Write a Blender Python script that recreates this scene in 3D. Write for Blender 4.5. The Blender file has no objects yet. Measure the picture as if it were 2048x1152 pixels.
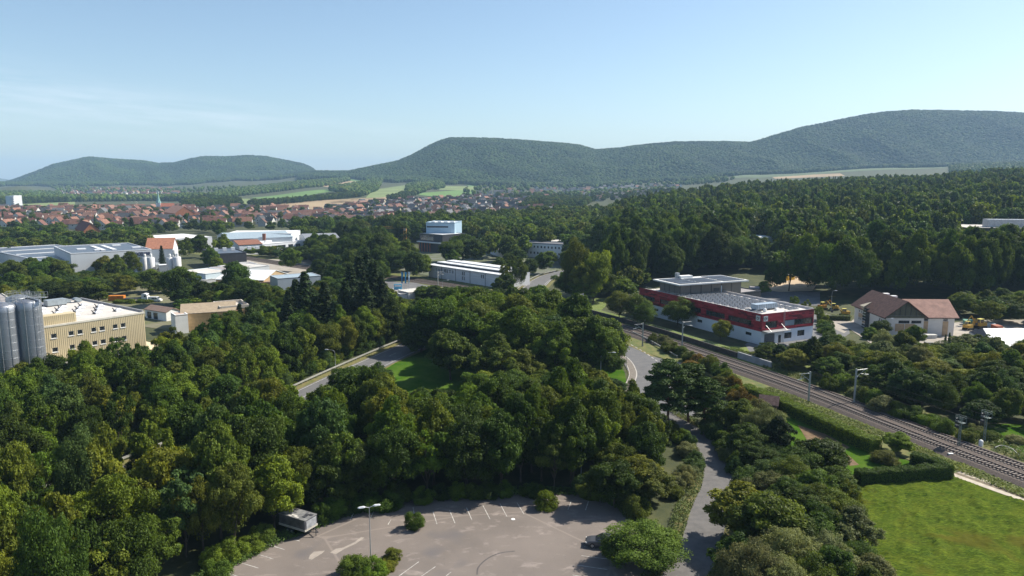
import bpy, bmesh, math, random
import numpy as np
from mathutils import Vector, Matrix
R = math.radians
rng = np.random.default_rng(7)
random.seed(7)
sc = bpy.context.scene
COL = sc.collection
# ------------------------------------------------------------------ camera, sky, sun, haze
F, CH = 1435.0, 46.0
PITCH = math.atan(211 / F)
cp, sp = math.cos(PITCH), math.sin(PITCH)
cd = bpy.data.cameras.new('camera'); cam = bpy.data.objects.new('camera', cd); COL.objects.link(cam)
cam.location = (0, 0, CH); cam.rotation_euler = (math.pi / 2 - PITCH, 0, 0)
cd.sensor_width = 36; cd.lens = 36 * F / 2048; cd.clip_start = 0.5; cd.clip_end = 40000
sc.camera = cam
SUN_AZ, SUN_EL = 66.0, 43.0          # degrees to the right of the view direction, above the horizon
w = bpy.data.worlds.new('World'); sc.world = w; w.use_nodes = True
nt = w.node_tree; nt.nodes.clear()
N = nt.nodes.new; Lk = nt.links.new
out = N('ShaderNodeOutputWorld'); bg = N('ShaderNodeBackground'); sky = N('ShaderNodeTexSky')
sky.sky_type = 'NISHITA'; sky.sun_disc = False
sky.sun_elevation = R(SUN_EL); sky.sun_rotation = R(SUN_AZ)
sky.altitude = 400; sky.air_density = 1.0; sky.dust_density = 0.9; sky.ozone_density = 1.15
bg.inputs['Strength'].default_value = 0.089
# thin cirrus: a stretched noise on the sky direction, kept to a band in the west
tc = N('ShaderNodeTexCoord'); sep = N('ShaderNodeSeparateXYZ'); Lk(tc.outputs['Generated'], sep.inputs[0])
def M(op, a, b=None, c=None, clamp=False):
    n = N('ShaderNodeMath'); n.operation = op; n.use_clamp = clamp
    for i, v in enumerate((a, b, c)):
        if v is None: continue
        if isinstance(v, (int, float)): n.inputs[i].default_value = v
        else: Lk(v, n.inputs[i])
    return n.outputs[0]
az = M('ARCTAN2', sep.outputs[0], sep.outputs[1])
el = M('ARCSINE', sep.outputs[2])
# band centre falls from el .145 at az -.62 to .07 at az -.2
cen = M('MULTIPLY_ADD', az, -0.067, 0.0552)
d = M('SUBTRACT', el, cen)
wid = M('MULTIPLY_ADD', az, -0.042, 0.004)
wid = M('MAXIMUM', wid, 0.004)
q = M('DIVIDE', d, wid)
band = M('EXPONENT', M('MULTIPLY', M('MULTIPLY', q, q), -1.0))
cmb = N('ShaderNodeCombineXYZ'); Lk(M('MULTIPLY', az, 5.0), cmb.inputs[0]); Lk(M('MULTIPLY', d, 60.0), cmb.inputs[1])
nz = N('ShaderNodeTexNoise'); nz.inputs['Scale'].default_value = 1.3; nz.inputs['Detail'].default_value = 8; nz.inputs['Roughness'].default_value = 0.62
Lk(cmb.outputs[0], nz.inputs['Vector'])
nn = M('MULTIPLY', M('SUBTRACT', nz.outputs[0], 0.38, clamp=True), 3.0, clamp=True)
fade = M('MULTIPLY', M('SUBTRACT', -0.05, az, clamp=True), 2.6, clamp=True)
cl = M('MULTIPLY', M('MULTIPLY', band, nn), M('MULTIPLY', fade, 0.38), clamp=True)
mx = N('ShaderNodeMix'); mx.data_type = 'RGBA'; Lk(cl, mx.inputs['Factor'])
vmn = N('ShaderNodeVectorMath'); vmn.operation = 'MULTIPLY'; Lk(sky.outputs[0], vmn.inputs[0]); vmn.inputs[1].default_value = (0.985, 1.01, 0.99)
Lk(vmn.outputs[0], mx.inputs[6]); mx.inputs[7].default_value = (8.0, 8.2, 8.8, 1)
Lk(mx.outputs[2], bg.inputs['Color']); Lk(bg.outputs[0], out.inputs['Surface'])
sl = bpy.data.lights.new('sun', 'SUN'); sl.energy = 5.0; sl.angle = R(0.53); sl.color = (1.0, 0.93, 0.80)
so = bpy.data.objects.new('sun', sl); COL.objects.link(so)
sdir = Vector((math.sin(R(SUN_AZ)) * math.cos(R(SUN_EL)), math.cos(R(SUN_AZ)) * math.cos(R(SUN_EL)), math.sin(R(SUN_EL))))
so.rotation_euler = sdir.to_track_quat('Z', 'Y').to_euler(); so.location = sdir * 500
sc.view_settings.view_transform = 'Standard'; sc.view_settings.look = 'None'
sc.view_settings.gamma = 1; sc.view_settings.exposure = 0.85; sc.view_settings.use_curve_mapping = False
sc.render.engine = 'CYCLES'
cy = sc.cycles
cy.max_bounces = 6; cy.diffuse_bounces = 3; cy.glossy_bounces = 3; cy.transmission_bounces = 4
cy.volume_bounces = 0; cy.transparent_max_bounces = 8
cy.use_denoising = True; cy.caustics_reflective = False; cy.caustics_refractive = False
HAZE = 0.000095

# ------------------------------------------------------------------ pixel <-> place
def ray(px, py):
    a = (px - 1024) / F; b = (576 - py) / F
    return a, cp + b * sp, -sp + b * cp
def P(px, py, z=0.0):
    a, b, c = ray(px, py); t = (z - CH) / c
    return (a * t, b * t)
def PD(px, py, y):                     # point on the ray at depth y
    a, b, c = ray(px, py); t = y / b
    return (a * t, y, CH + c * t)
def pj(x, y, z):
    zz = z - CH; dep = y * cp - zz * sp; up = y * sp + zz * cp
    return 1024 + F * x / dep, 576 - F * up / dep

# ------------------------------------------------------------------ terrain height
TY = np.array([-20000, 280, 400, 750, 1000, 1500, 2000, 2500, 3000, 3600, 20000.])
TQ = np.array([-4000, 0, 300, 500, 640, 900, 1150, 1350, 1500, 1800, 2048, 6000.])
TZ = np.array([
 [0,0,0,0,0,0,0,5,15,30,40],[0,0,0,0,0,0,0,5,15,35,40],[0,0,0,0,0,0,0,8,18,40,40],
 [0,0,0,0,0,5,14,25,40,60,60],[0,0,0,0,0,9,24,38,60,90,60],[0,0,0,0,0,9,24,38,65,90,60],
 [0,0,0,1,3,6,15,28,50,80,60],[0,0,3,12,17,20,26,45,60,80,60],[0,0,5,19,26,33,42,70,80,90,60],
 [0,0,7,24,33,40,60,92,108,110,60],[0,0,8,30,44,50,70,100,120,120,60],[0,0,8,30,44,50,70,100,120,120,60.]])
RA = np.array([(-1500,360),(-600,340),(0,367),(27,360),(75,343),(109,329.5),(164,317.6),(181,314),(239,319),(290,321.7),(318,327),(352,326),(383,318),(410,313.5),(461,313.5),(499,311),(533,313),(564,319),(608,328),(625,336),(642,352),(700,375),(900,380)])
RB = np.array([(560,372),(640,353),(657,352),(728,337),(798,322.6),(826,311),(858,293),(882.6,282),(900,277),(939,276.5),(991.6,278),(1055,282),(1132,288),(1160,291.6),(1181,298),(1192,300.4),(1238,297),(1273,291.6),(1308,288),(1347,284.7),(1446,284),(1497,285.8),(1519,279.6),(1555.7,268),(1592,256.6),(1647,245.6),(1702,233.6),(1756.5,224.8),(1811,221),(1884,222),(1975.7,223.7),(2048,227.4),(2300,250),(2900,330),(3500,365)])
RC = np.array([(-2000,350),(-200,352),(0,356),(25,360),(60,364),(640,352),(690,351),(760,365),(1000,372)])
def sm(t): t = np.clip(t, 0, 1); return t * t * (3 - 2 * t)
_k = rng.uniform(0, 6.28, (12,)); _d = rng.uniform(-1, 1, (12, 2))
def wav(x, y, L):
    s = 0
    for i in range(6):
        f = (1.7 ** (i % 3)) * 6.28 / L
        s = s + np.sin((x * _d[i, 0] + y * _d[i, 1]) * f + _k[i]) / (1.5 ** (i % 3))
    return s / 3.5
def hgt(x, y):
    x = np.asarray(x, float); y = np.asarray(y, float)
    yy = np.maximum(y, 60.0)
    q = 1024 + F * x / (yy * cp); q = np.clip(q, -3900, 5900)
    iy = np.clip(np.searchsorted(TY, y) - 1, 0, len(TY) - 2)
    ty = np.clip((y - TY[iy]) / (TY[iy + 1] - TY[iy]), 0, 1)
    iq = np.clip(np.searchsorted(TQ, q) - 1, 0, len(TQ) - 2)
    tq = sm((q - TQ[iq]) / (TQ[iq + 1] - TQ[iq]))
    base = (TZ[iq, iy] * (1 - tq) + TZ[iq + 1, iy] * tq) * (1 - ty) + (TZ[iq, iy + 1] * (1 - tq) + TZ[iq + 1, iy + 1] * tq) * ty
    z = base
    b0 = np.interp(yy, [0, 2300, 3600, 20000], [0, 20, 60, 60])
    for (tab, Yf, Yr, tree) in ((RA, 3250, 4500, 11), (RB, None, None, 9), (RC, 7000, 8200, 0)):
        if tab is RB:
            yr = np.interp(q, [640, 900, 1400, 2048, 3000], [3300, 3500, 3500, 3900, 3900])
            yf = np.interp(q, [640, 900, 1350, 1800, 3000], [2350, 2300, 2450, 2850, 2850])
        else: yr, yf = Yr, Yf
        ypx = np.interp(q, tab[:, 0], tab[:, 1])
        dep = yr * cp
        # height of the ray at depth yr
        b = (576 - ypx) / F
        zr = CH + yr * (-sp + b * cp) / (cp + b * sp) - tree
        t = (y - yf) / (yr - yf)
        base_f = b0
        g = 0.62 * sm(t) + 0.38 * np.clip(t, 0, 1) ** 0.9
        rid = zr * g + (26 * wav(x, y, 1100) - 26 * np.abs(np.sin(x / 150.0 + 2.0 * wav(x, y, 900)))) * sm(t * 3) * sm((1 - t) * 2.0)
        fall = np.clip((y - yr) / 2500, 0, 1)
        rid = np.where(y > yr, zr * (1 - 0.8 * sm(fall)), rid)
        z = np.where((t > 0), np.maximum(z, rid), z)
    return z
def hz(x, y): return float(hgt(x, y))
def G(px, py, y0=60.0):                # where the view ray meets the terrain
    a, b, c = ray(px, py)
    ys = np.concatenate([np.linspace(y0, 1000, 900), np.linspace(1001, 5200, 2600)])
    t = ys / b; z = CH + c * t; h = hgt(a * t, ys)
    k = np.nonzero(z <= h)[0]
    k = k[0] if len(k) else -1
    return (a * t[k], ys[k])

# ------------------------------------------------------------------ materials
MATS = {}
def mat(name, col, rough=0.8, metal=0.0, var=0.12, scale=1.0, bump=0.0, bscale=20.0, spec=0.3, col2=None, coords='Object', detail=4, stretch=None):
    if name in MATS: return MATS[name]
    m = bpy.data.materials.new(name); m.use_nodes = True; t = m.node_tree
    b = t.nodes['Principled BSDF']; b.inputs['Roughness'].default_value = rough; b.inputs['Metallic'].default_value = metal
    b.inputs['Specular IOR Level'].default_value = spec
    tcn = t.nodes.new('ShaderNodeTexCoord'); src = tcn.outputs[coords]
    if stretch:
        mp = t.nodes.new('ShaderNodeMapping'); mp.inputs['Scale'].default_value = stretch; t.links.new(src, mp.inputs[0]); src = mp.outputs[0]
    n = t.nodes.new('ShaderNodeTexNoise'); n.inputs['Scale'].default_value = scale; n.inputs['Detail'].default_value = detail; n.inputs['Roughness'].default_value = 0.6
    t.links.new(src, n.inputs['Vector'])
    r = t.nodes.new('ShaderNodeValToRGB'); t.links.new(n.outputs[0], r.inputs[0])
    c2 = col2 or tuple(min(1, c * (1 + var)) for c in col); c1 = col if col2 else tuple(c * (1 - var) for c in col)
    r.color_ramp.elements[0].position = 0.35; r.color_ramp.elements[1].position = 0.65
    r.color_ramp.elements[0].color = (*c1, 1); r.color_ramp.elements[1].color = (*c2, 1)
    t.links.new(r.outputs[0], b.inputs['Base Color'])
    if bump:
        n2 = t.nodes.new('ShaderNodeTexNoise'); n2.inputs['Scale'].default_value = bscale; n2.inputs['Detail'].default_value = 3
        t.links.new(src, n2.inputs['Vector'])
        bp = t.nodes.new('ShaderNodeBump'); bp.inputs['Strength'].default_value = bump; bp.inputs['Distance'].default_value = 0.05
        t.links.new(n2.outputs[0], bp.inputs['Height']); t.links.new(bp.outputs[0], b.inputs['Normal'])
    MATS[name] = m; return m
def leafmat(name, transl=0.30, rough=0.6, spec=0.14):
    m = bpy.data.materials.new(name); m.use_nodes = True; t = m.node_tree
    b = t.nodes['Principled BSDF']; b.inputs['Roughness'].default_value = rough; b.inputs['Specular IOR Level'].default_value = spec
    at = t.nodes.new('ShaderNodeAttribute'); at.attribute_type = 'INSTANCER'; at.attribute_name = 'tcol'
    tn = t.nodes.new('ShaderNodeAttribute'); tn.attribute_name = 'tint'
    hs = t.nodes.new('ShaderNodeHueSaturation')
    def mm(op, a, b_, c_):
        n = t.nodes.new('ShaderNodeMath'); n.operation = op
        t.links.new(a, n.inputs[0]); n.inputs[1].default_value = b_; n.inputs[2].default_value = c_; return n.outputs[0]
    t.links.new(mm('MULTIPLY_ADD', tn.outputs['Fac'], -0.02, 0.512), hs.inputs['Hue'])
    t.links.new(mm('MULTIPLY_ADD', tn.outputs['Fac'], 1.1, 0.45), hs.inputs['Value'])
    t.links.new(at.outputs['Color'], hs.inputs['Color']); t.links.new(hs.outputs[0], b.inputs['Base Color'])
    tr = t.nodes.new('ShaderNodeBsdfTranslucent')
    h2 = t.nodes.new('ShaderNodeHueSaturation'); h2.inputs['Value'].default_value = 1.5; h2.inputs['Saturation'].default_value = 1.1; h2.inputs['Hue'].default_value = 0.485
    t.links.new(hs.outputs[0], h2.inputs['Color']); t.links.new(h2.outputs[0], tr.inputs['Color'])
    ms = t.nodes.new('ShaderNodeMixShader'); ms.inputs[0].default_value = transl
    t.links.new(b.outputs[0], ms.inputs[1]); t.links.new(tr.outputs[0], ms.inputs[2])
    t.links.new(ms.outputs[0], t.nodes['Material Output'].inputs['Surface'])
    MATS[name] = m; return m
LEAF = leafmat('leaf'); NEEDLE = leafmat('needle', 0.12, 0.6, 0.12)
BARK = mat('bark', (0.09, 0.07, 0.05), 0.9, var=0.35, scale=3, stretch=(1, 1, .2))
PBARK = mat('pine_bark', (0.22, 0.11, 0.06), 0.9, var=0.35, scale=3)
GALV = mat('galvanised_steel', (0.42, 0.43, 0.44), 0.5, 0.6, scale=2)
GLASS = mat('window_glass', (0.025, 0.03, 0.035), 0.12, 0.0, spec=0.8, scale=0.6, var=.4)
WHITE = mat('white_paint', (0.72, 0.72, 0.71), 0.7, scale=.4, var=.06)
RUBBER = mat('rubber', (0.02, 0.02, 0.02), 0.85)
CONC = mat('concrete', (0.33, 0.32, 0.30), 0.9, var=.18, scale=.6, bump=.2)

# ------------------------------------------------------------------ mesh helpers
class MB:
    def __init__(s): s.v = []; s.f = []; s.m = []; s.mi = 0
    def quad(s, a, b, c, d): i = len(s.v); s.v += [a, b, c, d]; s.f.append((i, i+1, i+2, i+3)); s.m.append(s.mi)
    def tri(s, a, b, c): i = len(s.v); s.v += [a, b, c]; s.f.append((i, i+1, i+2)); s.m.append(s.mi)
    def poly(s, pts): i = len(s.v); s.v += list(pts); s.f.append(tuple(range(i, i+len(pts)))); s.m.append(s.mi)
    def box(s, x0, x1, y0, y1, z0, z1):
        i = len(s.v); s.v += [(x0,y0,z0),(x1,y0,z0),(x1,y1,z0),(x0,y1,z0),(x0,y0,z1),(x1,y0,z1),(x1,y1,z1),(x0,y1,z1)]
        for f in ((0,3,2,1),(4,5,6,7),(0,1,5,4),(1,2,6,5),(2,3,7,6),(3,0,4,7)): s.f.append(tuple(i+k for k in f)); s.m.append(s.mi)
        return s
    def prism(s, pts, z0, z1):
        i = len(s.v); n = len(pts); s.v += [(x, y, z0) for x, y in pts] + [(x, y, z1) for x, y in pts]
        s.f.append(tuple(i+n+k for k in range(n))); s.f.append(tuple(i+n-1-k for k in range(n))); s.m += [s.mi]*2
        for k in range(n): s.f.append((i+k, i+(k+1)%n, i+n+(k+1)%n, i+n+k)); s.m.append(s.mi)
        return s
    def tube(s, a, b, r0, r1=None, n=6, cap=True):
        r1 = r0 if r1 is None else r1; a = Vector(a); b = Vector(b); dd = (b - a).normalized()
        u = dd.orthogonal().normalized(); v = dd.cross(u); i = len(s.v)
        for p, r in ((a, r0), (b, r1)):
            for k in range(n): t = 2*math.pi*k/n; s.v.append(tuple(p + (u*math.cos(t) + v*math.sin(t))*r))
        for k in range(n): s.f.append((i+k, i+(k+1)%n, i+n+(k+1)%n, i+n+k)); s.m.append(s.mi)
        if cap: s.f.append(tuple(i+n+k for k in range(n))); s.f.append(tuple(i+n-1-k for k in range(n))); s.m += [s.mi]*2
        return s
    def lathe(s, prof, c=(0,0,0), n=12):
        i = len(s.v)
        for (r, z) in prof:
            for k in range(n): t = 2*math.pi*k/n; s.v.append((c[0]+r*math.cos(t), c[1]+r*math.sin(t), c[2]+z))
        for j in range(len(prof)-1):
            for k in range(n): s.f.append((i+j*n+k, i+j*n+(k+1)%n, i+(j+1)*n+(k+1)%n, i+(j+1)*n+k)); s.m.append(s.mi)
        s.f.append(tuple(i+(len(prof)-1)*n+k for k in range(n))); s.m.append(s.mi)
        return s
    def mesh(s, name, mats, smooth=False):
        me = bpy.data.meshes.new(name); me.from_pydata(s.v, [], s.f)
        for m in (mats if isinstance(mats, (list, tuple)) else [mats]): me.materials.append(m)
        if isinstance(mats, (list, tuple)): me.polygons.foreach_set('material_index', s.m)
        if smooth: me.polygons.foreach_set('use_smooth', [True]*len(s.f))
        me.update(); return me
    def build(s, name, mats, parent=None, smooth=False, loc=None, rot=0):
        o = bpy.data.objects.new(name, s.mesh(name, mats, smooth)); COL.objects.link(o)
        if parent is not None: o.parent = parent
        if loc is not None: o.location = loc
        if rot: o.rotation_euler = (0, 0, rot)
        return o
def inst(me, name, parent=None, loc=(0,0,0), rot=0, scale=None):
    o = bpy.data.objects.new(name, me); COL.objects.link(o); o.location = loc; o.rotation_euler = (0, 0, rot)
    if parent is not None: o.parent = parent
    if scale is not None: o.scale = scale
    return o
def tag(o, label, cat, group=None, kind=None):
    o['label'] = label
    if cat: o['category'] = cat
    if group: o['group'] = group
    if kind: o['kind'] = kind
    return o
def thing(name, label, cat, loc=(0,0,0), rot=0, group=None):
    o = bpy.data.objects.new(name, None); COL.objects.link(o); o.location = loc; o.rotation_euler = (0, 0, rot)
    o.empty_display_size = 0.5
    return tag(o, label, cat, group)
def struct(o, label=None):
    o['kind'] = 'structure'
    if label: o['label'] = label
    return o
ORD = ['first','second','third','fourth','fifth','sixth','seventh','eighth','ninth','tenth','eleventh','twelfth','thirteenth','fourteenth','fifteenth','sixteenth','seventeenth','eighteenth','nineteenth','twentieth']
ORD += ['twenty-' + o for o in ORD[:9]] + ['thirtieth'] + ['thirty-' + o for o in ORD[:9]] + ['fortieth'] + ['forty-' + o for o in ORD[:9]] + ['fiftieth'] + ['fifty-' + o for o in ORD[:9]] + ['sixtieth']
def catmull(pts, n=8):
    pts = [np.array(p, float) for p in pts]; pts = [2*pts[0]-pts[1]] + pts + [2*pts[-1]-pts[-2]]; o = []
    for i in range(1, len(pts)-2):
        for k in range(n):
            t = k/n; a, b, c, d_ = pts[i-1:i+3]
            o.append(0.5*((2*b)+(-a+c)*t+(2*a-5*b+4*c-d_)*t*t+(-a+3*b-3*c+d_)*t**3))
    o.append(pts[-2]); return np.array(o)
def normals2(c):
    t = np.gradient(c, axis=0); t /= np.linalg.norm(t, axis=1)[:, None]; return np.stack([-t[:, 1], t[:, 0]], 1)
def ribbon(c, o0, o1, z, name, m, parent=None, zf=None):
    n = normals2(c); a = c + n*o0; b = c + n*o1; mb = MB()
    for i in range(len(c)):
        za = z if zf is None else z + hz(*a[i]); zb = z if zf is None else z + hz(*b[i])
        mb.v += [(a[i][0], a[i][1], za), (b[i][0], b[i][1], zb)]
    for i in range(len(c)-1): mb.f.append((2*i, 2*i+2, 2*i+3, 2*i+1)) ; mb.m.append(0)
    if o1 > o0: mb.f = [tuple(f) for f in mb.f]
    return mb.build(name, m, parent)
def inpoly(x, y, poly):
    x = np.asarray(x); y = np.asarray(y); r = np.zeros(x.shape, bool); n = len(poly)
    for i in range(n):
        x0, y0 = poly[i]; x1, y1 = poly[(i+1) % n]
        c = ((y0 > y) != (y1 > y)) & (x < (x1-x0)*(y-y0)/((y1-y0) if y1 != y0 else 1e-9)+x0); r ^= c
    return r
def dist_line(x, y, c):
    p = np.stack([x, y], -1)[:, None, :]; a = c[None, :-1]; b = c[None, 1:]; ab = b-a
    t = np.clip(((p-a)*ab).sum(-1)/(ab*ab).sum(-1), 0, 1); return np.linalg.norm(p-(a+ab*t[..., None]), axis=-1).min(1)
# ------------------------------------------------------------------ ground
def grid_mesh(name, X, Y, Z, m, wrap=False):
    nr, nc = X.shape; v = np.stack([X, Y, Z], -1).reshape(-1, 3)
    idx = np.arange(nr*nc).reshape(nr, nc)
    cc = np.concatenate([idx, idx[:, :1]], 1) if wrap else idx
    f = np.stack([cc[:-1, :-1], cc[:-1, 1:], cc[1:, 1:], cc[1:, :-1]], -1).reshape(-1, 4)
    me = bpy.data.meshes.new(name); me.vertices.add(len(v)); me.vertices.foreach_set('co', v.ravel())
    me.loops.add(f.size); me.loops.foreach_set('vertex_index', f.ravel().astype(np.int32))
    me.polygons.add(len(f)); me.polygons.foreach_set('loop_start', np.arange(0, f.size, 4).astype(np.int32))
    me.materials.append(m); me.update(calc_edges=True); me.validate()
    me.polygons.foreach_set('use_smooth', [True]*len(f))
    o = bpy.data.objects.new(name, me); COL.objects.link(o); return o
azs = np.concatenate([np.linspace(-180, -62, 40)[:-1], np.linspace(-62, 62, 520), np.linspace(62, 180, 40)[1:-1]])
rs = np.concatenate([[0.01], np.geomspace(15, 2000, 110), np.linspace(2030, 5200, 120), np.geomspace(5400, 14000, 16)])
A_, R_ = np.meshgrid(np.radians(azs), rs)
X_ = R_*np.sin(A_); Y_ = R_*np.cos(A_); Z_ = hgt(X_, Y_) - 0.06
M_soil = mat('undergrowth', (0.035, 0.045, 0.018), 0.95, scale=0.25, col2=(0.07, 0.075, 0.03), bump=.6, bscale=3)
ground = struct(grid_mesh('ground', X_, Y_, Z_, M_soil, wrap=True), 'green valley floor rising to wooded hills')

ROADL = catmull([(-120,20),(-95,55),(-78,80),(-64,102),(-52.5,127),(-43,157),(-36,178),(-28,200),(-17,228),(-4,262),(4,292),(10,318),(14,338),(22,360),(40,385),(75,410)])
ROADR = catmull([(-43.5,148),(-30,135),(-14,130.5),(4,129.5),(18,132.5),(27.5,143),(32,156),(33.5,170),(33.5,184),(28,202),(18,224)])
PATH = catmull([(2,50),(12,64),(20.5,79),(24,86),(28,96),(31.5,104),(34,112.5),(34.4,121),(32.8,130),(29,140)])
RAIL = catmull([(118,20),(99.5,60),(81.5,108),(66,154),(51.5,188),(36.6,220.5),(10,268),(-18,309),(-52,342),(-103,381),(-152,428),(-230,505),(-330,610)], 10)
ASPH = mat('asphalt_road', (0.105, 0.105, 0.11), 0.88, scale=.5, col2=(0.135, 0.133, 0.135), bump=.3, bscale=30)
MPATH = mat('asphalt_path', (0.10, 0.096, 0.095), 0.9, scale=.7, col2=(0.135, 0.128, 0.125), bump=.3, bscale=30)
VERGE = mat('dry_verge_grass', (0.10, 0.11, 0.03), 0.95, scale=.8, col2=(0.17, 0.14, 0.06), bump=.6, bscale=8)
GRASS = mat('lawn_grass', (0.030, 0.085, 0.006), 0.95, spec=0.0, scale=.22, col2=(0.075, 0.125, 0.020), bump=.8, bscale=6, detail=9)
PAINT = mat('road_paint', (0.26, 0.24, 0.23), 0.8, scale=1.7, col2=(0.52, 0.50, 0.47), detail=8)
struct(ribbon(ROADL, -6.8, 6.8, 0.02, 'verge', VERGE))
rl = struct(ribbon(ROADL, -4.6, 4.4, 0.06, 'main_road', ASPH), 'two lane asphalt road')
ribbon(ROADL, -3.9, -3.72, 0.075, 'edge_line', PAINT, rl); ribbon(ROADL, 3.75, 3.93, 0.075, 'edge_line', PAINT, rl)
def dashes(c, off, wd, dl, gap, z, name, m, parent, i0=0, i1=None):
    s = np.concatenate([[0], np.cumsum(np.linalg.norm(np.diff(c, axis=0), axis=1))]); n = normals2(c)
    t = i0; end = s[-1] if i1 is None else i1
    while t + dl < end:
        pts = []
        for u in (t, t+dl):
            p = np.array([np.interp(u, s, c[:, 0]), np.interp(u, s, c[:, 1])]); nn_ = np.array([np.interp(u, s, n[:, 0]), np.interp(u, s, n[:, 1])])
            pts += [(*(p+nn_*(off-wd/2)), z), (*(p+nn_*(off+wd/2)), z)]
        mb = MB(); mb.quad(pts[0], pts[2], pts[3], pts[1]); mb.build(name, m, parent); t += dl+gap
dashes(ROADL, 0.1, .14, 4, 6, 0.075, 'lane_dash', PAINT, rl, 60, 330)
struct(ribbon(ROADR, -5.2, 5.2, 0.03, 'verge', VERGE))
rr = struct(ribbon(ROADR, -3.9, 3.9, 0.09, 'slip_road', ASPH), 'curving slip road round the grass island')
# junction mouth to the right
jm = MB(); jm.prism([(30,186),(36.5,177),(38,190),(44,178.5),(47,176),(45,171),(38,172),(34,166),(33,150),(40,140),(32,138),(24,140),(28,160)], 0.0, 0.085)
jm = MB(); jm.poly([(x, y, 0.085) for x, y in [(28,150),(30,139),(36,137.5),(38,141),(38.5,150),(39.2,163),(43.5,172.5),(48.5,174.5),(45,179.5),(40.7,182.5),(36.5,188),(31,200),(29,190)]]); jm.build('junction_mouth', ASPH, rr)
jc = catmull([P(1262,690),P(1290,706),P(1322,728),P(1345,742)], 5)
dashes(jc, 0, .28, 1.6, 1.4, .105, 'lane_dash', PAINT, rr)
# paved inner shoulder and double edge line
INN = catmull([P(1238,704),P(1262,722),P(1274,745),P(1270,765),P(1256,785),P(1238,800)], 6)
ribbon(INN, -2.0, 0, .10, 'shoulder', mat('shoulder_paving', (0.17,0.15,0.13), .9, scale=2, var=.2), rr)
ribbon(INN, -0.25, 0.0, .115, 'edge_line', PAINT, rr); ribbon(INN, -1.95, -1.8, .115, 'kerb_line', PAINT, rr)
island_poly = [(-25,192),(-30,180),(-33,168),(-38,152),(-36,147),(-28,141),(-12,137),(4,136),(16,139),(22,146),(26,156),(27.5,170),(28,184),(24,196),(14,220),(-2,245),(-14,225)]
mb = MB(); mb.poly([(x, y, 0.045) for x, y in island_poly]); struct(mb.build('grass_island', GRASS), 'bright green lawn inside the road loop')
pp = struct(ribbon(PATH, -2.5, 2.5, 0.05, 'footpath', MPATH), 'narrow grey asphalt path')
struct(ribbon(PATH, -4.0, 4.0, 0.025, 'verge', VERGE))
# parking lot
LOT = [(-44,58),(-37,75.5),(-35.1,79),(-30,86.9),(-23.2,93.9),(-20,96.6),(-13.9,99.5),(2.6,101.5),(12.5,101),(15.5,96),(17,90.3),(16.5,80),(12,66),(8,52)]
def lotmat():
    m = mat('worn_asphalt', (0.14, 0.120, 0.108), 0.92, scale=.09, col2=(0.180, 0.153, 0.137), bump=.35, bscale=25, detail=7)
    t = m.node_tree; b = t.nodes['Principled BSDF']; base = b.inputs['Base Color'].links[0].from_socket
    tcn = t.nodes.new('ShaderNodeTexCoord')
    def noise(s, det=6, st=(1,1,1), dist=0.0):
        mp = t.nodes.new('ShaderNodeMapping'); mp.inputs['Scale'].default_value = st; mp.inputs['Rotation'].default_value = (0, 0, -.5); t.links.new(tcn.outputs['Object'], mp.inputs[0])
        n = t.nodes.new('ShaderNodeTexNoise'); n.inputs['Scale'].default_value = s; n.inputs['Detail'].default_value = det; n.inputs['Distortion'].default_value = dist; n.inputs['Roughness'].default_value = .65
        t.links.new(mp.outputs[0], n.inputs[0]); return n.outputs[0]
    def ramp(s, a, c):
        r = t.nodes.new('ShaderNodeMapRange'); r.inputs['From Min'].default_value = a; r.inputs['From Max'].default_value = c; t.links.new(s, r.inputs[0]); return r.outputs[0]
    def mix(f, a, col):
        x = t.nodes.new('ShaderNodeMix'); x.data_type = 'RGBA'; t.links.new(f, x.inputs[0]); t.links.new(a, x.inputs[6]); x.inputs[7].default_value = (*col, 1); return x.outputs[2]
    c = mix(ramp(noise(.34, 12, (1, 1.8, 1), .35), .56, .72), base, (0.27, 0.228, 0.207))
    c = mix(ramp(noise(1.6, 9, (1, 1.3, 1), .4), .62, .72), c, (0.11, 0.10, 0.095))
    c = mix(ramp(noise(.05, 3), .57, .62), c, (0.125, 0.112, 0.11))
    v = t.nodes.new('ShaderNodeTexVoronoi'); v.feature = 'DISTANCE_TO_EDGE'; v.inputs['Scale'].default_value = .05
    mp = t.nodes.new('ShaderNodeMapping'); mp.inputs['Rotation'].default_value = (0, 0, -.45); mp.inputs['Scale'].default_value = (1, 1.6, 1)
    n3 = t.nodes.new('ShaderNodeTexNoise'); n3.inputs['Scale'].default_value = .3; n3.inputs['Detail'].default_value = 5
    ad = t.nodes.new('ShaderNodeVectorMath'); ad.operation = 'MULTIPLY_ADD'; t.links.new(n3.outputs['Color'], ad.inputs[0]); ad.inputs[1].default_value = (2.2, 2.2, 0)
    t.links.new(tcn.outputs['Object'], ad.inputs[2]); t.links.new(ad.outputs[0], mp.inputs[0]); t.links.new(mp.outputs[0], v.inputs['Vector'])
    inv = t.nodes.new('ShaderNodeMapRange'); inv.inputs['From Min'].default_value = .012; inv.inputs['From Max'].default_value = 0.003; inv.inputs['To Max'].default_value = .55; t.links.new(v.outputs[0], inv.inputs[0])
    c = mix(inv.outputs[0], c, (0.25, 0.21, 0.185))
    t.links.new(c, b.inputs['Base Color']); return m
mb = MB(); mb.poly([(x, y, 0.05) for x, y in LOT]); lot = struct(mb.build('parking_lot', lotmat()), 'worn pinkish asphalt parking lot with faded bay lines')
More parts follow.
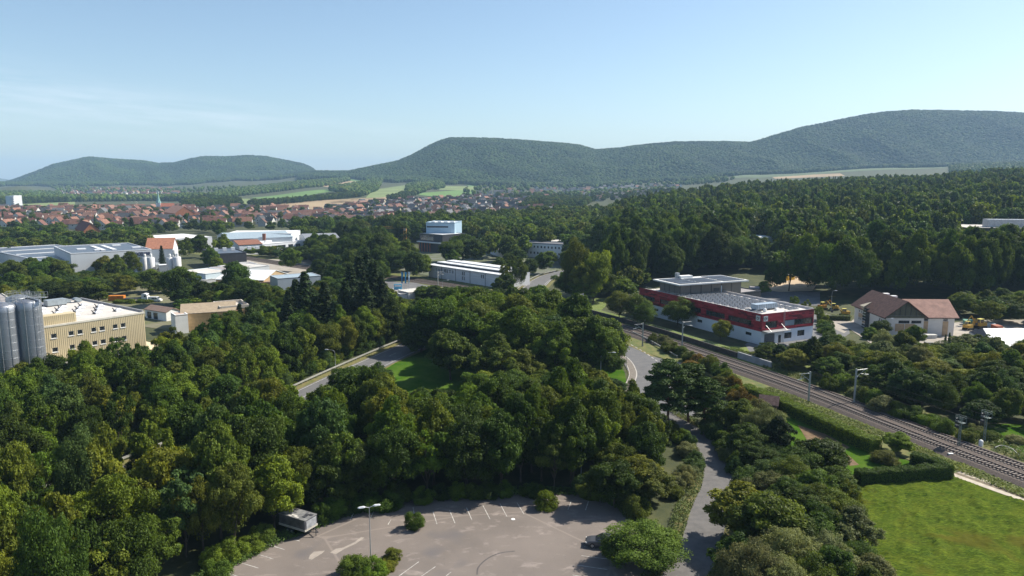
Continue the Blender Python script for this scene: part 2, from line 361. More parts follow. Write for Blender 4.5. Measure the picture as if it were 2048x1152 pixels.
def line(px0, px1, w_=0.11, name='bay_line', parent=None, z=0.062, m=PAINT):
    a = np.array(P(*px0)); b = np.array(P(*px1)); t = (b-a)/np.linalg.norm(b-a); n = np.array([-t[1], t[0]])*w_/2
    mb = MB(); mb.quad((*(a-n), z), (*(b-n), z), (*(b+n), z), (*(a+n), z)); return mb.build(name, m, parent)
for a, b in [((866,1024),(874,1049)),((899,1021),(910,1047)),((933,1016),(944,1041)),((966,1012),(980,1039)),((1000,1008),(1014,1034)),((1034,1006),(1048,1029)),
             ((1142,1004),(1136,1020)),((1177,1003),(1171,1021)),((1163,1112),(1215,1119)),((1154,1131),(1215,1140)),((1168,1094),(1212,1098)),((1145,1151),(1215,1162)),
             ((533,1089),(569,1100)),((499,1104),(547,1119)),((467,1122),(517,1137)),((440,1142),(476,1154)),((588,1080),(600,1083)),
             ((700,1041),(712,1018)),((741,1037),(752,1014)),((776,1050),(782,1040)),
             ((798,1153),(838,1124)),((842,1154),(871,1134)),((892,1153),(902,1145)),((830,1037),(826,1015))]:
    line(a, b, parent=lot)
tm = catmull([P(1030,1103),P(1000,1107),P(975,1118),P(957,1135),P(954,1150)], 6)
ribbon(tm, -.1, .1, .058, 'tyre_mark', mat('tyre_mark', (0.09,0.08,0.08), .9), lot)
for pts in ([(620,1111),(628,1104),(650,1102),(645,1107),(624,1120),(617,1119)], [(660,1106),(672,1098),(686,1096),(709,1085),(722,1075),(729,1076),(712,1088),(690,1098),(672,1109)]):
    mb = MB(); mb.poly([(*P(*q_), .056) for q_ in pts]); mb.build('repair_patch', mat('pale_patch', (0.29,0.255,0.225), .9, scale=1, var=.1), lot)
mb = MB(); mb.lathe([(.3,0),(.28,.03),(.05,.05)], (0,0,0), 10); o = mb.build('manhole_cover', WHITE, None, loc=(*P(1026,1039), .05)); tag(o, 'small pale round cap on the asphalt near the back bays', 'manhole cover')
# meadow lower right
FIELD = [(48,60),(44,80),(47,96),(51,104),(60,106.5),(70.5,108.5),(76,100),(86,82),(100,60),(130,10),(40,10)]
MEAD = mat('meadow_grass', (0.040, 0.066, 0.010), .95, spec=0.0, scale=.35, col2=(0.080, 0.100, 0.014), bump=1.0, bscale=2.4, detail=12)
def meadowmix():
    t = MEAD.node_tree; b = t.nodes['Principled BSDF']; base = b.inputs['Base Color'].links[0].from_socket; tcn = t.nodes.new('ShaderNodeTexCoord')
    for rot, st, sc_, lo, hi, col in ((.9, (1, 4, 1), 1.3, .50, .60, (0.105, 0.145, 0.018)), (.4, (1, 3, 1), 2.2, .53, .60, (0.022, 0.045, 0.008)), (0, (1, 1, 1), .11, .55, .65, (0.080, 0.075, 0.014))):
        mp = t.nodes.new('ShaderNodeMapping'); mp.inputs['Rotation'].default_value = (0, 0, rot); mp.inputs['Scale'].default_value = st; t.links.new(tcn.outputs['Object'], mp.inputs[0])
        n = t.nodes.new('ShaderNodeTexNoise'); n.inputs['Scale'].default_value = sc_; n.inputs['Detail'].default_value = 8; n.inputs['Distortion'].default_value = .5; t.links.new(mp.outputs[0], n.inputs[0])
        r = t.nodes.new('ShaderNodeMapRange'); r.inputs['From Min'].default_value = lo; r.inputs['From Max'].default_value = hi; r.inputs['To Max'].default_value = .75; t.links.new(n.outputs[0], r.inputs[0])
        x = t.nodes.new('ShaderNodeMix'); x.data_type = 'RGBA'; t.links.new(r.outputs[0], x.inputs[0]); t.links.new(base, x.inputs[6]); x.inputs[7].default_value = (*col, 1); base = x.outputs[2]
    t.links.new(base, b.inputs['Base Color'])
meadowmix()
gx, gy = np.meshgrid(np.arange(40, 100, .28), np.arange(52, 110, .28)); hz_ = np.zeros_like(gx); rm = np.random.default_rng(5)
for k in range(70):
    L = rm.choice([.9, 1.4, 2.2, 3.6, 7]); a_ = rm.normal()*.55+2.2; hz_ += np.sin((gx*math.cos(a_)+gy*math.sin(a_))*6.28/L+rm.uniform(0, 6.28)+1.5*np.sin((gx*math.sin(a_)-gy*math.cos(a_))*6.28/(L*2.7)+k))*(.012*L**.5)
mb = MB(); mb.poly([(x, y, 0.03) for x, y in FIELD]); meadow = struct(mb.build('meadow', MEAD), 'mown green meadow beside the farm track')
nx_ = gx.shape[1]; ins = inpoly((gx+.14)[:-1, :-1].ravel(), (gy+.14)[:-1, :-1].ravel(), FIELD) & (dist_line((gx)[:-1, :-1].ravel(), (gy)[:-1, :-1].ravel(), catmull([(70.9,109.3),(75.5,100.3),(85,82),(100,55),(120,20)])) > 2.1)
ii = np.arange(gx.size).reshape(gx.shape)[:-1, :-1].ravel()[ins]; mb = MB(); mb.v = np.stack([gx, gy, .16+np.clip(hz_, -.11, .3)], -1).reshape(-1, 3).tolist(); mb.f = [(int(i), int(i)+1, int(i)+nx_+1, int(i)+nx_) for i in ii]; mb.m = [0]*len(mb.f)
mb.build('turf', MEAD, meadow, smooth=True)['kind'] = 'stuff'
TRACK = catmull([(70.9,109.3),(75.5,100.3),(85,82),(100,55),(120,20)])
CHALK = mat('chalk_track', (0.42,0.37,0.30), .95, scale=1, var=.15)
trk = struct(ribbon(TRACK, -1.7, 1.7, .05, 'farm_track', mat('track_middle', (0.16,0.13,0.09), .95, scale=1.5, var=.3)), 'pale two rut farm track')
ribbon(TRACK, -1.6, -.45, .062, 'wheel_rut', CHALK, trk); ribbon(TRACK, .45, 1.6, .062, 'wheel_rut', CHALK, trk)
RAMIX = mat('rank_grass', (0.07,0.10,0.025), .95, scale=.5, col2=(0.15,0.14,0.05), bump=1, bscale=4, detail=7)
struct(ribbon(RAIL, -13, -5, .02, 'railway_verge', RAMIX)); struct(ribbon(RAIL, 5, 12, .022, 'railway_verge', RAMIX))
mb = MB(); mb.poly([(x, y, .026) for x, y in [P(1480,735),P(1560,760),P(1640,730),P(1620,705),P(1560,697),P(1500,695),P(1440,690)]]); struct(mb.build('grass_bank', mat('bank_grass', (0.10,0.14,0.03), .95, scale=.4, col2=(0.15,0.18,0.05), bump=1, bscale=4)), 'rough green grass in front of the red building')
mb = MB(); mb.poly([(x, y, .026) for x, y in [P(1960,880),P(1975,848),P(2060,848),P(2200,900),P(2048,920)]]); struct(mb.build('grass_bank', GRASS))
mb = MB(); mb.poly([(x, y, .026) for x, y in [P(1130,622),P(1180,596),P(1215,596),P(1212,612),P(1180,640),P(1140,650)]]); struct(mb.build('grass_bank', mat('bank_grass',None)))
mb = MB(); mb.poly([(x, y, .026) for x, y in [P(1490,780),P(1560,812),P(1700,885),P(1860,935),P(1700,950),P(1590,930),P(1530,850)]]); garden = struct(mb.build('garden_lawn', GRASS), 'garden lawn enclosed by clipped hedges')
mb = MB(); mb.poly([(x, y, .04) for x, y in [P(1595,850),P(1650,868),P(1700,895),P(1670,910),P(1620,890)]]); mb.build('garden_bed', mat('brown_bed', (0.14,0.09,0.05), .95, scale=1, var=.3), garden)
mb = MB(); mb.poly([(x, y, .04) for x, y in [P(1696,910),P(1718,930),P(1700,932),P(1680,915)]]); mb.build('garden_bed', MATS['brown_bed'], garden)

# forecourts, yards and construction ground (all low sheets, places not trees)
YARD = mat('pale_yard', (0.30,0.27,0.235), .92, scale=.15, var=.18, detail=7)
SAND = mat('sandy_ground', (0.44,0.34,0.235), .95, scale=.2, var=.2, detail=7)
LOTG = mat('grey_tarmac', (0.13,0.13,0.135), .9, scale=.3, var=.15)
def patch(name, pxs, m, z=.03, label=None, kindz=None):
    pts = [G(*q_) for q_ in pxs]; mb = MB(); mb.poly([(x, y, hz(x, y)+z) for x, y in pts]); return struct(mb.build(name, m), label)
patch('forecourt', [(1500,705),(1560,700),(1650,702),(1700,668),(1690,640),(1640,628),(1560,640),(1490,690)], LOTG, .03, 'grey tarmac forecourt of the red building')
patch('forecourt', [(1638,645),(1652,628),(1700,640),(1704,655),(1688,668)], YARD, .04)
patch('yard', [(1690,652),(1760,700),(1850,712),(1990,700),(2100,690),(2100,640),(1950,640),(1900,648),(1800,640),(1712,636)], YARD, .03, 'pale gravel yard around the brown roofed house')
patch('construction_ground', [(1520,580),(1560,586),(1625,583),(1640,560),(1650,540),(1600,532),(1545,535)], SAND, .25, 'bare sandy building ground behind the trees')
patch('car_park', [(1530,615),(1640,612),(1640,585),(1560,580),(1510,590)], LOTG, .05)
patch('yard', [(0,610),(330,660),(560,640),(520,560),(330,560),(180,600)], mat('yard_mix', (0.17,0.155,0.11), .95, scale=.1, col2=(0.10,0.11,0.04), detail=8), .02)
patch('yard', [(400,590),(560,560),(660,560),(620,520),(500,518),(440,545),(395,560)], YARD, .03)
patch('yard', [(755,600),(800,625),(880,610),(930,590),(830,566),(760,562)], LOTG, .03, 'grey yard beside the railway line')
patch('yard', [(900,560),(1130,545),(1100,500),(900,490),(830,500),(800,540)], mat('yard_grey', (0.14,0.14,0.12), .95, scale=.1, col2=(0.08,0.10,0.04), detail=7), .02)
# roofscape floor of the town, farmland
def field(name, c4, m, z=.6, n=(14, 6)):
    w4 = [np.array(G(*q_)) for q_ in c4]; mb = MB(); nu, nv = n
    for j in range(nv+1):
        for i in range(nu+1):
            u, v = i/nu, j/nv; p = (w4[0]*(1-u)+w4[1]*u)*(1-v)+(w4[3]*(1-u)+w4[2]*u)*v
            mb.v.append((p[0], p[1], hz(*p)+z))
    for j in range(nv):
        for i in range(nu): k = j*(nu+1)+i; mb.f.append((k, k+1, k+nu+2, k+nu+1)); mb.m.append(0)
    return struct(mb.build(name, m))
FG = mat('field_green', (0.11,0.19,0.05), .95, scale=.01, var=.12); FL = mat('field_lime', (0.16,0.20,0.075), .95, scale=.012, var=.15)
FT = mat('field_tan', (0.30,0.22,0.13), .95, scale=.01, var=.12); FO = mat('field_ochre', (0.23,0.20,0.10), .95, scale=.01, var=.15)
mat('field_far', (0.085,0.115,0.05), .95, scale=.01)
for nm, c4, m in [
 ('field', [(150,412),(430,410),(430,424),(160,422)], FO), ('field', [(470,409),(640,411),(640,432),(470,424)], FT), ('field', [(400,401),(500,398),(500,412),(400,416)], FL),
 ('field', [(500,396),(640,380),(700,378),(560,402)], FG), ('field', [(480,409),(720,398),(800,406),(560,424)], FT), ('field', [(640,372),(700,362),(735,365),(680,379)], FT),
 ('field', [(700,358),(745,360),(735,367),(695,366)], FG), ('field', [(745,380),(815,370),(815,392),(730,398)], FL), ('field', [(700,398),(815,392),(800,402),(640,408)], FT),
 ('field', [(820,388),(930,380),(960,384),(900,398)], FG), ('field', [(860,372),(960,374),(960,383),(880,380)], FL), ('field', [(930,366),(985,356),(965,372),(940,374)], FG),
 ('field', [(1100,352),(1180,348),(1240,352),(1150,362)], FG), ('field', [(1240,355),(1300,358),(1300,362),(1250,362)], FL), ('field', [(1290,356),(1420,358),(1420,366),(1290,366)], FO),
 ('field', [(1450,352),(1560,347),(1600,351),(1470,357)], MATS['field_far']), ('field', [(1480,353),(1912,331),(1880,337),(1500,356)], mat('field_far', (0.085,0.115,0.05), .95, scale=.01)), ('field', [(1540,352),(1680,347),(1690,352),(1550,358)], FT),
 ('field', [(30,409),(150,404),(150,410),(40,414)], FL), ('field', [(0,398),(110,400),(110,404),(0,403)], FG)]: field(nm, c4, m)
# ------------------------------------------------------------------ building kit
def unit(v): v = np.array(v, float); return v/np.linalg.norm(v)
def frame(c0, c1, c2, h, U=None, V=None, gz=0.0):
    """footprint frame from three roof corners seen in the photo: near, right, left; angle of the near->right edge"""
    o = np.array(P(*c0, h)); 
    if c1 is not None:
        d = np.array(P(*c1, h))-o; U = U or np.linalg.norm(d); a = math.atan2(d[1], d[0])
    if c2 is not None:
        e = np.array(P(*c2, h))-o; V = V or np.linalg.norm(e); b = math.atan2(e[1], e[0])-math.pi/2
    if c1 is None: a = b
    elif c2 is not None: a = math.atan2(math.sin(a)*U+math.sin(b)*V, math.cos(a)*U+math.cos(b)*V)
    return o, a, float(U), float(V)
_wm = {}
FRAME = mat('window_frame', (0.05,0.052,0.055), .6)
WFRAME = mat('white_window_frame', (0.7,0.7,0.7), .6)
def window(parent, p, ang, w_, h_, z, mull=1, rows=1, depth=.18, fm=None, gm=None, pane=True, t=.08, name='window', sill=None):
    fm = fm or FRAME; gm = gm or GLASS; key = (round(w_, 2), round(h_, 2), mull, rows, fm.name, gm.name, sill is None)
    if key not in _wm:
        mb = MB(); mb.box(0, w_, -.02, .08, 0, t).box(0, w_, -.02, .08, h_-t, h_).box(0, t, -.02, .08, t, h_-t).box(w_-t, w_, -.02, .08, t, h_-t)
        for k in range(1, mull): x = w_*k/mull; mb.box(x-t/2, x+t/2, -.01, .07, t, h_-t)
        for k in range(1, rows): zz = h_*k/rows; mb.box(t, w_-t, -.008, .065, zz-t/2, zz+t/2)
        pb = MB(); pb.box(t*.5, w_-t*.5, .02, .05, t*.5, h_-t*.5)
        sb = MB(); sb.box(-.08, w_+.08, -.3, -.02, -.08, .0)
        _wm[key] = (mb.mesh('window', fm), pb.mesh('pane', gm), sb.mesh('sill', sill) if sill else None)
    a, b, s = _wm[key]; c, sn = math.cos(ang), math.sin(ang)
    o = inst(a, name, parent, (p[0]-sn*depth, p[1]+c*depth, z), ang)
    if pane: inst(b, 'pane', o)
    if s: inst(s, 'sill', o)
    return o
def wall(parent, p0, p1, z0, z1, m, wins=(), depth=.18, name='wall', fm=None, mull=1, gm=None, sill=None, rows=1, step=0):
    """one wall with real openings; p0->p1 runs with the outside on its right. wins: (s, z, w, h[, mull])"""
    p0 = np.array(p0, float); p1 = np.array(p1, float); L = np.linalg.norm(p1-p0); t = (p1-p0)/L; n = np.array([t[1], -t[0]]); ang = math.atan2(t[1], t[0])
    S = sorted({0.0, float(L)} | {w_[0] for w_ in wins} | {w_[0]+w_[2] for w_ in wins}); Zs = sorted({float(z0), float(z1)} | {w_[1] for w_ in wins} | {w_[1]+w_[3] for w_ in wins})
    mb = MB(); X = lambda s, z, d=0: (p0[0]+t[0]*s-n[0]*d, p0[1]+t[1]*s-n[1]*d, z)
    for i in range(len(S)-1):
        for j in range(len(Zs)-1):
            sc_, zc = (S[i]+S[i+1])/2, (Zs[j]+Zs[j+1])/2
            if any(w_[0] < sc_ < w_[0]+w_[2] and w_[1] < zc < w_[1]+w_[3] for w_ in wins): continue
            mb.quad(X(S[i], Zs[j]), X(S[i+1], Zs[j]), X(S[i+1], Zs[j+1]), X(S[i], Zs[j+1]))
    for w_ in wins:
        s0, za, s1, zb = w_[0], w_[1], w_[0]+w_[2], w_[1]+w_[3]; d = depth+.1
        mb.quad(X(s0, za), X(s0, za, d), X(s0, zb, d), X(s0, zb)); mb.quad(X(s1, za, d), X(s1, za), X(s1, zb), X(s1, zb, d))
        mb.quad(X(s0, za, d), X(s0, za), X(s1, za), X(s1, za, d)); mb.quad(X(s0, zb), X(s0, zb, d), X(s1, zb, d), X(s1, zb))
    o = mb.build(name, m, parent)
    for w_ in wins:
        q_ = p0+t*w_[0]; window(parent, q_, ang, w_[2], w_[3], w_[1], w_[4] if len(w_) > 4 else mull, rows, depth, fm, gm, sill=sill)
    return o
def ribs(parent, p0, p1, z0, z1, m, step=.45, wins=(), name='cladding_rib'):
    p0 = np.array(p0, float); p1 = np.array(p1, float); L = np.linalg.norm(p1-p0); t = (p1-p0)/L; n = np.array([t[1], -t[0]])*.6
    mb = MB(); s = step/2
    while s < L-.1:
        segs = [(z0, z1)]
        for w_ in wins:
            if w_[0]-.12 < s < w_[0]+w_[2]+.02:
                segs = [g for a, b in segs for g in ((a, min(b, w_[1]-.1)), (max(a, w_[1]+w_[3]+.05), b)) if g[1] > g[0]]
        for a, b in segs:
            A = p0+t*s; B = p0+t*(s+.16)
            mb.prism([tuple(A-n*.01), tuple(A+n*.09), tuple(B+n*.09), tuple(B-n*.01)], a, b)
        s += step
    o = mb.build(name, m, parent); o['kind'] = 'stuff'; return o
def flatroof(parent, U, V, h, m, pm, over=0.0, par=.35, pw=.3, thick=.3):
    mb = MB(); mb.box(pw, U-pw, pw, V-pw, h-thick, h-.02); mb.build('roof', m, parent)
    if par > 0:
        mb = MB(); mb.box(-over, U+over, -over, pw, h-.1, h+par).box(-over, U+over, V-pw, V+over, h-.1, h+par).box(-over, pw, pw, V-pw, h-.1, h+par).box(U-pw, U+over, pw, V-pw, h-.1, h+par); mb.build('parapet', pm, parent)
def roof_gable(parent, x0, x1, y0, y1, h, rise, m, along='x', over=.4, th=.22, wallm=None, name='roof'):
    mb = MB()
    if along == 'x':
        ym = (y0+y1)/2; sl_ = rise/((y1-y0)/2)
        for (ya, yb) in ((y0-over, ym), (y1+over, ym)):
            za = h-over*sl_; zb = h+rise
            p = [(x0-over, ya, za), (x1+over, ya, za), (x1+over, yb, zb), (x0-over, yb, zb)]
            q_ = [(a, b, c+th) for a, b, c in p]; i = len(mb.v); mb.v += p+q_
            for f in ((3,2,1,0),(4,5,6,7),(0,1,5,4),(1,2,6,5),(2,3,7,6),(3,0,4,7)): mb.f.append(tuple(i+k for k in f)); mb.m.append(0)
        g = [[(x, y0, h), (x, y1, h), (x, ym, h+rise)] for x in (x0+.01, x1-.01)]
    else:
        xm = (x0+x1)/2; sl_ = rise/((x1-x0)/2)
        for (xa, xb) in ((x0-over, xm), (x1+over, xm)):
            za = h-over*sl_; zb = h+rise
            p = [(xa, y0-over, za), (xa, y1+over, za), (xb, y1+over, zb), (xb, y0-over, zb)]
            q_ = [(a, b, c+th) for a, b, c in p]; i = len(mb.v); mb.v += p+q_
            for f in ((3,2,1,0),(4,5,6,7),(0,1,5,4),(1,2,6,5),(2,3,7,6),(3,0,4,7)): mb.f.append(tuple(i+k for k in f)); mb.m.append(0)
        g = [[(x0, y, h), (x1, y, h), (xm, y, h+rise)] for y in (y0+.01, y1-.01)]
    o = mb.build(name, m, parent)
    if wallm:
        mb = MB()
        for t_ in g: mb.tri(*t_)
        mb.build('gable', wallm, parent)
    return o
def rows(U, n, w_, m0=1.5, m1=1.5): return [m0+(U-m0-m1-w_)*k/max(1, n-1) for k in range(n)]
def bldg(name, label, cat, c0, c1, c2, h, wm, rm, U=None, V=None, roof='flat', rise=2.5, fwin=(), lwin=(), gz=0.0, along='x', pm=None, mull=1, fm=None, over=.3, par=.35, group=None, rwin=(), gm=None):
    o, a, U, V = frame(c0, c1, c2, h+gz, U, V); t = thing(name, label, cat, (o[0], o[1], gz), a, group)
    def mk(ws, L): return [w_ for w_ in ws if w_[0]+w_[2] < L-.1]
    wall(t, (0, 0), (U, 0), -.5, h-.31*(roof == 'flat'), wm, mk(fwin, U), mull=mull, fm=fm, gm=gm); wall(t, (0, V), (0, 0), -.5, h-.31*(roof == 'flat'), wm, mk(lwin, V), mull=mull, fm=fm, gm=gm)
    wall(t, (U, 0), (U, V), -.5, h-.31*(roof == 'flat'), wm, mk(rwin, V), mull=mull, fm=fm, gm=gm); wall(t, (U, V), (0, V), -.5, h-.31*(roof == 'flat'), wm)
    if roof == 'flat': flatroof(t, U, V, h, rm, pm or wm, par=par, over=.05)
    elif roof == 'gable': roof_gable(t, 0, U, 0, V, h, rise, rm, along, over, wallm=wm)
    return t, U, V
FLATW = mat('pale_flat_roof', (0.50,0.47,0.44), .9, scale=.15, var=.1)
FLATB = mat('bright_metal_roof', (0.66,0.67,0.68), .45, .0, scale=.2, var=.06)
BEIGE = mat('beige_cladding', (0.50,0.42,0.27), .6, scale=.15, var=.06)
SILVER = mat('silo_steel', (0.34,0.36,0.40), .45, .8, scale=.25, var=.12, stretch=(1, 1, .4))
DARKM = mat('dark_metal', (0.05,0.052,0.06), .5)
# ---- beige factory
o, ang, U, V = frame((85, 653), (300, 627), (-40, 630), 14.0, V=34); U += .0
bf = thing('factory_building', 'beige corrugated factory building with square windows beside tall steel silos', 'factory', (o[0], o[1], 0), ang)
fw = []
for px in (107, 142, 160, 187, 204, 230, 246):
    # where the window column stands along the wall
    s = min(np.linspace(0, U, 400), key=lambda s: abs(pj(o[0]+math.cos(ang)*s, o[1]+math.sin(ang)*s, 11.5)[0]-px)); 
    for z in (10.9, 7.7, 4.5): fw.append((float(s)-.55, z, 1.15, 1.05))
wall(bf, (0, 0), (U, 0), -.5, 13.7, BEIGE, fw, depth=.12, sill=WHITE, fm=WFRAME)
ribs(bf, (0, 0), (U, 0), 0, 13.65, BEIGE, .42, fw)
for a, b in (((0, V), (0, 0)), ((U, 0), (U, V)), ((U, V), (0, V))):
    wall(bf, a, b, -.5, 13.7, BEIGE); ribs(bf, a, b, 0, 13.65, BEIGE, .6)
mb = MB(); mb.box(.3, U-.3, .3, V-.3, 13.5, 13.9); mb.build('roof', FLATW, bf)
TRIM = mat('grey_trim', (0.25,0.25,0.26), .5)
mb = MB(); mb.box(-.12, U+.12, -.12, .3, 13.6, 14.0); mb.build('roof_edge', mat('pale_trim', (0.55,0.52,0.45), .5), bf)
mb = MB(); mb.box(-.12, .3, .3, V+.12, 13.6, 14.25).box(U-.3, U+.12, .3, V+.12, 13.6, 14.4).box(.3, U-.3, V-.3, V+.12, 13.6, 14.35); mb.build('parapet', TRIM, bf)
DOME = mat('skylight_acrylic', (0.75,0.76,0.78), .35, scale=3, var=.05)
sk = MB(); sk.box(-.75, .75, -.6, .6, 0, .3).box(-.85, .85, -.7, .7, .3, .42); sk.poly([(-.7,-.55,.42),(.7,-.55,.42),(.35,-.2,.75),(-.35,-.2,.75)]); sk.poly([(.7,-.55,.42),(.7,.55,.42),(.35,.2,.75),(.35,-.2,.75)]); sk.poly([(.7,.55,.42),(-.7,.55,.42),(-.35,.2,.75),(.35,.2,.75)]); sk.poly([(-.7,.55,.42),(-.7,-.55,.42),(-.35,-.2,.75),(-.35,.2,.75)]); sk.poly([(-.35,-.2,.75),(.35,-.2,.75),(.35,.2,.75),(-.35,.2,.75)])
skm = sk.mesh('skylight', DOME); kick = MB(); kick.tube((-1.0,0,.4), (-1.4,.1,1.0), .12).box(-1.2,-.8,-.2,.2,0,.45); km = kick.mesh('vent', DARKM)
def onroof(px, py, z=13.9):
    x, y = P(px, py, z); dx, dy = x-o[0], y-o[1]; return (dx*math.cos(ang)+dy*math.sin(ang), -dx*math.sin(ang)+dy*math.cos(ang), z-.02)
for q_ in [(168,612),(162,618),(157,624),(152,632),(201,614),(199,620),(196,627),(237,622),(127,616),(122,621),(117,628),(86,620),(84,627),(92,611)]:
    inst(skm, 'skylight', bf, onroof(*q_)); inst(km, 'vent', bf, onroof(*q_))
hv = thing('ventilation_unit', 'grey boxy air unit with two round hoods on beige factory roof', 'roof unit', (0, 0, 0)); hv.location = (*P(112, 611, 13.9), 13.9); hv.rotation_euler = (0, 0, ang)
GREYM = mat('grey_sheet_metal', (0.27,0.31,0.34), .5, .2)
mb = MB(); mb.box(-2.4, 2.2, -1.2, 1.2, .25, 1.7); mb.build('housing', GREYM, hv)
for x_ in (-2.3, 1.9): mb = MB(); mb.box(x_, x_+.2, -1.1, 1.1, 0, .25); mb.build('stand', DARKM, hv)
for dx, dy in ((3.2, 2.2), (5.6, 1.2)):
    mb = MB(); 
    for k in range(8):
        t0, t1 = math.pi*k/10, math.pi*(k+1)/10
        mb.quad((-1.0+0, -.8, 0), (-1.0, .8, 0), (-1.0, .8, .01), (-1.0, -.8, .01)) if k == 0 else None
        a0 = (1.1*math.cos(t0), 1.1*math.sin(t0)+.2); a1 = (1.1*math.cos(t1), 1.1*math.sin(t1)+.2)
        mb.quad((a0[0], -.8, a0[1]), (a0[0], .8, a0[1]), (a1[0], .8, a1[1]), (a1[0], -.8, a1[1])); mb.tri((0, -.8, .2), (a0[0], -.8, a0[1]), (a1[0], -.8, a1[1])); mb.tri((0, .8, .2), (a1[0], .8, a1[1]), (a0[0], .8, a0[1]))
    mb.box(-.5, .5, -.5, .5, 0, .3); mb.build('hood', GREYM, hv, loc=(dx, dy, 0))
ph_o = onroof(92, 647)
mb = MB(); mb.box(0, 7.5, .9, 3.6, 13.9, 16.0); mb.build('penthouse', BEIGE, bf); ribs(bf, (0, .9), (7.5, .9), 13.95, 15.95, BEIGE, .4)
# white annex with railed roof in front of the wall
ax = thing('annex', 'white flat annex with railed roof at the foot of beige factory', 'annex', (o[0], o[1], 0), ang)
mb = MB(); mb.box(.6, 8.6, -4.2, -.25, -.5, 5.0); mb.build('wall', mat('cool_white_wall', (0.55,0.57,0.62), .8, scale=.3, var=.06), ax)
mb = MB(); mb.box(.4, 8.8, -4.4, -.22, 5.0, 5.25); mb.build('roof', FLATW, ax)
mb = MB()
for s in np.linspace(.6, 8.6, 9): mb.tube((s, -4.3, 5.25), (s, -4.3, 6.3), .03, n=4)
for s in np.linspace(-4.3, -.6, 4): mb.tube((8.7, s, 5.25), (8.7, s, 6.3), .03, n=4)
for zz in (5.8, 6.3): mb.tube((.6, -4.3, zz), (8.7, -4.3, zz), .03, n=4).tube((8.7, -4.3, zz), (8.7, -.6, zz), .03, n=4)
mb.build('railing', GALV, ax)
# low beige loading roof on the right end
mb = MB(); mb.box(U+.2, U+6, 2, 16, 3.4, 3.8); t = thing('loading_canopy', 'low beige canopy at the right end of beige factory', 'canopy', (o[0], o[1], 0), ang)
mb.build('roof', mat('canopy_roof', (0.55,0.47,0.33), .7), t); mb = MB(); mb.box(U+5.5, U+5.8, 2.2, 15.8, 0, 3.4); mb.build('wall', BEIGE, t)
# left hall with a sloping roof edge
t = thing('factory_hall', 'higher grey roofed hall behind the steel silos at left edge', 'factory hall', (o[0], o[1], 0), ang)
mb = MB(); mb.box(-44, -1.0, 6, V, -.5, 17.0); mb.build('wall', BEIGE, t)
mb = MB(); mb.poly([(-45,5.6,17.0),(-.6,5.6,17.0),(-.6,20,19.6),(-45,20,19.6)]); mb.poly([(-45,20,19.6),(-.6,20,19.6),(-.6,V+.4,17.0),(-45,V+.4,17.0)]); mb.poly([(-.6,5.6,17.0),(-.6,V+.4,17.0),(-.6,20,19.6)]); mb.build('roof', mat('grey_roofing', (0.27,0.25,0.25), .9), t)
mb = MB(); mb.tube((-.5,5.4,17.1),(-.5,20,19.7),.16,n=4).tube((-.5,20,19.7),(-.5,V+.4,17.1),.16,n=4); mb.build('verge_trim', mat('pale_trim', None), t)
# ---- steel silos
def silo(px, y, r, top, label):
    x = (px-1024)/F*(y*cp+ (CH-20)*sp); t = thing('steel_silo', label, 'silo', (x, y, 0), group='tall steel silos')
    prof = []; z = 0
    while z < top-1.0: prof += [(r, z)]; z += 1.62
    prof += [(r, top-.4), (r*.9, top), (.2, top+.55)]
    mb = MB(); mb.lathe(prof, (0, 0, 0), 40); mb.build('shell', SILVER, t, smooth=False).data.polygons.foreach_set('use_smooth', [True]*len(mb.f))
    mb = MB()
    for z in np.arange(1.6, top-1, 1.62): mb.lathe([(r+.002, z), (r+.018, z+.01), (r+.018, z+.06), (r+.002, z+.07)], (0, 0, 0), 40)
    mb.build('seam_band', SILVER, t, smooth=True)['kind'] = 'stuff'
    for a in (-2.2, -1.2, -.55): 
        mb = MB(); mb.tube((math.cos(a)*(r+.12), math.sin(a)*(r+.12), 0), (math.cos(a)*(r+.12), math.sin(a)*(r+.12), top), .05, n=5); mb.build('downpipe', GALV, t)
    mb = MB(); n = 14
    for k in range(n):
        a = 2*math.pi*k/n; b = 2*math.pi*(k+1)/n; A = (r*math.cos(a), r*math.sin(a)); B = (r*math.cos(b), r*math.sin(b))
        mb.tube((*A, top-.3), (*A, top+1.15), .03, n=4)
        for zz in (top+.6, top+1.15): mb.tube((*A, zz), (*B, zz), .03, n=4)
    mb.build('railing', GALV, t)
    return t, x
s1, x1 = silo(55, 150, 2.55, 21.3, 'right steel silo with ladder and cage beside the beige wall')
silo(4, 147, 2.65, 20.9, 'left steel silo, cut by the left edge of the picture')
silo(36, 158, 2.3, 20.8, 'rear steel silo partly hidden between the two front silos')
mb = MB(); r = 2.55
lx, ly = r+.5, -.6
for dx in (-.25, .25): mb.tube((lx, ly+dx, 1), (lx, ly+dx, 22.4), .03, n=4)
for z in np.arange(1, 22.4, .4): mb.tube((lx, ly-.25, z), (lx, ly+.25, z), .02, n=4)
for z in np.arange(3, 22.4, 1.0):
    for k in range(6):
        a, b = -math.pi/2+math.pi*k/6, -math.pi/2+math.pi*(k+1)/6; mb.tube((lx+.4*math.cos(a)+.1, ly+.4*math.sin(a), z), (lx+.4*math.cos(b)+.1, ly+.4*math.sin(b), z), .02, n=4)
mb.build('ladder', GALV, s1)
mb = MB(); mb.box(-3.2, 4.2, -.5, .5, 21.9, 22.0)
for x in np.linspace(-3.2, 4.2, 9):
    for y in (-.5, .5): mb.tube((x, y, 22), (x, y, 23.1), .03, n=4)
for y in (-.5, .5):
    for z in (22.5, 23.1): mb.tube((-3.2, y, z), (4.2, y, z), .03, n=4)
mb.build('catwalk', GALV, s1)
mb = MB(); mb.box(-3.4, -2.8, 3.0, 3.6, 9, 21); mb.build('duct', mat('yellow_cladding', (0.42,0.30,0.08), .6), s1)

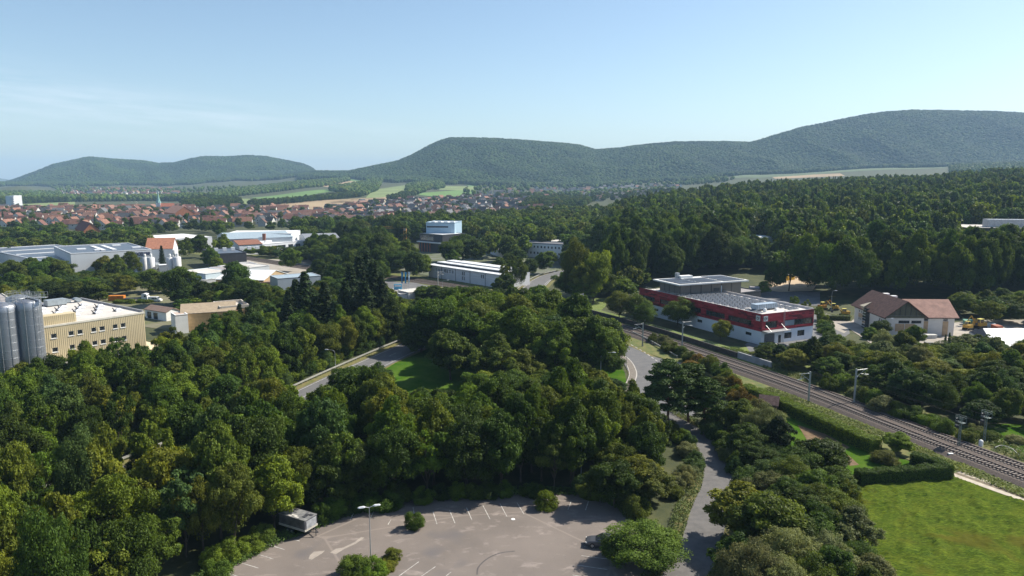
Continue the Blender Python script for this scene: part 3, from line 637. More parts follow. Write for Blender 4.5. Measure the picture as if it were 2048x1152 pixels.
# ---- red and white building
H1 = 8.7; o, ang, U, V = frame((1524.5, 630.5), (1639.8, 622), (1279.5, 579.5), H1)
rb = thing('office_building', 'crimson and white industrial building with solar panels on its flat roof', 'building', (o[0], o[1], 0), ang)
RW = mat('white_render', (0.66,0.69,0.75), .8, scale=.3, var=.04)
reds = [mat('crimson_cladding', (0.28,0.018,0.03), .5, scale=3, var=.1), mat('dark_red_cladding', (0.11,0.008,0.018), .5, scale=3, var=.1), mat('bright_red_cladding', (0.36,0.035,0.05), .5, scale=3, var=.1)]
band0, band1, band2 = 3.9, 4.9, 6.9
lwin = [(s, 2.0, 2.4, .9, 2) for s in (V-50, V-42.5, V-34, V-27.5, V-15, V-6.2) if s > 0]
fw = [(1.2, 0.02, 4.0, 3.0), (6.6, .02, 1.2, 2.3), (9.0, 1.0, 2.9, 1.8, 2), (14.2, 1.3, 2.9, 1.7, 3)]
wall(rb, (0, V), (0, 0), -.5, band0, RW, lwin); 
wf = wall(rb, (0, 0), (U, 0), -.5, band0, RW, fw)
wall(rb, (U, 0), (U, V), -.5, H1-.3, RW); wall(rb, (U, V), (0, V), -.5, H1-.3, RW)
def redbands(p0, p1, segs, label=None):
    p0 = np.array(p0, float); p1 = np.array(p1, float); L = np.linalg.norm(p1-p0); t = (p1-p0)/L; n = np.array([t[1], -t[0]]); rs_ = random.Random(3)
    hh = .36; z = band0; bm = [MB(), MB(), MB()]; big = 0
    while z < H1+.25:
        s = -.05; z1 = min(z+hh, H1+.3)
        while s < L:
            ln = rs_.choice((1.2, 1.8, 2.4, 3.6)); e = min(s+ln, L+.05); mid = (s+e)/2
            k = rs_.choices((0, 1, 2), (5, 2.4, 3))[0]
            pieces = [(s, e)]
            for (a, b, za, zb) in segs:
                if z1 > za+.02 and z < zb-.02: pieces = [g for c, d in pieces for g in ((c, min(d, a)), (max(c, b), d)) if g[1]-g[0] > .02]
            for c, d in pieces:
                A, B = p0+t*c, p0+t*(d-.02); off = (.06, .075, .068)[k]
                bm[k].prism([tuple(A-n*.02), tuple(A+n*off), tuple(B+n*off), tuple(B-n*.02)][::-1], z+.01, z1-.01)
            s = e
        z = z1
    for b_, m in zip(bm, reds): 
        ob = b_.build('cladding_panel', m, rb); ob['kind'] = 'stuff'
lseg = [(V-1.8-w_-s, V-1.8-s, 5.0, 6.5) for s, w_ in ((2.2, 9.5), (13.2, 8.5), (24, 9), (36, 9), (48, 9))]
fseg = [(1.4, 5.9, 4.7, 6.6), (8.8, U-.35, 4.75, 6.45)]
wall(rb, (0, V), (0, 0), band0, H1+.25, mat('backing', (0.2,0.02,0.03), .7), [(a, c, b-a, d-c, max(3, int((b-a)/1.3))) for a, b, c, d in lseg], fm=FRAME)
wall(rb, (0, 0), (U, 0), band0, H1+.25, MATS['backing'], [(fseg[0][0], fseg[0][2], 4.5, 1.9, 3), (fseg[1][0], 4.75, 4.0, 1.7, 1), (fseg[1][0]+4.0, 4.75, U-.35-fseg[1][0]-4.0, 1.7, 5)], fm=FRAME)
redbands((0, V), (0, 0), lseg); redbands((0, 0), (U, 0), fseg)
mb = MB(); mb.box(fseg[1][0]+.1, fseg[1][0]+3.9, .0, .06, 4.85, 6.35); mb.build('roller_blind', mat('grey_blind', (0.22,0.25,0.29), .6), rb)
mb = MB(); mb.box(1.3, 5.1, .05, .12, .02, 2.9)
for z in (.75, 1.45, 2.15): mb.box(1.3, 5.1, .02, .05, z, z+.04)
mb.build('garage_door', mat('garage_grey', (0.13,0.13,0.14), .6), rb)
SIGNW = mat('sign_white', (0.6,0.6,0.6), .6, var=.02); SIGND = mat('sign_dark', (0.1,0.1,0.11), .6, var=.02)
for (p, a_) in (((.5, -.1), 0), ((-.1, 2.2), -math.pi/2)):
    sg = MB(); sg.box(0, 1.6, -.06, .0, 0, 1.5); s_ = sg.build('logo_sign', SIGNW, rb, loc=(p[0], p[1], 6.85), rot=a_)
    l = MB(); l.box(.3, .5, -.09, -.06, .35, 1.15).box(.5, .95, -.09, -.06, .95, 1.15).box(.85, 1.05, -.09, -.06, .35, .95).box(1.15, 1.3, -.09, -.06, .55, 1.2).box(.5, .8, -.09, -.06, .3, .45); l.build('logo', SIGND, s_)
mb = MB(); mb.box(.2, 9.0, -2.6, -.1, 3.95, 4.12); mb.build('canopy', mat('grey_canopy', (0.3,0.3,0.31), .6), rb)
for x in (1.6, 7.6):
    mb = MB(); mb.tube((x, -2.3, 4.1), (x-1.0*0, -.05, 5.6), .07, n=5); mb.build('canopy_strut', GALV, rb)
mb = MB()
for x in (8.05, 8.5): mb.tube((x, -.35, 0), (x, -.35, 9.6), .04, n=4)
for z in np.arange(.4, 9.6, .35): mb.tube((8.05, -.35, z), (8.5, -.35, z), .025, n=4)
mb.build('ladder', GALV, rb)
# roof
mb = MB(); mb.box(.2, U-.2, .2, V-.2, H1-.35, H1-.05); mb.build('roof', mat('roof_membrane', (0.56,0.52,0.49), .85, scale=.2, var=.08), rb)
mb = MB(); mb.box(-.03, U+.03, -.03, .3, H1-.04, H1+.32).box(-.03, .3, .3, V, H1-.04, H1+.32).box(U-.35, U+.03, .3, V, H1-.04, H1+.6); mb.box(.3, U-.35, 41.5, 42.0, H1-.04, H1+.4); mb.build('parapet', mat('parapet_metal', (0.42,0.40,0.40), .5, .2), rb)
PVM = mat('solar_cell', (0.04,0.05,0.07), .5, .0, spec=.3, scale=.5, var=.25); PVF = mat('solar_frame', (0.62,0.63,0.65), .4, .4)
pv = MB(); pv.mi = 0; pv.quad((-.8,-.5,.16),(.8,-.5,.16),(.8,.5,.42),(-.8,.5,.42)); pv.quad((.8,-.5,.14),(-.8,-.5,.14),(-.8,.5,.40),(.8,.5,.40)); pv.mi = 1; pv.box(-.86,.86,-.56,-.5,.0,.17); pv.box(-.86,-.8,-.5,.5,.0,.2); pv.box(.8,.86,-.5,.5,0,.2); pv.quad((-.86,.5,0),(-.86,.5,.45),(.86,.5,.45),(.86,.5,0))
pvm = pv.mesh('solar_panel', [PVM, PVF]); npv = 0
for j in range(22):
    for i in range(8):
        x = 2.2+i*2.05+(j % 2)*.5; y = 3.2+j*1.68
        if y < 11.5 and 3 < x < 13.5: continue
        if x > U-1.8 or (i > 5 and 4 < j < 7): continue
        inst(pvm, 'solar_panel', rb, (x, y, H1-.04)); npv += 1
ru = thing('roof_unit', 'long silver air handling unit on the front of red building roof', 'roof unit', (o[0]+math.cos(ang)*3.2-math.sin(ang)*5.5, o[1]+math.sin(ang)*3.2+math.cos(ang)*5.5, H1), ang)
UNIT = mat('unit_blue_grey', (0.35,0.42,0.50), .45, .3); 
mb = MB(); mb.box(0, 8.2, 0, 2.4, .45, 1.9); mb.build('housing', UNIT, ru); mb = MB()
for x in np.arange(.3, 8.2, .7): mb.box(x, x+.05, -.04, -.003, .5, 1.85)
mb.build('panel_joint', DARKM, ru); mb = MB(); [mb.box(x, x+.2, .2, 2.2, 0, .45) for x in (.2, 2.8, 5.4, 7.8)]; mb.build('leg', DARKM, ru)
mb = MB(); mb.lathe([(.5,0),(.5,.7),(.3,1.0),(.05,1.1)], (1.6,-1.7,0), 10).lathe([(.35,0),(.35,.6),(.2,.8)], (6.2,-1.4,0), 8); mb.build('vent', WHITE, ru)
# upper storey block with overhanging solar roof
H2 = 12.6
o2, a2, U2, V2 = frame((1358, 569.5), (1503, 561), (1300, 558.7), H2)
ub = thing('rooftop_storey', 'dark panelled upper storey under a wide overhanging roof with solar sheets', 'rooftop storey', (o2[0], o2[1], 0), a2)
PANEL = mat('grey_wood_panel', (0.15,0.135,0.125), .7, scale=2, var=.15, stretch=(6, 6, .4))
i0 = 1.8
def upanel(p0, p1, n):
    p0 = np.array(p0, float); p1 = np.array(p1, float)
    for k in range(n):
        a = p0+(p1-p0)*(k+.04)/n; b = p0+(p1-p0)*(k+.96)/n; t = unit(b-a); nn_ = np.array([t[1], -t[0]])
        mb = MB(); mb.prism([tuple(a), tuple(a+nn_*.12), tuple(b+nn_*.12), tuple(b)][::-1], H1-.6, H2-.7); mb.build('wall_panel', PANEL, ub)
mb = MB(); mb.box(i0, U2-i0, i0, V2-i0, 0, H2-.5); mb.build('core', DARKM, ub)
upanel((i0, i0), (U2-i0, i0), 6); upanel((i0, V2-i0), (i0, i0), 4)
mb = MB(); mb.box(0, U2, 0, V2, H2-.45, H2); mb.build('roof', mat('roof_slab_white', (0.58,0.58,0.58), .7, scale=.3, var=.06), ub)
for x0_, x1_, y0_, y1_ in ((1.2, U2*.31, 1, V2-1.2), (U2*.34, U2*.62, 1.2, V2-3.5), (U2*.66, U2-1.2, 1, V2-1)):
    for k in range(3):
        ya = y0_+(y1_-y0_)*k/3; yb = y0_+(y1_-y0_)*(k+1)/3-.5
        mb = MB(); mb.box(x0_, x1_, ya, yb, H2+.03, H2+.14); mb.build('solar_sheet', PVM, ub)
mb = MB(); mb.box(U2*.33, U2*.5, V2-3.0, V2-.8, H2, H2+.9); mb.build('plant_box', WHITE, ub)
mb = MB(); mb.box(U2*.3, U2*.34, V2-1.8, V2-.6, H2, H2+1.9); mb.build('chimney', GALV, ub)
eq = thing('chiller', 'pale blue chiller units standing before the dark upper storey', 'chiller', (*P(1434, 583, H1+.2), H1-.3), a2)
mb = MB(); mb.box(-2.6, 2.6, -1, 1, .2, 2.6); mb.build('housing', mat('pale_blue_metal', (0.5,0.56,0.62), .5, .2), eq)
mb = MB(); mb.box(-2.3, .2, -1.05, -1.003, .9, 2.0); mb.build('grille', DARKM, eq); mb = MB(); mb.box(-2.5, -2.3, -.9, .9, 0, .2).box(2.3, 2.5, -.9, .9, 0, .2); mb.build('leg', DARKM, eq)
mb = MB(); mb.box(.5, .8, 0, 1, 0, 0.01)
# low wing behind on the right
t, _, _ = bldg('side_wing', 'dark low wing behind the white roofed red building', 'building wing', (1455, 590), (1522, 582), None, 7.0, DARKM, mat('grey_roofing', None), V=10, par=.3)
mb = MB()
pts = [(0, V-18), (0, V-.2)]
mb.box(.1, .16, V-26, V-.3, H1+.9, H1+.96)
for y in np.arange(V-26, V-.3, 1.5): mb.box(.1, .15, y, y+.05, H1+.3, H1+.9)
mb.build('railing', GALV, rb)

# ---- brown roofed yard house
HE = 6.3; o, ang, U, V = frame((1773, 631), (1850, 632), (1708, 607), HE)
BR = mat('brown_roof_tiles', (0.115,0.062,0.05), .85, scale=1.2, var=.25, bump=.5, bscale=12); BR2 = mat('pale_roof_tiles', (0.27,0.155,0.125), .85, scale=.6, var=.2, bump=.5, bscale=12)  # right wing tiles are a paler pinkish brown than the main roof
GF = mat('olive_gable_panel', (0.09,0.09,0.065), .7, scale=1); TANP = mat('tan_panel', (0.38,0.27,0.17), .8); WR = mat('warm_white_render', (0.58,0.55,0.52), .85, scale=.3, var=.05)
bh = thing('yard_house', 'brown tiled depot house with dark gable and paler right wing', 'house', (o[0], o[1], 0), ang)
lw = [(s, z, .75, .8) for z in (1.6, 4.0) for s in np.arange(V*.14, V*.47, 1.35)]
lw += [(s, z, .75, .8) for z in (1.4, 3.9) for s in np.arange(V*.79, V*.95, 1.3)]
wall(bh, (0, V), (0, 0), -.5, HE, WR, lw, fm=FRAME); wall(bh, (0, 0), (U, 0), -.5, HE, WR, [(3.7, 3.9, 3.3, .9, 2), (7.5, 3.9, 3.0, .9, 2), (3.7, .6, 3.3, .9, 2), (7.5, .6, 3.0, .9, 2)] if U > 11 else [(U*.28, 3.9, U*.2, .9, 2), (U*.52, 3.9, U*.2, .9, 2), (U*.28, .5, U*.2, .9, 2), (U*.52, .5, U*.2, .9, 2)])
wall(bh, (U, 0), (U, V), -.5, HE, WR); wall(bh, (U, V), (0, V), -.5, HE, WR)
mb = MB(); mb.prism([(U*.25, 0), (U*.25, -.08), (U*.49, -.08), (U*.49, 0)], 1.5, 3.8); mb.build('tan_panel', TANP, bh)
mb = MB(); mb.prism([(U*.51, 0), (U*.51, -.08), (U*.76, -.08), (U*.76, 0)], 1.5, 3.8); mb.build('tan_panel', TANP, bh)
mb = MB(); mb.prism([(-.08, V*.53), (-.08, V*.86), (0, V*.86), (0, V*.53)], 2.5, 3.85); mb.build('tan_panel', TANP, bh)
roof_gable(bh, 0, U, 0, V, HE, 4.3, BR, 'y', 1.0, wallm=GF)
for k in range(7):
    x = U*(k+.5)/7; zt = HE+4.3*(1-abs(x-U/2)/(U/2)); mb = MB(); mb.box(x-.05, x+.05, -.14, -.0, HE-.3, zt); mb.build('gable_batten', DARKM, bh)
mb = MB(); mb.box(-.3, U+.3, -.16, -.0, HE-.75, HE-.02); mb.build('fascia', GF, bh)
mb = MB(); mb.box(-.16, 0.0, .3, V-.3, HE-1.2, HE-.3); mb.build('fascia', GF, bh)
# glazed stair tower on the left side with pointed cap
mb = MB(); mb.box(-1.3, -.02, V*.50, V*.62-.4, 0, HE+.2); mb.build('stair_glazing', GLASS, bh)
mb = MB()
for z in np.arange(.6, HE, .9): mb.box(-1.36, -1.3, V*.50, V*.62-.4, z, z+.09)
mb.build('glazing_bar', WFRAME, bh)
mb = MB(); yc = V*.56-.2; a_, b_, c_ = (-2.2, yc-1.6, HE+.9), (-2.2, yc+1.6, HE+.9), (.9, yc, HE+2.2); d_ = (-1.5, yc, HE-.6)
mb.tri(a_, b_, c_); mb.tri(a_, c_, d_); mb.tri(b_, d_, c_); mb.tri(a_, d_, b_); mb.build('stair_cap', mat('tan_metal', (0.38,0.33,0.25), .6), bh)
# right wing
_, _, UW, _ = frame((1850, 632), (1913, 632), (1850, 600), HE); 
wall(bh, (U, .8), (U+UW, .8), -.5, HE-.3, WR, [(.3, HE-1.7, 1.4, 1.0), (UW-3.3, HE-1.7, 1.3, 1.0)]); wall(bh, (U+UW, .8), (U+UW, 12.5), -.5, HE-.3, WR); wall(bh, (U+UW, 12.5), (U, 12.5), -.5, HE-.3, WR)
roof_gable(bh, U-3.0, U+UW+.3, .8, 12.5, HE-.3, 4.1, BR2, 'x', .7, wallm=None)
mb = MB(); mb.tri((U+UW, .8, HE-.3), (U+UW, 12.5, HE-.3), (U+UW, 6.65, HE+3.8)); mb.build('gable', GF, bh)
mb = MB(); mb.box(U+.2, U+UW, .65, .79, HE-1.0, HE-.3); mb.build('fascia', GF, bh)
for dx in (.1, UW-3.4): mb = MB(); mb.prism([(U+dx, .79), (U+dx, .7), (U+dx+1.6, .7), (U+dx+1.6, .79)], 0, HE-1.8); mb.build('tan_panel', TANP, bh)
for dy in (V*.35, V*.12):
    mb = MB(); mb.box(U*.55, U*.7, V-dy-4, V-dy-2.6, HE+3.4, HE+4.4); mb.build('roof_window', WHITE, bh)
# ---- grey and white shed right edge
t = thing('storage_shed', 'low shed with white sheet roof and dark hipped end, right edge', 'shed', (0, 0, 0))
E = [P(1988, 692, 3.2), P(2090, 692, 3.2), P(2100, 664, 3.2), P(1938, 662.5, 3.2)]; Rg = [P(1966, 656.5, 6.0), P(2100, 657, 6.0)]
# ridge sits above the mid line of the shed
cx0 = (np.array(E[0])+np.array(E[3]))/2; 
r0 = np.array(Rg[0]); r1 = np.array(Rg[1])
mb = MB(); mb.poly([(*E[0], 3.2), (*E[1], 3.2), (*r1, 6.0), (*r0, 6.0)]); mb.poly([(*E[2], 3.2), (*E[3], 3.2), (*r0, 6.0), (*r1, 6.0)]); mb.build('roof', mat('white_sheet_roof', (0.66,0.67,0.70), .5, scale=.5), t)
mb = MB(); mb.poly([(*E[3], 3.2), (*E[0], 3.2), (*r0, 6.0)]); mb.build('roof', mat('slate_sheet', (0.10,0.11,0.135), .6), t)['label'] = 'dark grey hipped roof end'
mb = MB(); mb.prism([tuple(np.array(e)*.998) for e in E], -.3, 3.15); mb.build('wall', WR, t)
# ------------------------------------------------------------------ mid distance buildings
WW = mat('white_wall', (0.60,0.62,0.66), .85, scale=.2, var=.05); BLUEW = mat('blue_white_cladding', (0.42,0.52,0.62), .6, scale=.2, var=.05)
GREYC = mat('grey_cladding', (0.40,0.43,0.46), .6, scale=.2, var=.06); PALEB = mat('pale_blue_wall', (0.50,0.60,0.66), .7, scale=.2, var=.05)
PVR = mat('solar_roof', (0.085,0.095,0.12), .35, .1, scale=.35, var=.2, spec=.6); REDR = mat('red_roof', (0.33,0.12,0.075), .85, scale=1, var=.2); TANW = mat('tan_wall', (0.36,0.26,0.15), .85, scale=.3)
DGREY = mat('anthracite', (0.045,0.047,0.055), .6); BRICKR = mat('brick_red_wall', (0.36,0.12,0.07), .85, scale=1)
def W_(U, n, z, w_, h_, m0=1.2, mull=1): return [(s, z, w_, h_, mull) for s in rows(U, n, w_, m0, m0)]
# warehouse with solar roofs and lettering
t, U, V = bldg('warehouse', 'large white warehouse with dark solar roof, low front hall', 'warehouse', (92, 524.5), (262, 514.5), (-60, 500), 8.2, GREYC, PVR, fwin=[(s, .1, 3.6, 4.2) for s in (18, 30, 42)], pm=WW)
for k in range(3):
    mb = MB(); mb.box(2, U-2, V*(k+1)/4, V*(k+1)/4+1.6, 8.2, 8.45); mb.build('roof_strip', FLATB, t)
for k in range(7):
    mb = MB(); mb.box(U*.45+2.0*k*2, U*.45+2.0*k*2+2.2, 3+2*(k % 2), 5+2*(k % 2), 8.2, 8.6); mb.build('skylight', DOME, t)
t, U, V = bldg('warehouse', 'upper white warehouse hall carrying the dark lettering, solar roof', 'warehouse', (141, 508), (306, 500.5), (88, 494.5), 12.4, mat('silver_fascia', (0.55,0.57,0.6), .6, scale=.2, var=.04), PVR, fwin=[(26, 8.2, 34, 1.6, 9)], pm=WW)
for (fx, fy) in ((.18, .45), (.35, .25), (.7, .7), (.85, .3)):
    mb = MB(); mb.box(U*fx, U*fx+4, V*fy, V*fy+3, 12.4, 12.9); mb.build('skylight', DOME, t)
for f0 in (.42, .56):
    mb = MB(); mb.box(U*f0, U*f0+2, V*.2, V*.8, 12.4, 12.75); mb.build('roof_strip', FLATB, t)
fc = bpy.data.curves.new('lettering', 'FONT'); fc.body = 'FACKELMANN'; fc.size = 2.3; fc.offset = .05; fc.extrude = .08; fc.space_character = 1.05
fo = bpy.data.objects.new('lettering_tmp', fc); COL.objects.link(fo); bpy.context.view_layer.update()
me = bpy.data.meshes.new_from_object(fo.evaluated_get(bpy.context.evaluated_depsgraph_get())); bpy.data.objects.remove(fo)
me.materials.clear(); me.materials.append(mat('navy_letters', (0.02,0.02,0.06), .6)); lo_ = inst(me, 'lettering', t); 
wlet = max(v.co.x for v in me.vertices)-min(v.co.x for v in me.vertices); lo_.scale = (U*.19/wlet, 1.15, 1); lo_.location = (U*.79, -.12, 9.6); lo_.rotation_euler = (math.pi/2, 0, 0)
bldg('storage_building', 'beige flat shed at left edge before the warehouse', 'shed', (30, 537), (62, 535), (-60, 527), 5, WW, mat('beige_roof', (0.5,0.45,0.4), .9), par=.2)
# white house red roof
bldg('house', 'white gabled house with steep orange red roof behind the warehouse', 'house', (291, 498), (345, 497), None, 9, WW, mat('orange_roof', (0.36,0.16,0.10), .85, scale=1, var=.15), V=13, roof='gable', rise=5.5, lwin=[(3, 5, 1.2, 1.4), (8, 5, 1.2, 1.4)])
def wsilo(px, ybase, dia, h, label):
    x, y = P(px, ybase, 0); t = thing('white_silo', label, 'silo', (x, y, 0), group='white cement silos')
    mb = MB(); mb.lathe([(dia/2, 2.2), (dia/2, h-.2), (dia/2*.9, h)], (0, 0, 0), 20); mb.build('shell', mat('silo_white', (0.6,0.6,0.61), .6, scale=1, var=.06), t, smooth=True)
    mb = MB(); mb.lathe([(.5, .8), (dia/2, 2.2)], (0, 0, 0), 14); mb.build('cone', GREYC, t)
    for a in range(4): mb = MB(); mb.tube((dia*.45*math.cos(a*1.57+.8), dia*.45*math.sin(a*1.57+.8), 0), (dia*.45*math.cos(a*1.57+.8), dia*.45*math.sin(a*1.57+.8), 2.4), .12, n=5); mb.build('leg', GALV, t)
    mb = MB(); mb.lathe([(.55, h), (.55, h+1.6), (.3, h+1.8)], (.3, 0, 0), 10); mb.build('filter', WHITE, t)
    mb = MB()
    for k in range(10): a, b = k*.628, (k+1)*.628; mb.tube((dia/2*math.cos(a), dia/2*math.sin(a), h+1), (dia/2*math.cos(b), dia/2*math.sin(b), h+1), .03, n=4).tube((dia/2*math.cos(a), dia/2*math.sin(a), h), (dia/2*math.cos(a), dia/2*math.sin(a), h+1), .03, n=4)
    mb.build('railing', GALV, t)
wsilo(291, 549, 2.6, 8.6, 'slim leftmost white silo of the left pair by the conveyor')
wsilo(303.5, 550, 3.6, 8.9, 'wide white silo beside the dark conveyor, right one of left pair')
wsilo(341, 552, 2.9, 9.2, 'left white silo of the right pair above the big tree')
wsilo(356, 552, 3.8, 9.6, 'right wide white silo of the right pair above the big tree')
# conveyor and aggregate walls
a = P(308, 548, 0); t = thing('conveyor', 'dark sloping conveyor and hopper between the white silo pairs', 'conveyor', (*a, 0), .5)
mb = MB(); mb.box(-.6, .6, -14, 3, 0, .1); i = len(mb.v)
mb = MB(); mb.tube((0,-14,.8), (0,3,6.2), .7, n=4); mb.build('belt', DARKM, t); mb = MB(); mb.lathe([(.6,2),(2,4.4),(2,5.4)], (1,2.5,0), 4); mb.build('hopper', mat('hopper_grey', (0.3,0.33,0.36), .6), t)
mb = MB(); [mb.tube((x, y, 0), (x, y, h_), .12, n=4) for x, y, h_ in ((-.6,-8,2.6),(.6,-8,2.6),(-.6,-2,4.5),(.6,-2,4.5),(0,2,2.5),(2,2,2.5),(0,3.4,2.5),(2,3.4,2.5))]; mb.build('leg', DARKM, t)
bldg('hopper_shed', 'small grey shed between the two white silo pairs', 'shed', (318, 531), (337, 530), None, 5, GREYC, FLATB, V=6, par=.1)
for k, (a, b) in enumerate((((266, 563), (296, 545)), ((276, 566), (303, 548)))):
    pa, pb = np.array(P(*a)), np.array(P(*b)); d = unit(pb-pa); n = np.array([-d[1], d[0]])*.25
    mb = MB(); mb.prism([tuple(pa-n), tuple(pb-n), tuple(pb+n), tuple(pa+n)], 0, 2.2); tag(mb.build('bay_wall', CONC), ['left', 'right'][k]+' low concrete wall of the gravel bay below white silos', 'bay wall')
mb = MB(); c = P(311, 556); mb.lathe([(4, 0), (2.4, 1.2), (.3, 2.0)], (*c, 0), 9); tag(mb.build('gravel_heap', SAND, smooth=False), 'pale gravel heap under the conveyor by the white silos', 'gravel heap')
# rows of sheds
bldg('garage_row', 'pale blue garage row with light grey flat roof, nearer left block', 'garage row', (411, 548), (452, 541), (380, 540), 5.5, PALEB, FLATW, par=.1, fwin=[(s, .1, 2.2, 3.0) for s in (1, 4.4, 7.8, 11)])
bldg('garage_row', 'white shed row with dark roof behind the pale blue garages', 'garage row', (455, 541.5), (487, 537), (430, 534), 5.5, WW, mat('grey_roofing', None), par=.1)
bldg('workshop', 'long pale workshop roof running towards the white corner house', 'workshop', (487, 537), (522, 530), (455, 530), 5.5, GREYC, FLATW, par=.1)
bldg('corner_house', 'small white house with big windows beside the storage yard', 'house', (505, 533), (523.5, 531), (484, 525), 5.4, WHITE, mat('grey_roofing', None), par=.2, fwin=[(1.5, 2.6, 2, 1.5, 2), (4.2, 2.6, 3.4, 1.5, 3), (8.5, 2.6, 2.0, 1.5, 2)])
bldg('tan_hall', 'tan gabled hall with bright roof slope beside the storage yard', 'hall', (527, 561), (575, 548), None, 4.6, TANW, mat('bright_metal_roof', None), V=22, roof='gable', rise=3.0, along='y')
bldg('container_block', 'blue grey windowless box building right of the tan hall', 'hall', (555, 557.5), (640, 551), (543, 551), 8, GREYC, mat('blue_metal_roof', (0.33,0.40,0.45), .5, .2), par=.12)
bldg('low_building', 'low brown roofed flat with orange stripe left of box building', 'building', (505, 566), (546, 564), None, 4, TANW, mat('brown_flat_roof', (0.22,0.15,0.12), .9), V=12, par=.1)
t, U, V = bldg('green_building', 'dark green low building with white shutter doors and brown roof', 'building', (404, 578), (447, 576), (393, 571), 4.0, mat('green_wall', (0.02,0.14,0.07), .7), mat('brown_flat_roof', None), par=.1, fwin=[(1.6, .6, 2.2, 2.2), (6.2, .6, 2.2, 2.2)], gm=WHITE)
bldg('white_terrace', 'white walled low terrace above the green building', 'building', (402, 560), (447, 556), (392, 553), 3.0, WHITE, mat('pinkish_flat', (0.45,0.36,0.31), .9), par=.1)
t, U, V = bldg('garage', 'small white gabled garage with two dark doors near beige factory', 'garage', (332, 625), (350.5, 620), (300, 617), 3.0, WHITE, mat('brown_flat_roof', None), roof='gable', rise=1.1, lwin=[(1.0, .05, 2.5, 2.3), (4.6, .05, 2.5, 2.3)], along='y')
t, U, V = bldg('warehouse', 'white walled warehouse with low tan roof behind the bushes', 'warehouse', (362, 628.5), (470, 624), (352, 616), 5.5, mat('orange_tan_wall', (0.55,0.37,0.19), .85), mat('tan_roof', (0.30,0.24,0.17), .9), roof='gable', rise=2.0)
bldg('warehouse_block', 'bright white square block at the left of tan warehouse', 'building', (350, 631), (376, 629), (337, 626), 5.8, WHITE, mat('pinkish_flat', None), par=.15)
bldg('tan_block', 'orange tan walled block with pale roof edge beyond warehouse', 'building', (440, 619), (497, 613.5), (430, 608), 6, MATS['orange_tan_wall'], mat('beige_roof', None), par=.9, pm=mat('pale_parapet', (0.5,0.46,0.4), .8))
# distant sheds
bldg('long_shed', 'long bright white roofed shed far left beyond the trees', 'shed', (328, 479), (424, 473.5), None, 8, WW, mat('bright_roof', (0.72,0.71,0.70), .6), V=45, par=.1)
bldg('long_hall', 'blue grey industrial hall behind the office with brown roofs', 'hall', (455, 479), (585, 474), None, 9, GREYC, mat('blue_metal_roof', None), V=40, roof='gable', rise=3)
bldg('long_shed', 'bright white roofed long shed behind the blue grey hall', 'shed', (447, 468), (582, 467), None, 11, WW, mat('bright_roof', None), V=35, par=.1)
t, U, V = bldg('sawtooth_hall', 'low hall with row of bright roof lights and big windows', 'hall', (522, 489), (612, 481), None, 6, WW, FLATB, V=35, fwin=[(s, 1.6, 4.2, 2.8, 2) for s in (3, 9.5, 16, 22.5, 29)], par=.15)
for k in range(5): mb = MB(); mb.prism([(4+6.5*k, 8), (9+6.5*k, 8), (9+6.5*k, 30), (4+6.5*k, 30)], 6, 7.4); mb.build('roof_light', DOME, t)
bldg('office', 'grey office with hipped brown roof left of the low hall', 'office', (478, 490.5), (523, 487.5), (462, 487), 6.5, WW, mat('brown_hip_roof', (0.20,0.09,0.06), .85), roof='gable', rise=2.4, fwin=W_(15, 3, 3.2, 1.4, 1.4))
mb = MB(); p_ = P(529, 488, 5); mb.box(-.9, .9, -.9, .9, 0, 12.0); tag(mb.build('brick_chimney', mat('dark_brick', (0.17,0.07,0.045), .85), loc=(*p_, 0)), 'square red brown chimney beside the low hall', 'chimney')
bldg('gabled_hall', 'pale blue gabled hall front right of the low hall', 'hall', (607, 491), (640, 492), None, 6, PALEB, mat('slate_roof', (0.10,0.10,0.12), .7), V=30, roof='gable', rise=3, along='y', fwin=W_(13, 3, 2.4, 1.6, 1.4))
bldg('grey_hall', 'grey sloped roof hall behind the pale blue gable', 'hall', (612, 479), (680, 477), None, 8, GREYC, mat('grey_metal', (0.25,0.26,0.28), .5, .2), V=40, roof='gable', rise=2.4)
bldg('white_hall_roof', 'bright white flat roof right of the pale blue gable', 'hall', (638, 490), (680, 488), None, 5, WW, mat('bright_roof', None), V=22, par=.1)
t, U, V = bldg('dark_hall', 'anthracite flat hall with light roof strip among trees', 'hall', (428, 509), (492, 505.5), (408, 499), 8, DGREY, PVR, par=.4)
for k in range(6): mb = MB(); mb.box(4+k*4.5, 6+k*4.5, V*.6, V*.6+2, 8, 9.6); mb.build('roof_vent', FLATB, t)
# white building by the railway with stepped bright roofs
o, ang, U, V = frame((1003, 550), None, (857, 529), 6.0, U=17)
t = thing('depot_building', 'long white building with stepped bright roof strips by the railway', 'building', (o[0], o[1], 0), ang)
lw = [(s, 3.2, .7, 1.7) for s in (V-14, V-12.7, V-28, V-26.7, V-41, V-39.7)] + [(s, 1.0, .7, 1.7) for s in (V-28, V-26.7)] + [(s, 3.4, .7, 1.4) for s in np.arange(6, 20, 2.2)]
lw = [w_ for w_ in lw if 0.3 < w_[0] < V-1.5]
wall(t, (0, V), (0, 0), -.5, 5.8, WW, lw); wall(t, (0, 0), (U, 0), -.5, 5.8, WW); wall(t, (U, 0), (U, V), -.5, 5.8, WW); wall(t, (U, V), (0, V), -.5, 5.8, WW)
for k, (xa, xb, z) in enumerate(((-.8, 4.2, 5.85), (4.2, 8.6, 6.9), (8.6, 13, 7.4), (13, U+.5, 6.8))):
    mb = MB(); mb.box(xa, xb, -.6+k*1.5, V+.6-k*2, z, z+.3); mb.build('roof', FLATB, t)
    if k: mb = MB(); mb.box(xa+.1, xb-.2, k*1.5, V-k*2, 5.8, z); mb.build('clerestory', DGREY, t)
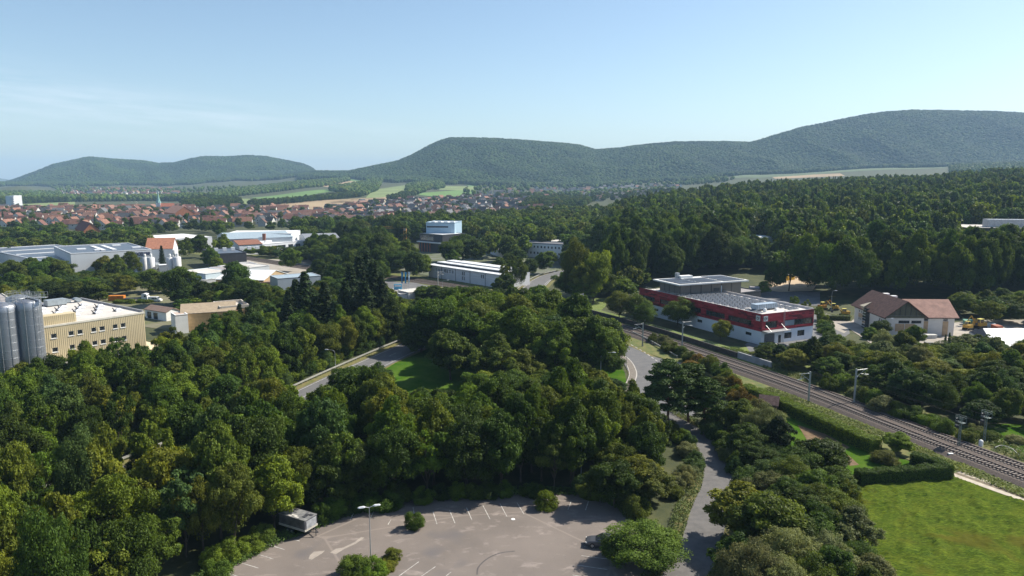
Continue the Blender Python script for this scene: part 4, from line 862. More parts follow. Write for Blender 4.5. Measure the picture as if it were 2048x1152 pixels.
for k in range(4): mb = MB(); mb.box(-.12, 0, V*(k+1)/5, V*(k+1)/5+.15, 0, 5.7); mb.build('downpipe', DGREY, t)
# small white building with flags
bldg('small_building', 'small white flat building with shaded door near the flags', 'building', (817, 585.5), (860, 579), (804, 580), 3.6, mat('warm_white', (0.60,0.59,0.57), .8, scale=.3, var=.04), FLATW, par=.2, lwin=[(1.2, .6, 1.0, 1.7)])
bldg('low_link', 'low link roof left of the small white building', 'building', (800, 589), (816, 587), (780, 578), 3.0, mat('warm_white', None), mat('grey_roofing', None), par=.2)
x, y = P(796, 578, 3.2); t = thing('sign_box', 'blue and white sign box on low roof beside the flags', 'sign', (x, y, 3.0), .1)
mb = MB(); mb.box(-1.6, 1.6, -.3, .3, 0, 2.2); mb.build('board', mat('sky_blue', (0.12,0.42,0.62), .5), t); mb = MB(); mb.box(-1.3, 1.3, -.36, -.31, 1.2, 1.9); mb.build('panel', WHITE, t)
for k, (px, cc, lb) in enumerate(((803, (0.03,0.22,0.45), 'left deep blue flag on its pole'), (810, (0.04,0.30,0.55), 'middle blue flag on its pole'), (817, (0.62,0.72,0.78), 'right pale white flag on its pole'))):
    x, y = P(px, 580, 0); t = thing('flag', lb+' by the railway', 'flag', (x, y, 0), group='flags by the small white building')
    mb = MB(); mb.tube((0,0,0), (0,0,8.2), .06, .04, 6); mb.build('pole', GALV, t)
    mb = MB(); n = 8
    for j in range(n):
        z0_, z1_ = 8-j*.62, 8-(j+1)*.62; w0 = (.85-.05*j)+.12*math.sin(j*1.1+k); w1 = (.85-.05*(j+1))+.12*math.sin(j*1.1+1.1+k)
        mb.quad((.06, 0, z0_), (w0, .22*math.sin(j*.9), z0_-.35), (w1, .22*math.sin(j*.9+.9), z1_-.35), (.06, 0, z1_))
    mb.build('cloth', mat('flag_'+['navy', 'blue', 'white'][k], cc, .8), t)
# office beyond
t, U, V = bldg('office_block', 'two storey white office with rows of small square windows', 'office', (1150, 491), None, (1036, 484.5), 8.8, WW, mat('dark_flat', (0.12,0.12,0.13), .9), U=14, lwin=[(s, z, 1.1, 1.3) for z in (2.2, 6.0) for s in np.arange(1.5, 60, 2.55)], pm=mat('blue_trim', (0.12,0.17,0.25), .6), par=.3)
bldg('low_building', 'low building with rosy flat roof left of the white office', 'building', (1000, 500), (1034, 499), None, 4.5, WW, mat('pinkish_flat', None), V=22, par=.2)
bldg('low_building', 'grey roofed long building in the trees behind round tree', 'building', (955, 482), (982, 481), None, 7, WW, mat('grey_roofing', None), V=16, par=.2)
bldg('low_building', 'grey flat roof behind the white office', 'building', (1095, 483), (1140, 484), None, 8, WW, mat('pale_flat_roof', None), V=16, par=.2)
t, U, V = bldg('blue_hall', 'tall pale blue windowless hall above the glass fronted building', 'hall', (852, 445.5), (909, 446), None, 19, mat('sky_cladding', (0.30,0.42,0.52), .6, scale=.2, var=.04), FLATB, V=22, par=.4)
mb = MB(); mb.box(.5, U*.78, -.06, -.003, 15.8, 16.8); mb.build('window_strip', DGREY, t)
for k in range(4): mb = MB(); mb.box(2+k*4.5, 4.6+k*4.5, 6, 8, 19, 19.8); mb.build('roof_vent', FLATB, t)
t, U, V = bldg('glass_hall', 'glass fronted hall with pale roof bands below blue hall', 'hall', (839, 466.5), (885, 470), None, 12, DGREY, FLATB, V=20, fwin=[(.5, 7.6, 14, 3.6, 8)], par=.2)
mb = MB(); mb.box(-.5, U+.5, -2.2, -.02, 6.2, 6.9); mb.build('canopy', FLATB, t)
for j in range(5): mb = MB(); mb.box(.8+j*2.8, 1.3+j*2.8, -1.5, -1.0, 0, 6.2); mb.build('column', BRICKR, t)
# right edge buildings
t, U, V = bldg('flat_building', 'dark flat building with glazed roof box, upper right', 'building', (1933, 456), (2110, 458), None, 11, mat('olive_dark_wall', (0.08,0.075,0.06), .8), FLATW, V=40, par=.3, gz=9)
mb = MB(); 
for k in range(10): mb.box(16+k*3.4, 19.3+k*3.4, 12, 20, 11, 15.5)
mb.build('roof_box', mat('pale_glazing', (0.40,0.42,0.45), .3), t)
bldg('white_hall', 'pale blue hall half hidden by trees behind red building', 'hall', (1500, 477), (1556, 474), None, 12, PALEB, mat('bright_roof', None), V=18, par=.3, gz=2)
bldg('carport', 'dark flat carport roof behind the red building', 'carport', (1498, 577), (1520, 578), None, 3.2, DGREY, mat('grey_roofing', None), V=8, par=.1)
t, U, V = bldg('site_container', 'yellow site container on the sandy ground behind a forked tree', 'container', (1569, 551), (1590, 549), None, 4.6, mat('yellow_container', (0.55,0.36,0.03), .6), mat('white_top', (0.55,0.55,0.5), .7), V=6, par=.05)
# crane
def crane(px, py_top, y, mast_h, jib, back, ang, label, s=1.0, cm=None):
    x = (px-1024)/F*(y*cp+(CH-mast_h)*sp); g = hz(x, y); t = thing('tower_crane', label, 'crane', (x, y, g), ang); cm = cm or mat('crane_yellow', (0.50,0.28,0.06), .6)
    w_ = .8*s; mb = MB()
    for a in (-w_, w_):
        for b in (-w_, w_): mb.tube((a, b, 0), (a, b, mast_h), .11*s, n=4)
    for k in range(int(mast_h/2)):
        z0_, z1_ = 2*k, 2*k+2
        for (a, b) in (((-w_, -w_), (w_, -w_)), ((w_, -w_), (w_, w_)), ((w_, w_), (-w_, w_)), ((-w_, w_), (-w_, -w_))): mb.tube((*a, z0_), (*b, z1_), .07*s, n=3)
    mb.build('mast', cm, t); mb = MB(); z = mast_h
    for a in (-w_*.7, w_*.7): mb.tube((-back, a, z), (jib, a, z), .1*s, n=4)
    mb.tube((-back, 0, z+1.4*s), (jib, 0, z+1.0*s), .1*s, n=4)
    k = -back
    while k < jib-1.5: mb.tube((k, -w_*.7, z), (k+.8, 0, z+1.3*s), .06*s, n=3).tube((k+.8, 0, z+1.3*s), (k+1.6, w_*.7, z), .06*s, n=3); k += 1.6
    mb.build('jib', cm, t); mb = MB(); mb.box(-back, -back+1.6, -.7, .7, z-1.6, z-.1); mb.build('counterweight', CONC, t)
    return t
crane(810, 450, 500, 14.5, 17, .8, math.pi-.12, 'orange yellow crane jib above the trees near the blue hall', 1.1)
crane(272, 414, 1150, 15, 9, 4, 2.4, 'thin pale crane standing in the town left of the steeple', .9, mat('crane_pale', (0.45,0.45,0.35), .6))
# church
x, y = P(314, 437, 0); y = 1120; x = (314-1024)/F*y*cp; t = thing('church', 'church with slender green copper spire in the far town', 'church', (x, y, 0), .3)
mb = MB(); mb.box(-3, 3, -3, 3, 0, 15); mb.build('tower', WW, t); mb = MB(); mb.lathe([(4.2,15),(2.6,18.5),(1.4,24),(.05,33)], (0,0,0), 8); mb.build('spire', mat('copper_green', (0.16,0.29,0.29), .7), t)
mb = MB(); mb.box(3, 22, -5, 5, 0, 8); mb.build('nave', WW, t); roof_gable(t, 3, 22, -5, 5, 8, 6, REDR, 'x', .4, wallm=WW)
# apartment tower
y = 1250; x = (8-1024)/F*y*cp; t = thing('apartment_tower', 'white apartment tower at left edge of the far town', 'apartment block', (x, y, 0), -.35)
mb = MB(); mb.box(0, 14, 0, 16, 0, 23); mb.build('wall', PALEB, t); mb = MB(); mb.box(14, 19, 1, 15, 0, 24); mb.build('wall', WW, t)
for k in range(7): mb = MB(); mb.box(14.5, 20.0, -1.2, .95, 2.5+3*k, 3.6+3*k); mb.build('balcony', WHITE, t)
# ------------------------------------------------------------------ railway
BALL = mat('track_ballast', (0.055,0.043,0.037), .95, scale=6, col2=(0.125,0.10,0.088), bump=1, bscale=9, detail=6)
RUST = mat('rail_steel', (0.055,0.035,0.03), .6, .3); SLEEP = mat('concrete_sleeper', (0.19,0.165,0.15), .9, scale=4, var=.15)
CESS = mat('cess_path', (0.15,0.12,0.10), .95, scale=1, var=.2)
nR = normals2(RAIL); mb = MB(); prof = [(-5.0, .02), (-3.9, .42), (3.9, .42), (5.0, .02)]
for i in range(len(RAIL)):
    for o_, z_ in prof: p = RAIL[i]+nR[i]*o_; mb.v.append((p[0], p[1], z_+(0 if RAIL[i][1] < 330 else 0)))
for i in range(len(RAIL)-1):
    for k in range(3): a = i*4+k; mb.f.append((a, a+1, a+5, a+4)); mb.m.append(0)
struct(mb.build('ballast_bed', BALL), 'grey brown stone ballast of the double track')
sR = np.concatenate([[0], np.cumsum(np.linalg.norm(np.diff(RAIL, axis=0), axis=1))])
def atR(s, off=0.0):
    p = np.array([np.interp(s, sR, RAIL[:, 0]), np.interp(s, sR, RAIL[:, 1])]); n = np.array([np.interp(s, sR, nR[:, 0]), np.interp(s, sR, nR[:, 1])])
    n = unit(n); return p+n*off, math.atan2(-n[0], n[1])
slm = MB().box(-.13, .13, -1.3, 1.3, 0, .14).mesh('sleeper', SLEEP)
for off, lb in ((2.05, 'near track of the railway, beside the hedge'), (-2.05, 'far track of the railway, beside the scrub')):
    t = thing('railway_track', lb, 'railway track', (0, 0, 0), group='railway tracks')
    for g in (-.75, .75):
        mb = MB(); c = RAIL+nR*(off+g); n = nR
        for i in range(len(c)):
            for o_, z_ in ((-.05, .55), (.05, .55), (.05, .70), (-.05, .70)): p = c[i]+n[i]*o_; mb.v.append((p[0], p[1], z_))
        for i in range(len(c)-1):
            for k in range(4): a = i*4+k; b = i*4+(k+1) % 4; mb.f.append((a, b, b+4, a+4)); mb.m.append(0)
        mb.build('rail', RUST, t)
    s = 12.0; n = 0; rest = MB()
    while s < sR[-1]-5:
        p, a = atR(s, off)
        if n < 290 and p[1] > 85:
            inst(slm, 'sleeper', t, (p[0], p[1], .42), a); n += 1
        elif p[1] > 85:
            c, sn = math.cos(a), math.sin(a); rest.prism([(p[0]+c*u-sn*v, p[1]+sn*u+c*v) for u, v in ((-.13,-1.3),(.13,-1.3),(.13,1.3),(-.13,1.3))], .42, .56)
        s += .64
    o = rest.build('sleeper', SLEEP, t); o['kind'] = 'stuff'
MASTG = mat('mast_grey', (0.33,0.34,0.33), .7, .2); PALEI = mat('insulator_pale', (0.6,0.6,0.58), .4)
def cat_mast(px, py, h, side, label, arms=(1,), lean=0):
    x, y = P(px, py, 0.1); i = np.argmin(((RAIL-np.array([x, y]))**2).sum(1)); tn = unit(RAIL[min(i+1, len(RAIL)-1)]-RAIL[i-1]); a = math.atan2(tn[1], tn[0])
    t = thing('catenary_mast', label, 'railway mast', (x, y, 0), a, 'catenary masts along the railway')
    mb = MB(); mb.box(-.17, .17, -.17, .17, 0, .5).box(-.14, .14, -.13, .13, .5, h); mb.build('mast', MASTG, t)
    for sd in arms:
        r = sd*side; mb = MB(); mb.tube((0, 0, h-.3), (0, r*2.9, h-.25), .045, n=5).tube((0, 0, h-1.9), (0, r*2.3, h-.35), .045, n=5).tube((0, r*1.2, h-1.15), (0, r*3.1, h-1.45), .035, n=5).tube((0, r*2.2, h-.4), (0, r*2.5, h-1.3), .03, n=4)
        mb.build('bracket', GALV, t)
        mb = MB(); mb.tube((0, r*.15, h-.3), (0, r*.6, h-.3), .1, n=6).tube((0, r*.15, h-1.85), (0, r*.5, h-1.6), .1, n=6).tube((0, r*2.2, h-1.35), (0, r*3.3, h-1.5), .07, n=5); mb.build('insulator', PALEI, t)
    return t
cat_mast(1617, 803, 6.6, 1, 'left mast of the pair right of the pine, double bracket', (1,))
cat_mast(1708, 807, 7.6, -1, 'right tall mast of the pair beside the scrub, right of the pine')
cat_mast(1285, 692, 6.8, 1, 'pale mast by the road bend near the red building')
cat_mast(1364, 695, 7.6, -1, 'mast beyond the tracks in front of round willow bush')
cat_mast(1166, 622, 6.6, 1, 'mast standing among tree tops left of the green bank')
cat_mast(876, 572, 6.6, -1, 'mast before the long white depot building', (1,))
cat_mast(815, 556, 7.4, 1, 'mast just behind the three flags')
cat_mast(671, 527, 7.0, -1, 'mast at right end of the far left track section')
cat_mast(579, 520, 7.5, -1, 'mast behind the storage yard, left of centre'); cat_mast(616, 521, 7.5, 1, 'tall mast behind the storage yard, right one of two')
cat_mast(556, 515, 6.4, -1, 'short mast farthest left on the track behind the yard')
# catenary wires
WIRE = mat('wire_dark', (0.03,0.03,0.03), .6)
for off, nm in ((2.05, 'near'), (-2.05, 'far')):
    t = thing('overhead_wire', nm+' pair of thin overhead wires above the railway tracks', 'overhead wire', (0, 0, 0)); mb = MB(); mb2 = MB()
    ss = np.arange(60, 420, 6.0)
    for a, b in zip(ss[:-1], ss[1:]):
        pa, _ = atR(a, off); pb, _ = atR(b, off); mb.tube((*pa, 5.5), (*pb, 5.5), .012, n=3, cap=False)
        sag = lambda s: 6.2+.7*abs(((s % 54)/54)-.5)*2
        mb2.tube((*pa, sag(a)), (*pb, sag(b)), .012, n=3, cap=False)
    mb.build('contact_wire', WIRE, t); mb2.build('carrier_wire', WIRE, t)
def signal(px, py, label, side):
    x, y = P(px, py, .3); t = thing('railway_signal', label, 'railway signal', (x, y, .0), 1.95, 'railway signals by the lower right track'); G_ = mat('signal_green_grey', (0.13,0.16,0.15), .6, .2)
    mb = MB(); h = 5.6
    for a in (-.16, .16): mb.box(a-.05, a+.05, -.09, .09, 0, h)
    for z in np.arange(.3, h-.4, .55): mb.tube((-.16, 0, z), (.16, 0, z+.5), .03, n=4)
    mb.build('post', G_, t)
    mb = MB()
    for z in (h-.9, h-.1, h+.25): mb.tube((-.7, -.45, z), (.7, -.45, z), .03, n=4).tube((-.7, .45, z), (.7, .45, z), .03, n=4).tube((-.7, -.45, z), (-.7, .45, z), .03, n=4).tube((.7, -.45, z), (.7, .45, z), .03, n=4)
    for a in (-.7, .7):
        for b in (-.45, .45): mb.tube((a, b, h-.9), (a, b, h+.25), .03, n=4)
    mb.box(-.7, .7, -.45, .45, h-.92, h-.89); mb.build('basket', G_, t)
    for k, z in enumerate((h-.5, h-1.1, h-1.8)):
        mb = MB(); mb.box(.3, .95, -.1, .12, z-.2, z+.25).tube((.6, .12, z+.1), (.6, .45, z+.12), .13, n=8); mb.build('signal_head', DARKM, t)
signal(1917, 893, 'left dark signal post with basket beside the lower right track', 1); signal(1968, 882, 'right dark signal post with basket beside the scrub', -1)
x, y = P(1967, 890, 0); mb = MB(); mb.lathe([(.35,0),(.35,1.0),(.2,1.15)], (x-.9, y-.6, 0), 10); tag(mb.build('drum', WHITE), 'small white drum at the foot of right signal post', 'drum')
x, y = P(1901, 912, 0); mb = MB(); mb.box(x-.4, x+.4, y-.2, y+.2, .3, .5); tag(mb.build('track_box', WHITE), 'small white box at the edge of the ballast', 'box')
# lineside low white pipe
pc = catmull([P(1990,900), P(2003,896), P(2022,902), P(2037,915)], 4); mb = MB()
for i in range(len(pc)-1): mb.tube((*pc[i], .5), (*pc[i+1], .5), .05, n=4)
for i in (0, 4, 8, 12): mb.tube((*pc[i], 0), (*pc[i], .5), .05, n=4)
tag(mb.build('low_rail', mat('pipe_pale', (0.5,0.48,0.46), .5)), 'low pale curved guard pipe right of the signals', 'guard rail')
# retaining wall and fences
WALLD = mat('dark_retaining_wall', (0.06,0.055,0.05), .95, scale=1, var=.3); 
def wallline(pts, h, th, name, m, label, cat, pieces=None):
    t = thing(name, label, cat, (0, 0, 0)); c = np.array(pts)
    for i in range(len(c)-1):
        a, b = c[i], c[i+1]; L = np.linalg.norm(b-a); k = max(1, int(L/(pieces or 1e9))); n = np.array([-(b-a)[1], (b-a)[0]])/L*th/2
        for j in range(k):
            p, q_ = a+(b-a)*(j/k), a+(b-a)*((j+1)/k-.008); mb = MB(); mb.prism([tuple(p-n), tuple(q_-n), tuple(q_+n), tuple(p+n)], 0, h); mb.build('panel', m, t)
    return t
rw = [tuple(atR(s, -6.3)[0]) for s in np.linspace(175, 262, 14)][::-1]
rwall = wallline(rw, 1.5, .35, 'retaining_wall', WALLD, 'dark retaining wall between tracks and red building', 'wall', 3.0)
mb = MB(); c = [tuple(atR(s, -6.5)[0]) for s in np.linspace(163, 175, 5)]
wallline(c, 1.7, .4, 'concrete_wall', mat('pale_concrete_wall', (0.30,0.31,0.33), .9, scale=.5), 'short pale concrete end of the dark retaining wall', 'wall', 4)
fpm = MB().tube((0, 0, 0), (0, 0, 1.5), .035, n=4).mesh('post', GALV); t = thing('mesh_fence', 'thin grey fence along the grass above retaining wall', 'fence', (0, 0, 0)); mb = MB(); mr = MB()
pr = None
for s in np.arange(165, 268, 2.2):
    p, _ = atR(s, -8.2); inst(fpm, 'post', t, (*p, 0))
    if pr is not None:
        for z in (1.0, 1.45): mr.tube((*pr, z), (*p, z), .02, n=4)
    pr = p
mr.build('fence_wire', GALV, t)['kind'] = 'stuff'
# bank between wall and building
struct(ribbon(RAIL[(RAIL[:, 1] > 165) & (RAIL[:, 1] < 275)], -13.5, -6.5, .03, 'grass_bank', mat('bank_grass', None)))
# guard rails on the main road
GR = mat('guard_rail_steel', (0.40,0.40,0.38), .55, .5)
def guard(c, off, label, y0=None, y1=None, parent=None):
    t = thing('guard_rail', label, 'guard rail', (0, 0, 0), group='steel guard rails'); gp = MB().box(-.05, .05, -.05, .05, 0, .72).mesh('post', GR); n = normals2(c); p = c+n*off
    s = np.concatenate([[0], np.cumsum(np.linalg.norm(np.diff(p, axis=0), axis=1))]); k = np.arange(0, s[-1], 2.0)
    q_ = np.stack([np.interp(k, s, p[:, 0]), np.interp(k, s, p[:, 1])], 1); mr = MB(); mp = MB()
    for i in range(len(q_)):
        if (y0 and q_[i][1] < y0) or (y1 and q_[i][1] > y1): continue
        inst(gp, 'post', t, (q_[i][0], q_[i][1], 0))
        if i+1 < len(q_):
            d = unit(q_[i+1]-q_[i]); nn_ = np.array([-d[1], d[0]])*.09
            mr.prism([tuple(q_[i]-nn_), tuple(q_[i+1]-nn_), tuple(q_[i+1]+nn_), tuple(q_[i]+nn_)], .45, .78)
    mr.build('rail', GR, t)
guard(ROADL, 6.2, 'long steel guard rail on the left edge of the main road', 60, 262)
GB = catmull([P(1145,592),P(1110,592),P(1085,583),P(1066,570),P(1050,560)], 4)
guard(ROADL, 5.2, 'guard rail on the far bend of the main road', 300, 370); guard(ROADL, -5.2, 'guard rail at the right side of the far road bend', 300, 360)
dk = catmull([P(1258,668),P(1290,684),P(1320,702),P(1350,720)], 4); guard(dk, 1.2, 'dark guard rail between the slip road and railway scrub')
# lamps
def lamp(px, py, h, heads, rot, label, arm=1.3, col=None, curved=False):
    x, y = P(px, py, 0); t = thing('street_lamp', label, 'street lamp', (x, y, 0), rot, 'street lamps'); mb = MB()
    mb.lathe([(.11,0),(.11,1.2),(.075,1.25),(.045,h)], (0,0,0), 8); mb.build('pole', col or GALV, t)
    for k in range(heads):
        a = math.pi*k; c, s = math.cos(a), math.sin(a); mb = MB()
        if curved:
            pts = [(0,0,h)]+[(c*arm*(1-math.cos(u))*.6, s*arm*(1-math.cos(u))*.6, h+.9*math.sin(u)) for u in np.linspace(.2, 1.5, 6)]+[(c*arm, s*arm, h+.95)]
            for p, q_ in zip(pts[:-1], pts[1:]): mb.tube(p, q_, .04, n=6)
            hzz = h+.95
        else: mb.tube((0,0,h-.05), (c*arm*.5, s*arm*.5, h+.1), .04, n=6); hzz = h+.1
        mb.build('arm', col or GALV, t)
        e = .45 if curved else .35; hb = MB(); r0 = arm-.1 if curved else arm*.45
        i = len(hb.v); 
        for (u, wv, zz) in ((r0, .07, .05), (r0+.2, .16, .12), (r0+.75, .15, .10), (r0+.9, .06, .05)):
            for (v_, z_) in ((-wv, -.03), (wv, -.03), (wv*.6, zz), (-wv*.6, zz)): hb.v.append((c*u-s*v_, s*u+c*v_, hzz+z_))
        for j in range(3):
            for kk in range(4): hb.f.append((j*4+kk, j*4+(kk+1) % 4, j*4+4+(kk+1) % 4, j*4+4+kk)); hb.m.append(0)
        hb.f += [(3,2,1,0), (12,13,14,15)]; hb.m += [0, 0]; hb.build('lamp_head', mat('lamp_head_pale', (0.6,0.61,0.62), .5), t)
    return t
lamp(742, 1133, 7.6, 2, .35, 'grey double headed lamp standing in the planted island of parking lot', 1.0)
lamp(1162, 968, 6.6, 1, -1.57, 'slim lamp pole at the wood edge behind the parking lot', .3, mat('lamp_blue_grey', (0.25,0.28,0.33), .5, .3))
lamp(671, 738, 4.0, 1, math.pi, 'curved lamp above the guard rail on the left road', 1.7, curved=True)
lamp(963, 766, 3.9, 1, 0.0, 'small curved lamp rising over the trees left of centre', .7, curved=True)
lamp(1201, 768, 6.5, 1, 0.0, 'curved lamp on the right lawn edge near the slip road', 2.6, curved=True)
mb = MB(); x, y = P(1253, 738, 0); mb.lathe([(.07,0),(.05,5.4)], (x, y, 0), 6); tag(mb.build('thin_pole', GALV), 'thin grey pole on the lawn edge at the paved shoulder', 'pole')
lamp(1662, 622, 6.5, 1, 0, 'lamp behind the red building at the car park', 1, curved=True); lamp(1774, 676, 5, 1, 0, 'lamp before the brown roofed house', .9, curved=True)
lamp(885, 590, 5.2, 1, .1, 'lamp in front of long white depot building', 1.9, curved=True); lamp(1114, 570, 5.0, 1, math.pi, 'lamp at the right side of far road bend', .8, curved=True)
# small things in the mid ground
def panelsign(px, py, h, label):
    x, y = P(px, py, 0); t = thing('road_sign', label, 'road sign', (x, y, 0), 0); mb = MB(); mb.tube((0,0,0), (0,0,h), .06, n=6); mb.build('post', GALV, t)
    for k in range(3): mb = MB(); mb.box(-1.3+k*.5, 1.3+k*.5*(k != 2), -.06, -.02, h-.45-k*.6, h-k*.6); mb.build('board', WHITE, t)
panelsign(1094, 548, 5, 'direction sign boards beside the far road bend')
# kerb wall for planted island in parking lot
# ------------------------------------------------------------------ vehicles
TYRE = RUBBER; RIM = mat('wheel_rim', (0.35,0.35,0.36), .4, .6)
def wheel(parent, x, y, r, w_=.22):
    mb = MB(); mb.tube((0,-w_/2,0), (0,w_/2,0), r, n=14); o = mb.build('wheel', TYRE, parent, loc=(x, y, r)); mb = MB(); mb.tube((0,-w_/2-.015,0), (0,w_/2+.015,0), r*.62, n=10); mb.build('rim', RIM, o)
def loft(secs, m, name, parent, smooth=True):
    """secs: list of (x, [(y,z)...]) rings"""
    mb = MB(); n = len(secs[0][1])
    for x, ring in secs: mb.v += [(x, y, z) for y, z in ring]
    for i in range(len(secs)-1):
        for k in range(n): mb.f.append((i*n+k, i*n+(k+1) % n, (i+1)*n+(k+1) % n, (i+1)*n+k)); mb.m.append(0)
    mb.f.append(tuple(range(n))[::-1]); mb.f.append(tuple((len(secs)-1)*n+k for k in range(n))); mb.m += [0, 0]
    return mb.build(name, m, parent)
def car(loc, rot, paint, label, kind='estate', name='parked_car', cat='car', z=.05):
    t = thing(name, label, cat, (*loc, z), rot)
    L = 4.5; W = .88
    def ring(w0, z0, z1): return [(-w0*.94, z0), (w0*.94, z0), (w0, z0+.25), (w0*.97, z1-.08), (w0*.88, z1), (-w0*.88, z1), (-w0*.97, z1-.08), (-w0, z0+.25)]
    body = [(-2.25, ring(.72, .38, .80)), (-2.15, ring(.83, .25, .95)), (-1.4, ring(W, .22, .98)), (.9, ring(W, .22, .95)), (1.6, ring(.86, .22, .88)), (2.1, ring(.78, .28, .74)), (2.25, ring(.62, .36, .60))]
    b = loft(body, paint, 'body', t)
    def cr(w0, z1, z0=.9): return [(-w0, z0), (w0, z0), (w0*.93, z0+(z1-z0)*.6), (w0*.82, z1), (-w0*.82, z1), (-w0*.93, z0+(z1-z0)*.6)]
    back = -2.1 if kind == 'estate' else -1.7
    loft([(back, cr(.76, .97)), (back+.35, cr(.78, 1.40)), (-.9, cr(.8, 1.45)), (.1, cr(.8, 1.44)), (.95, cr(.78, .97))], GLASS, 'windows', t)
    mb = MB(); mb.box(back+.4, .05, -.62, .62, 1.43, 1.475); mb.build('roof', paint, t)
    for x in (back+.38, -1.05, -.15):
        for s in (-1, 1): mb = MB(); mb.tube((x-.06, s*.79, .93), (x, s*.66, 1.45), .045, n=5); mb.build('pillar', paint, t)
    for x in (-1.4, 1.35):
        for s in (-1, 1): wheel(t, x, s*.79, .33)
    for s in (-1, 1):
        mb = MB(); mb.box(2.02, 2.2, s*.62-.16, s*.62+.16, .58, .70); mb.build('headlight', PALEI, t); mb = MB(); mb.box(-2.24, -2.12, s*.68-.1, s*.68+.1, .68, .92); mb.build('tail_light', mat('tail_red', (0.25,0.01,0.01), .3), t)
    return t
GREYP = mat('grey_car_paint', (0.11,0.115,0.13), .3, .5, spec=.6, var=.02); BLACKP = mat('black_car_paint', (0.012,0.013,0.015), .25, .2, spec=.6, var=.02); WHITEP = mat('white_car_paint', (0.68,0.68,0.68), .3, 0, spec=.6, var=.02)
x, y = P(1206, 1092, 0); car((x, y), math.radians(172), GREYP, 'grey estate car parked in a bay beside the round bush')
x, y = P(1546, 694, 0); car((x, y), .1, BLACKP, 'black car nearest the garage door of the red building'); x, y = P(1566, 698, 0); car((x+.2, y-.4), .15, BLACKP, 'black car behind the bins, left of yellow bin')
x, y = P(1622, 688, 0); car((x, y), math.radians(190), BLACKP, 'dark car parked at the right corner of red building')
for k, (px, cc, lb, mn) in enumerate(((1579, (0.05,0.055,0.05), 'dark grey bin left of the yellow one', 'bin_dark'), (1592, (0.62,0.42,0.01), 'bright yellow bin before the red building', 'bin_yellow'), (1606, (0.045,0.06,0.055), 'dark bin right of the yellow one', 'bin_dark'), (1618, (0.40,0.44,0.48), 'grey bin with pale lid at the right end', 'bin_pale'))):
    x, y = P(px, 702, 0); t = thing('waste_bin', lb, 'bin', (x, y, .04), .1, 'waste bins'); m = mat(mn, cc, .5)
    mb = MB(); mb.poly([(-.6,-.4,.15),(.6,-.4,.15),(.7,-.5,1.1),(-.7,-.5,1.1)]); mb.poly([(.6,.4,.15),(-.6,.4,.15),(-.7,.5,1.1),(.7,.5,1.1)]); mb.poly([(.6,-.4,.15),(.6,.4,.15),(.7,.5,1.1),(.7,-.5,1.1)]); mb.poly([(-.6,.4,.15),(-.6,-.4,.15),(-.7,-.5,1.1),(-.7,.5,1.1)]); mb.build('body', m, t)
    mb = MB(); mb.box(-.74, .74, -.54, .54, 1.1, 1.2).box(-.7, .7, -.1, .5, 1.2, 1.32); mb.build('lid', m, t); mb = MB(); [mb.tube((a, b-.03, .08), (a, b+.03, .08), .08, n=6) for a in (-.5, .5) for b in (-.3, .3)]; mb.build('castor', RUBBER, t)
# trailer
def trailer():
    x, y = P(597, 1062, 0); t = thing('trailer', 'old silver box trailer with weathered roof parked under the trees', 'trailer', (x, y, .05), math.radians(-28))
    TB = mat('trailer_sheet', (0.13,0.13,0.145), .5, .4, scale=.8, var=.35); TR = mat('trailer_roof', (0.14,0.145,0.16), .5, .4, scale=1.4, col2=(0.34,0.34,0.34), detail=6)
    mb = MB(); mb.box(-2.3, 2.3, -1.1, 1.1, .85, 2.35); mb.build('body', TB, t); mb = MB(); mb.box(-2.34, 2.34, -1.14, 1.14, 2.35, 2.42); mb.build('roof', TR, t)
    for z in (.86, 1.02): mb = MB(); mb.box(-2.36, 2.36, -1.16, 1.16, z, z+.07); mb.build('trim_rail', mat('pale_trim', None), t)
    for a, b in ((-1.8, .5), (-1.0, .8), (1.5, -.3), (1.9, .5), (1.4, .3)): mb = MB(); mb.box(a-.28, a+.28, b-.2, b+.2, 2.42, 2.48); mb.build('roof_vent', DARKM, t)
    for a, b, c_, d_ in ((-.8, -.9, 1.1, .12), (0, -.6, .9, .15), (.6, -.85, .7, .12), (-1.7, -.5, .5, .1)): mb = MB(); mb.box(a-c_/2, a+c_/2, b-d_, b+d_, 2.42, 2.45); mb.build('cover_sheet', mat('pale_sheet', (0.5,0.48,0.45), .6), t)
    mb = MB(); mb.box(2.34, 2.38, -.9, .9, 1.15, 2.2); mb.build('front_panel', mat('pale_panel', (0.45,0.47,0.5), .4, .4, var=.3), t)
    mb = MB(); mb.box(-2.2, 2.2, -.9, .9, .6, .85); mb.build('chassis', DARKM, t)
    mb = MB(); mb.tube((2.2,-.6,.65), (3.5,0,.6), .06, n=5).tube((2.2,.6,.65), (3.5,0,.6), .06, n=5).tube((3.1,0,0), (3.1,0,1.0), .05, n=6); mb.build('drawbar', DARKM, t)
    for a in (-.9, -.15):
        for s in (-1, 1): wheel(t, a, s*.95, .33)
trailer()
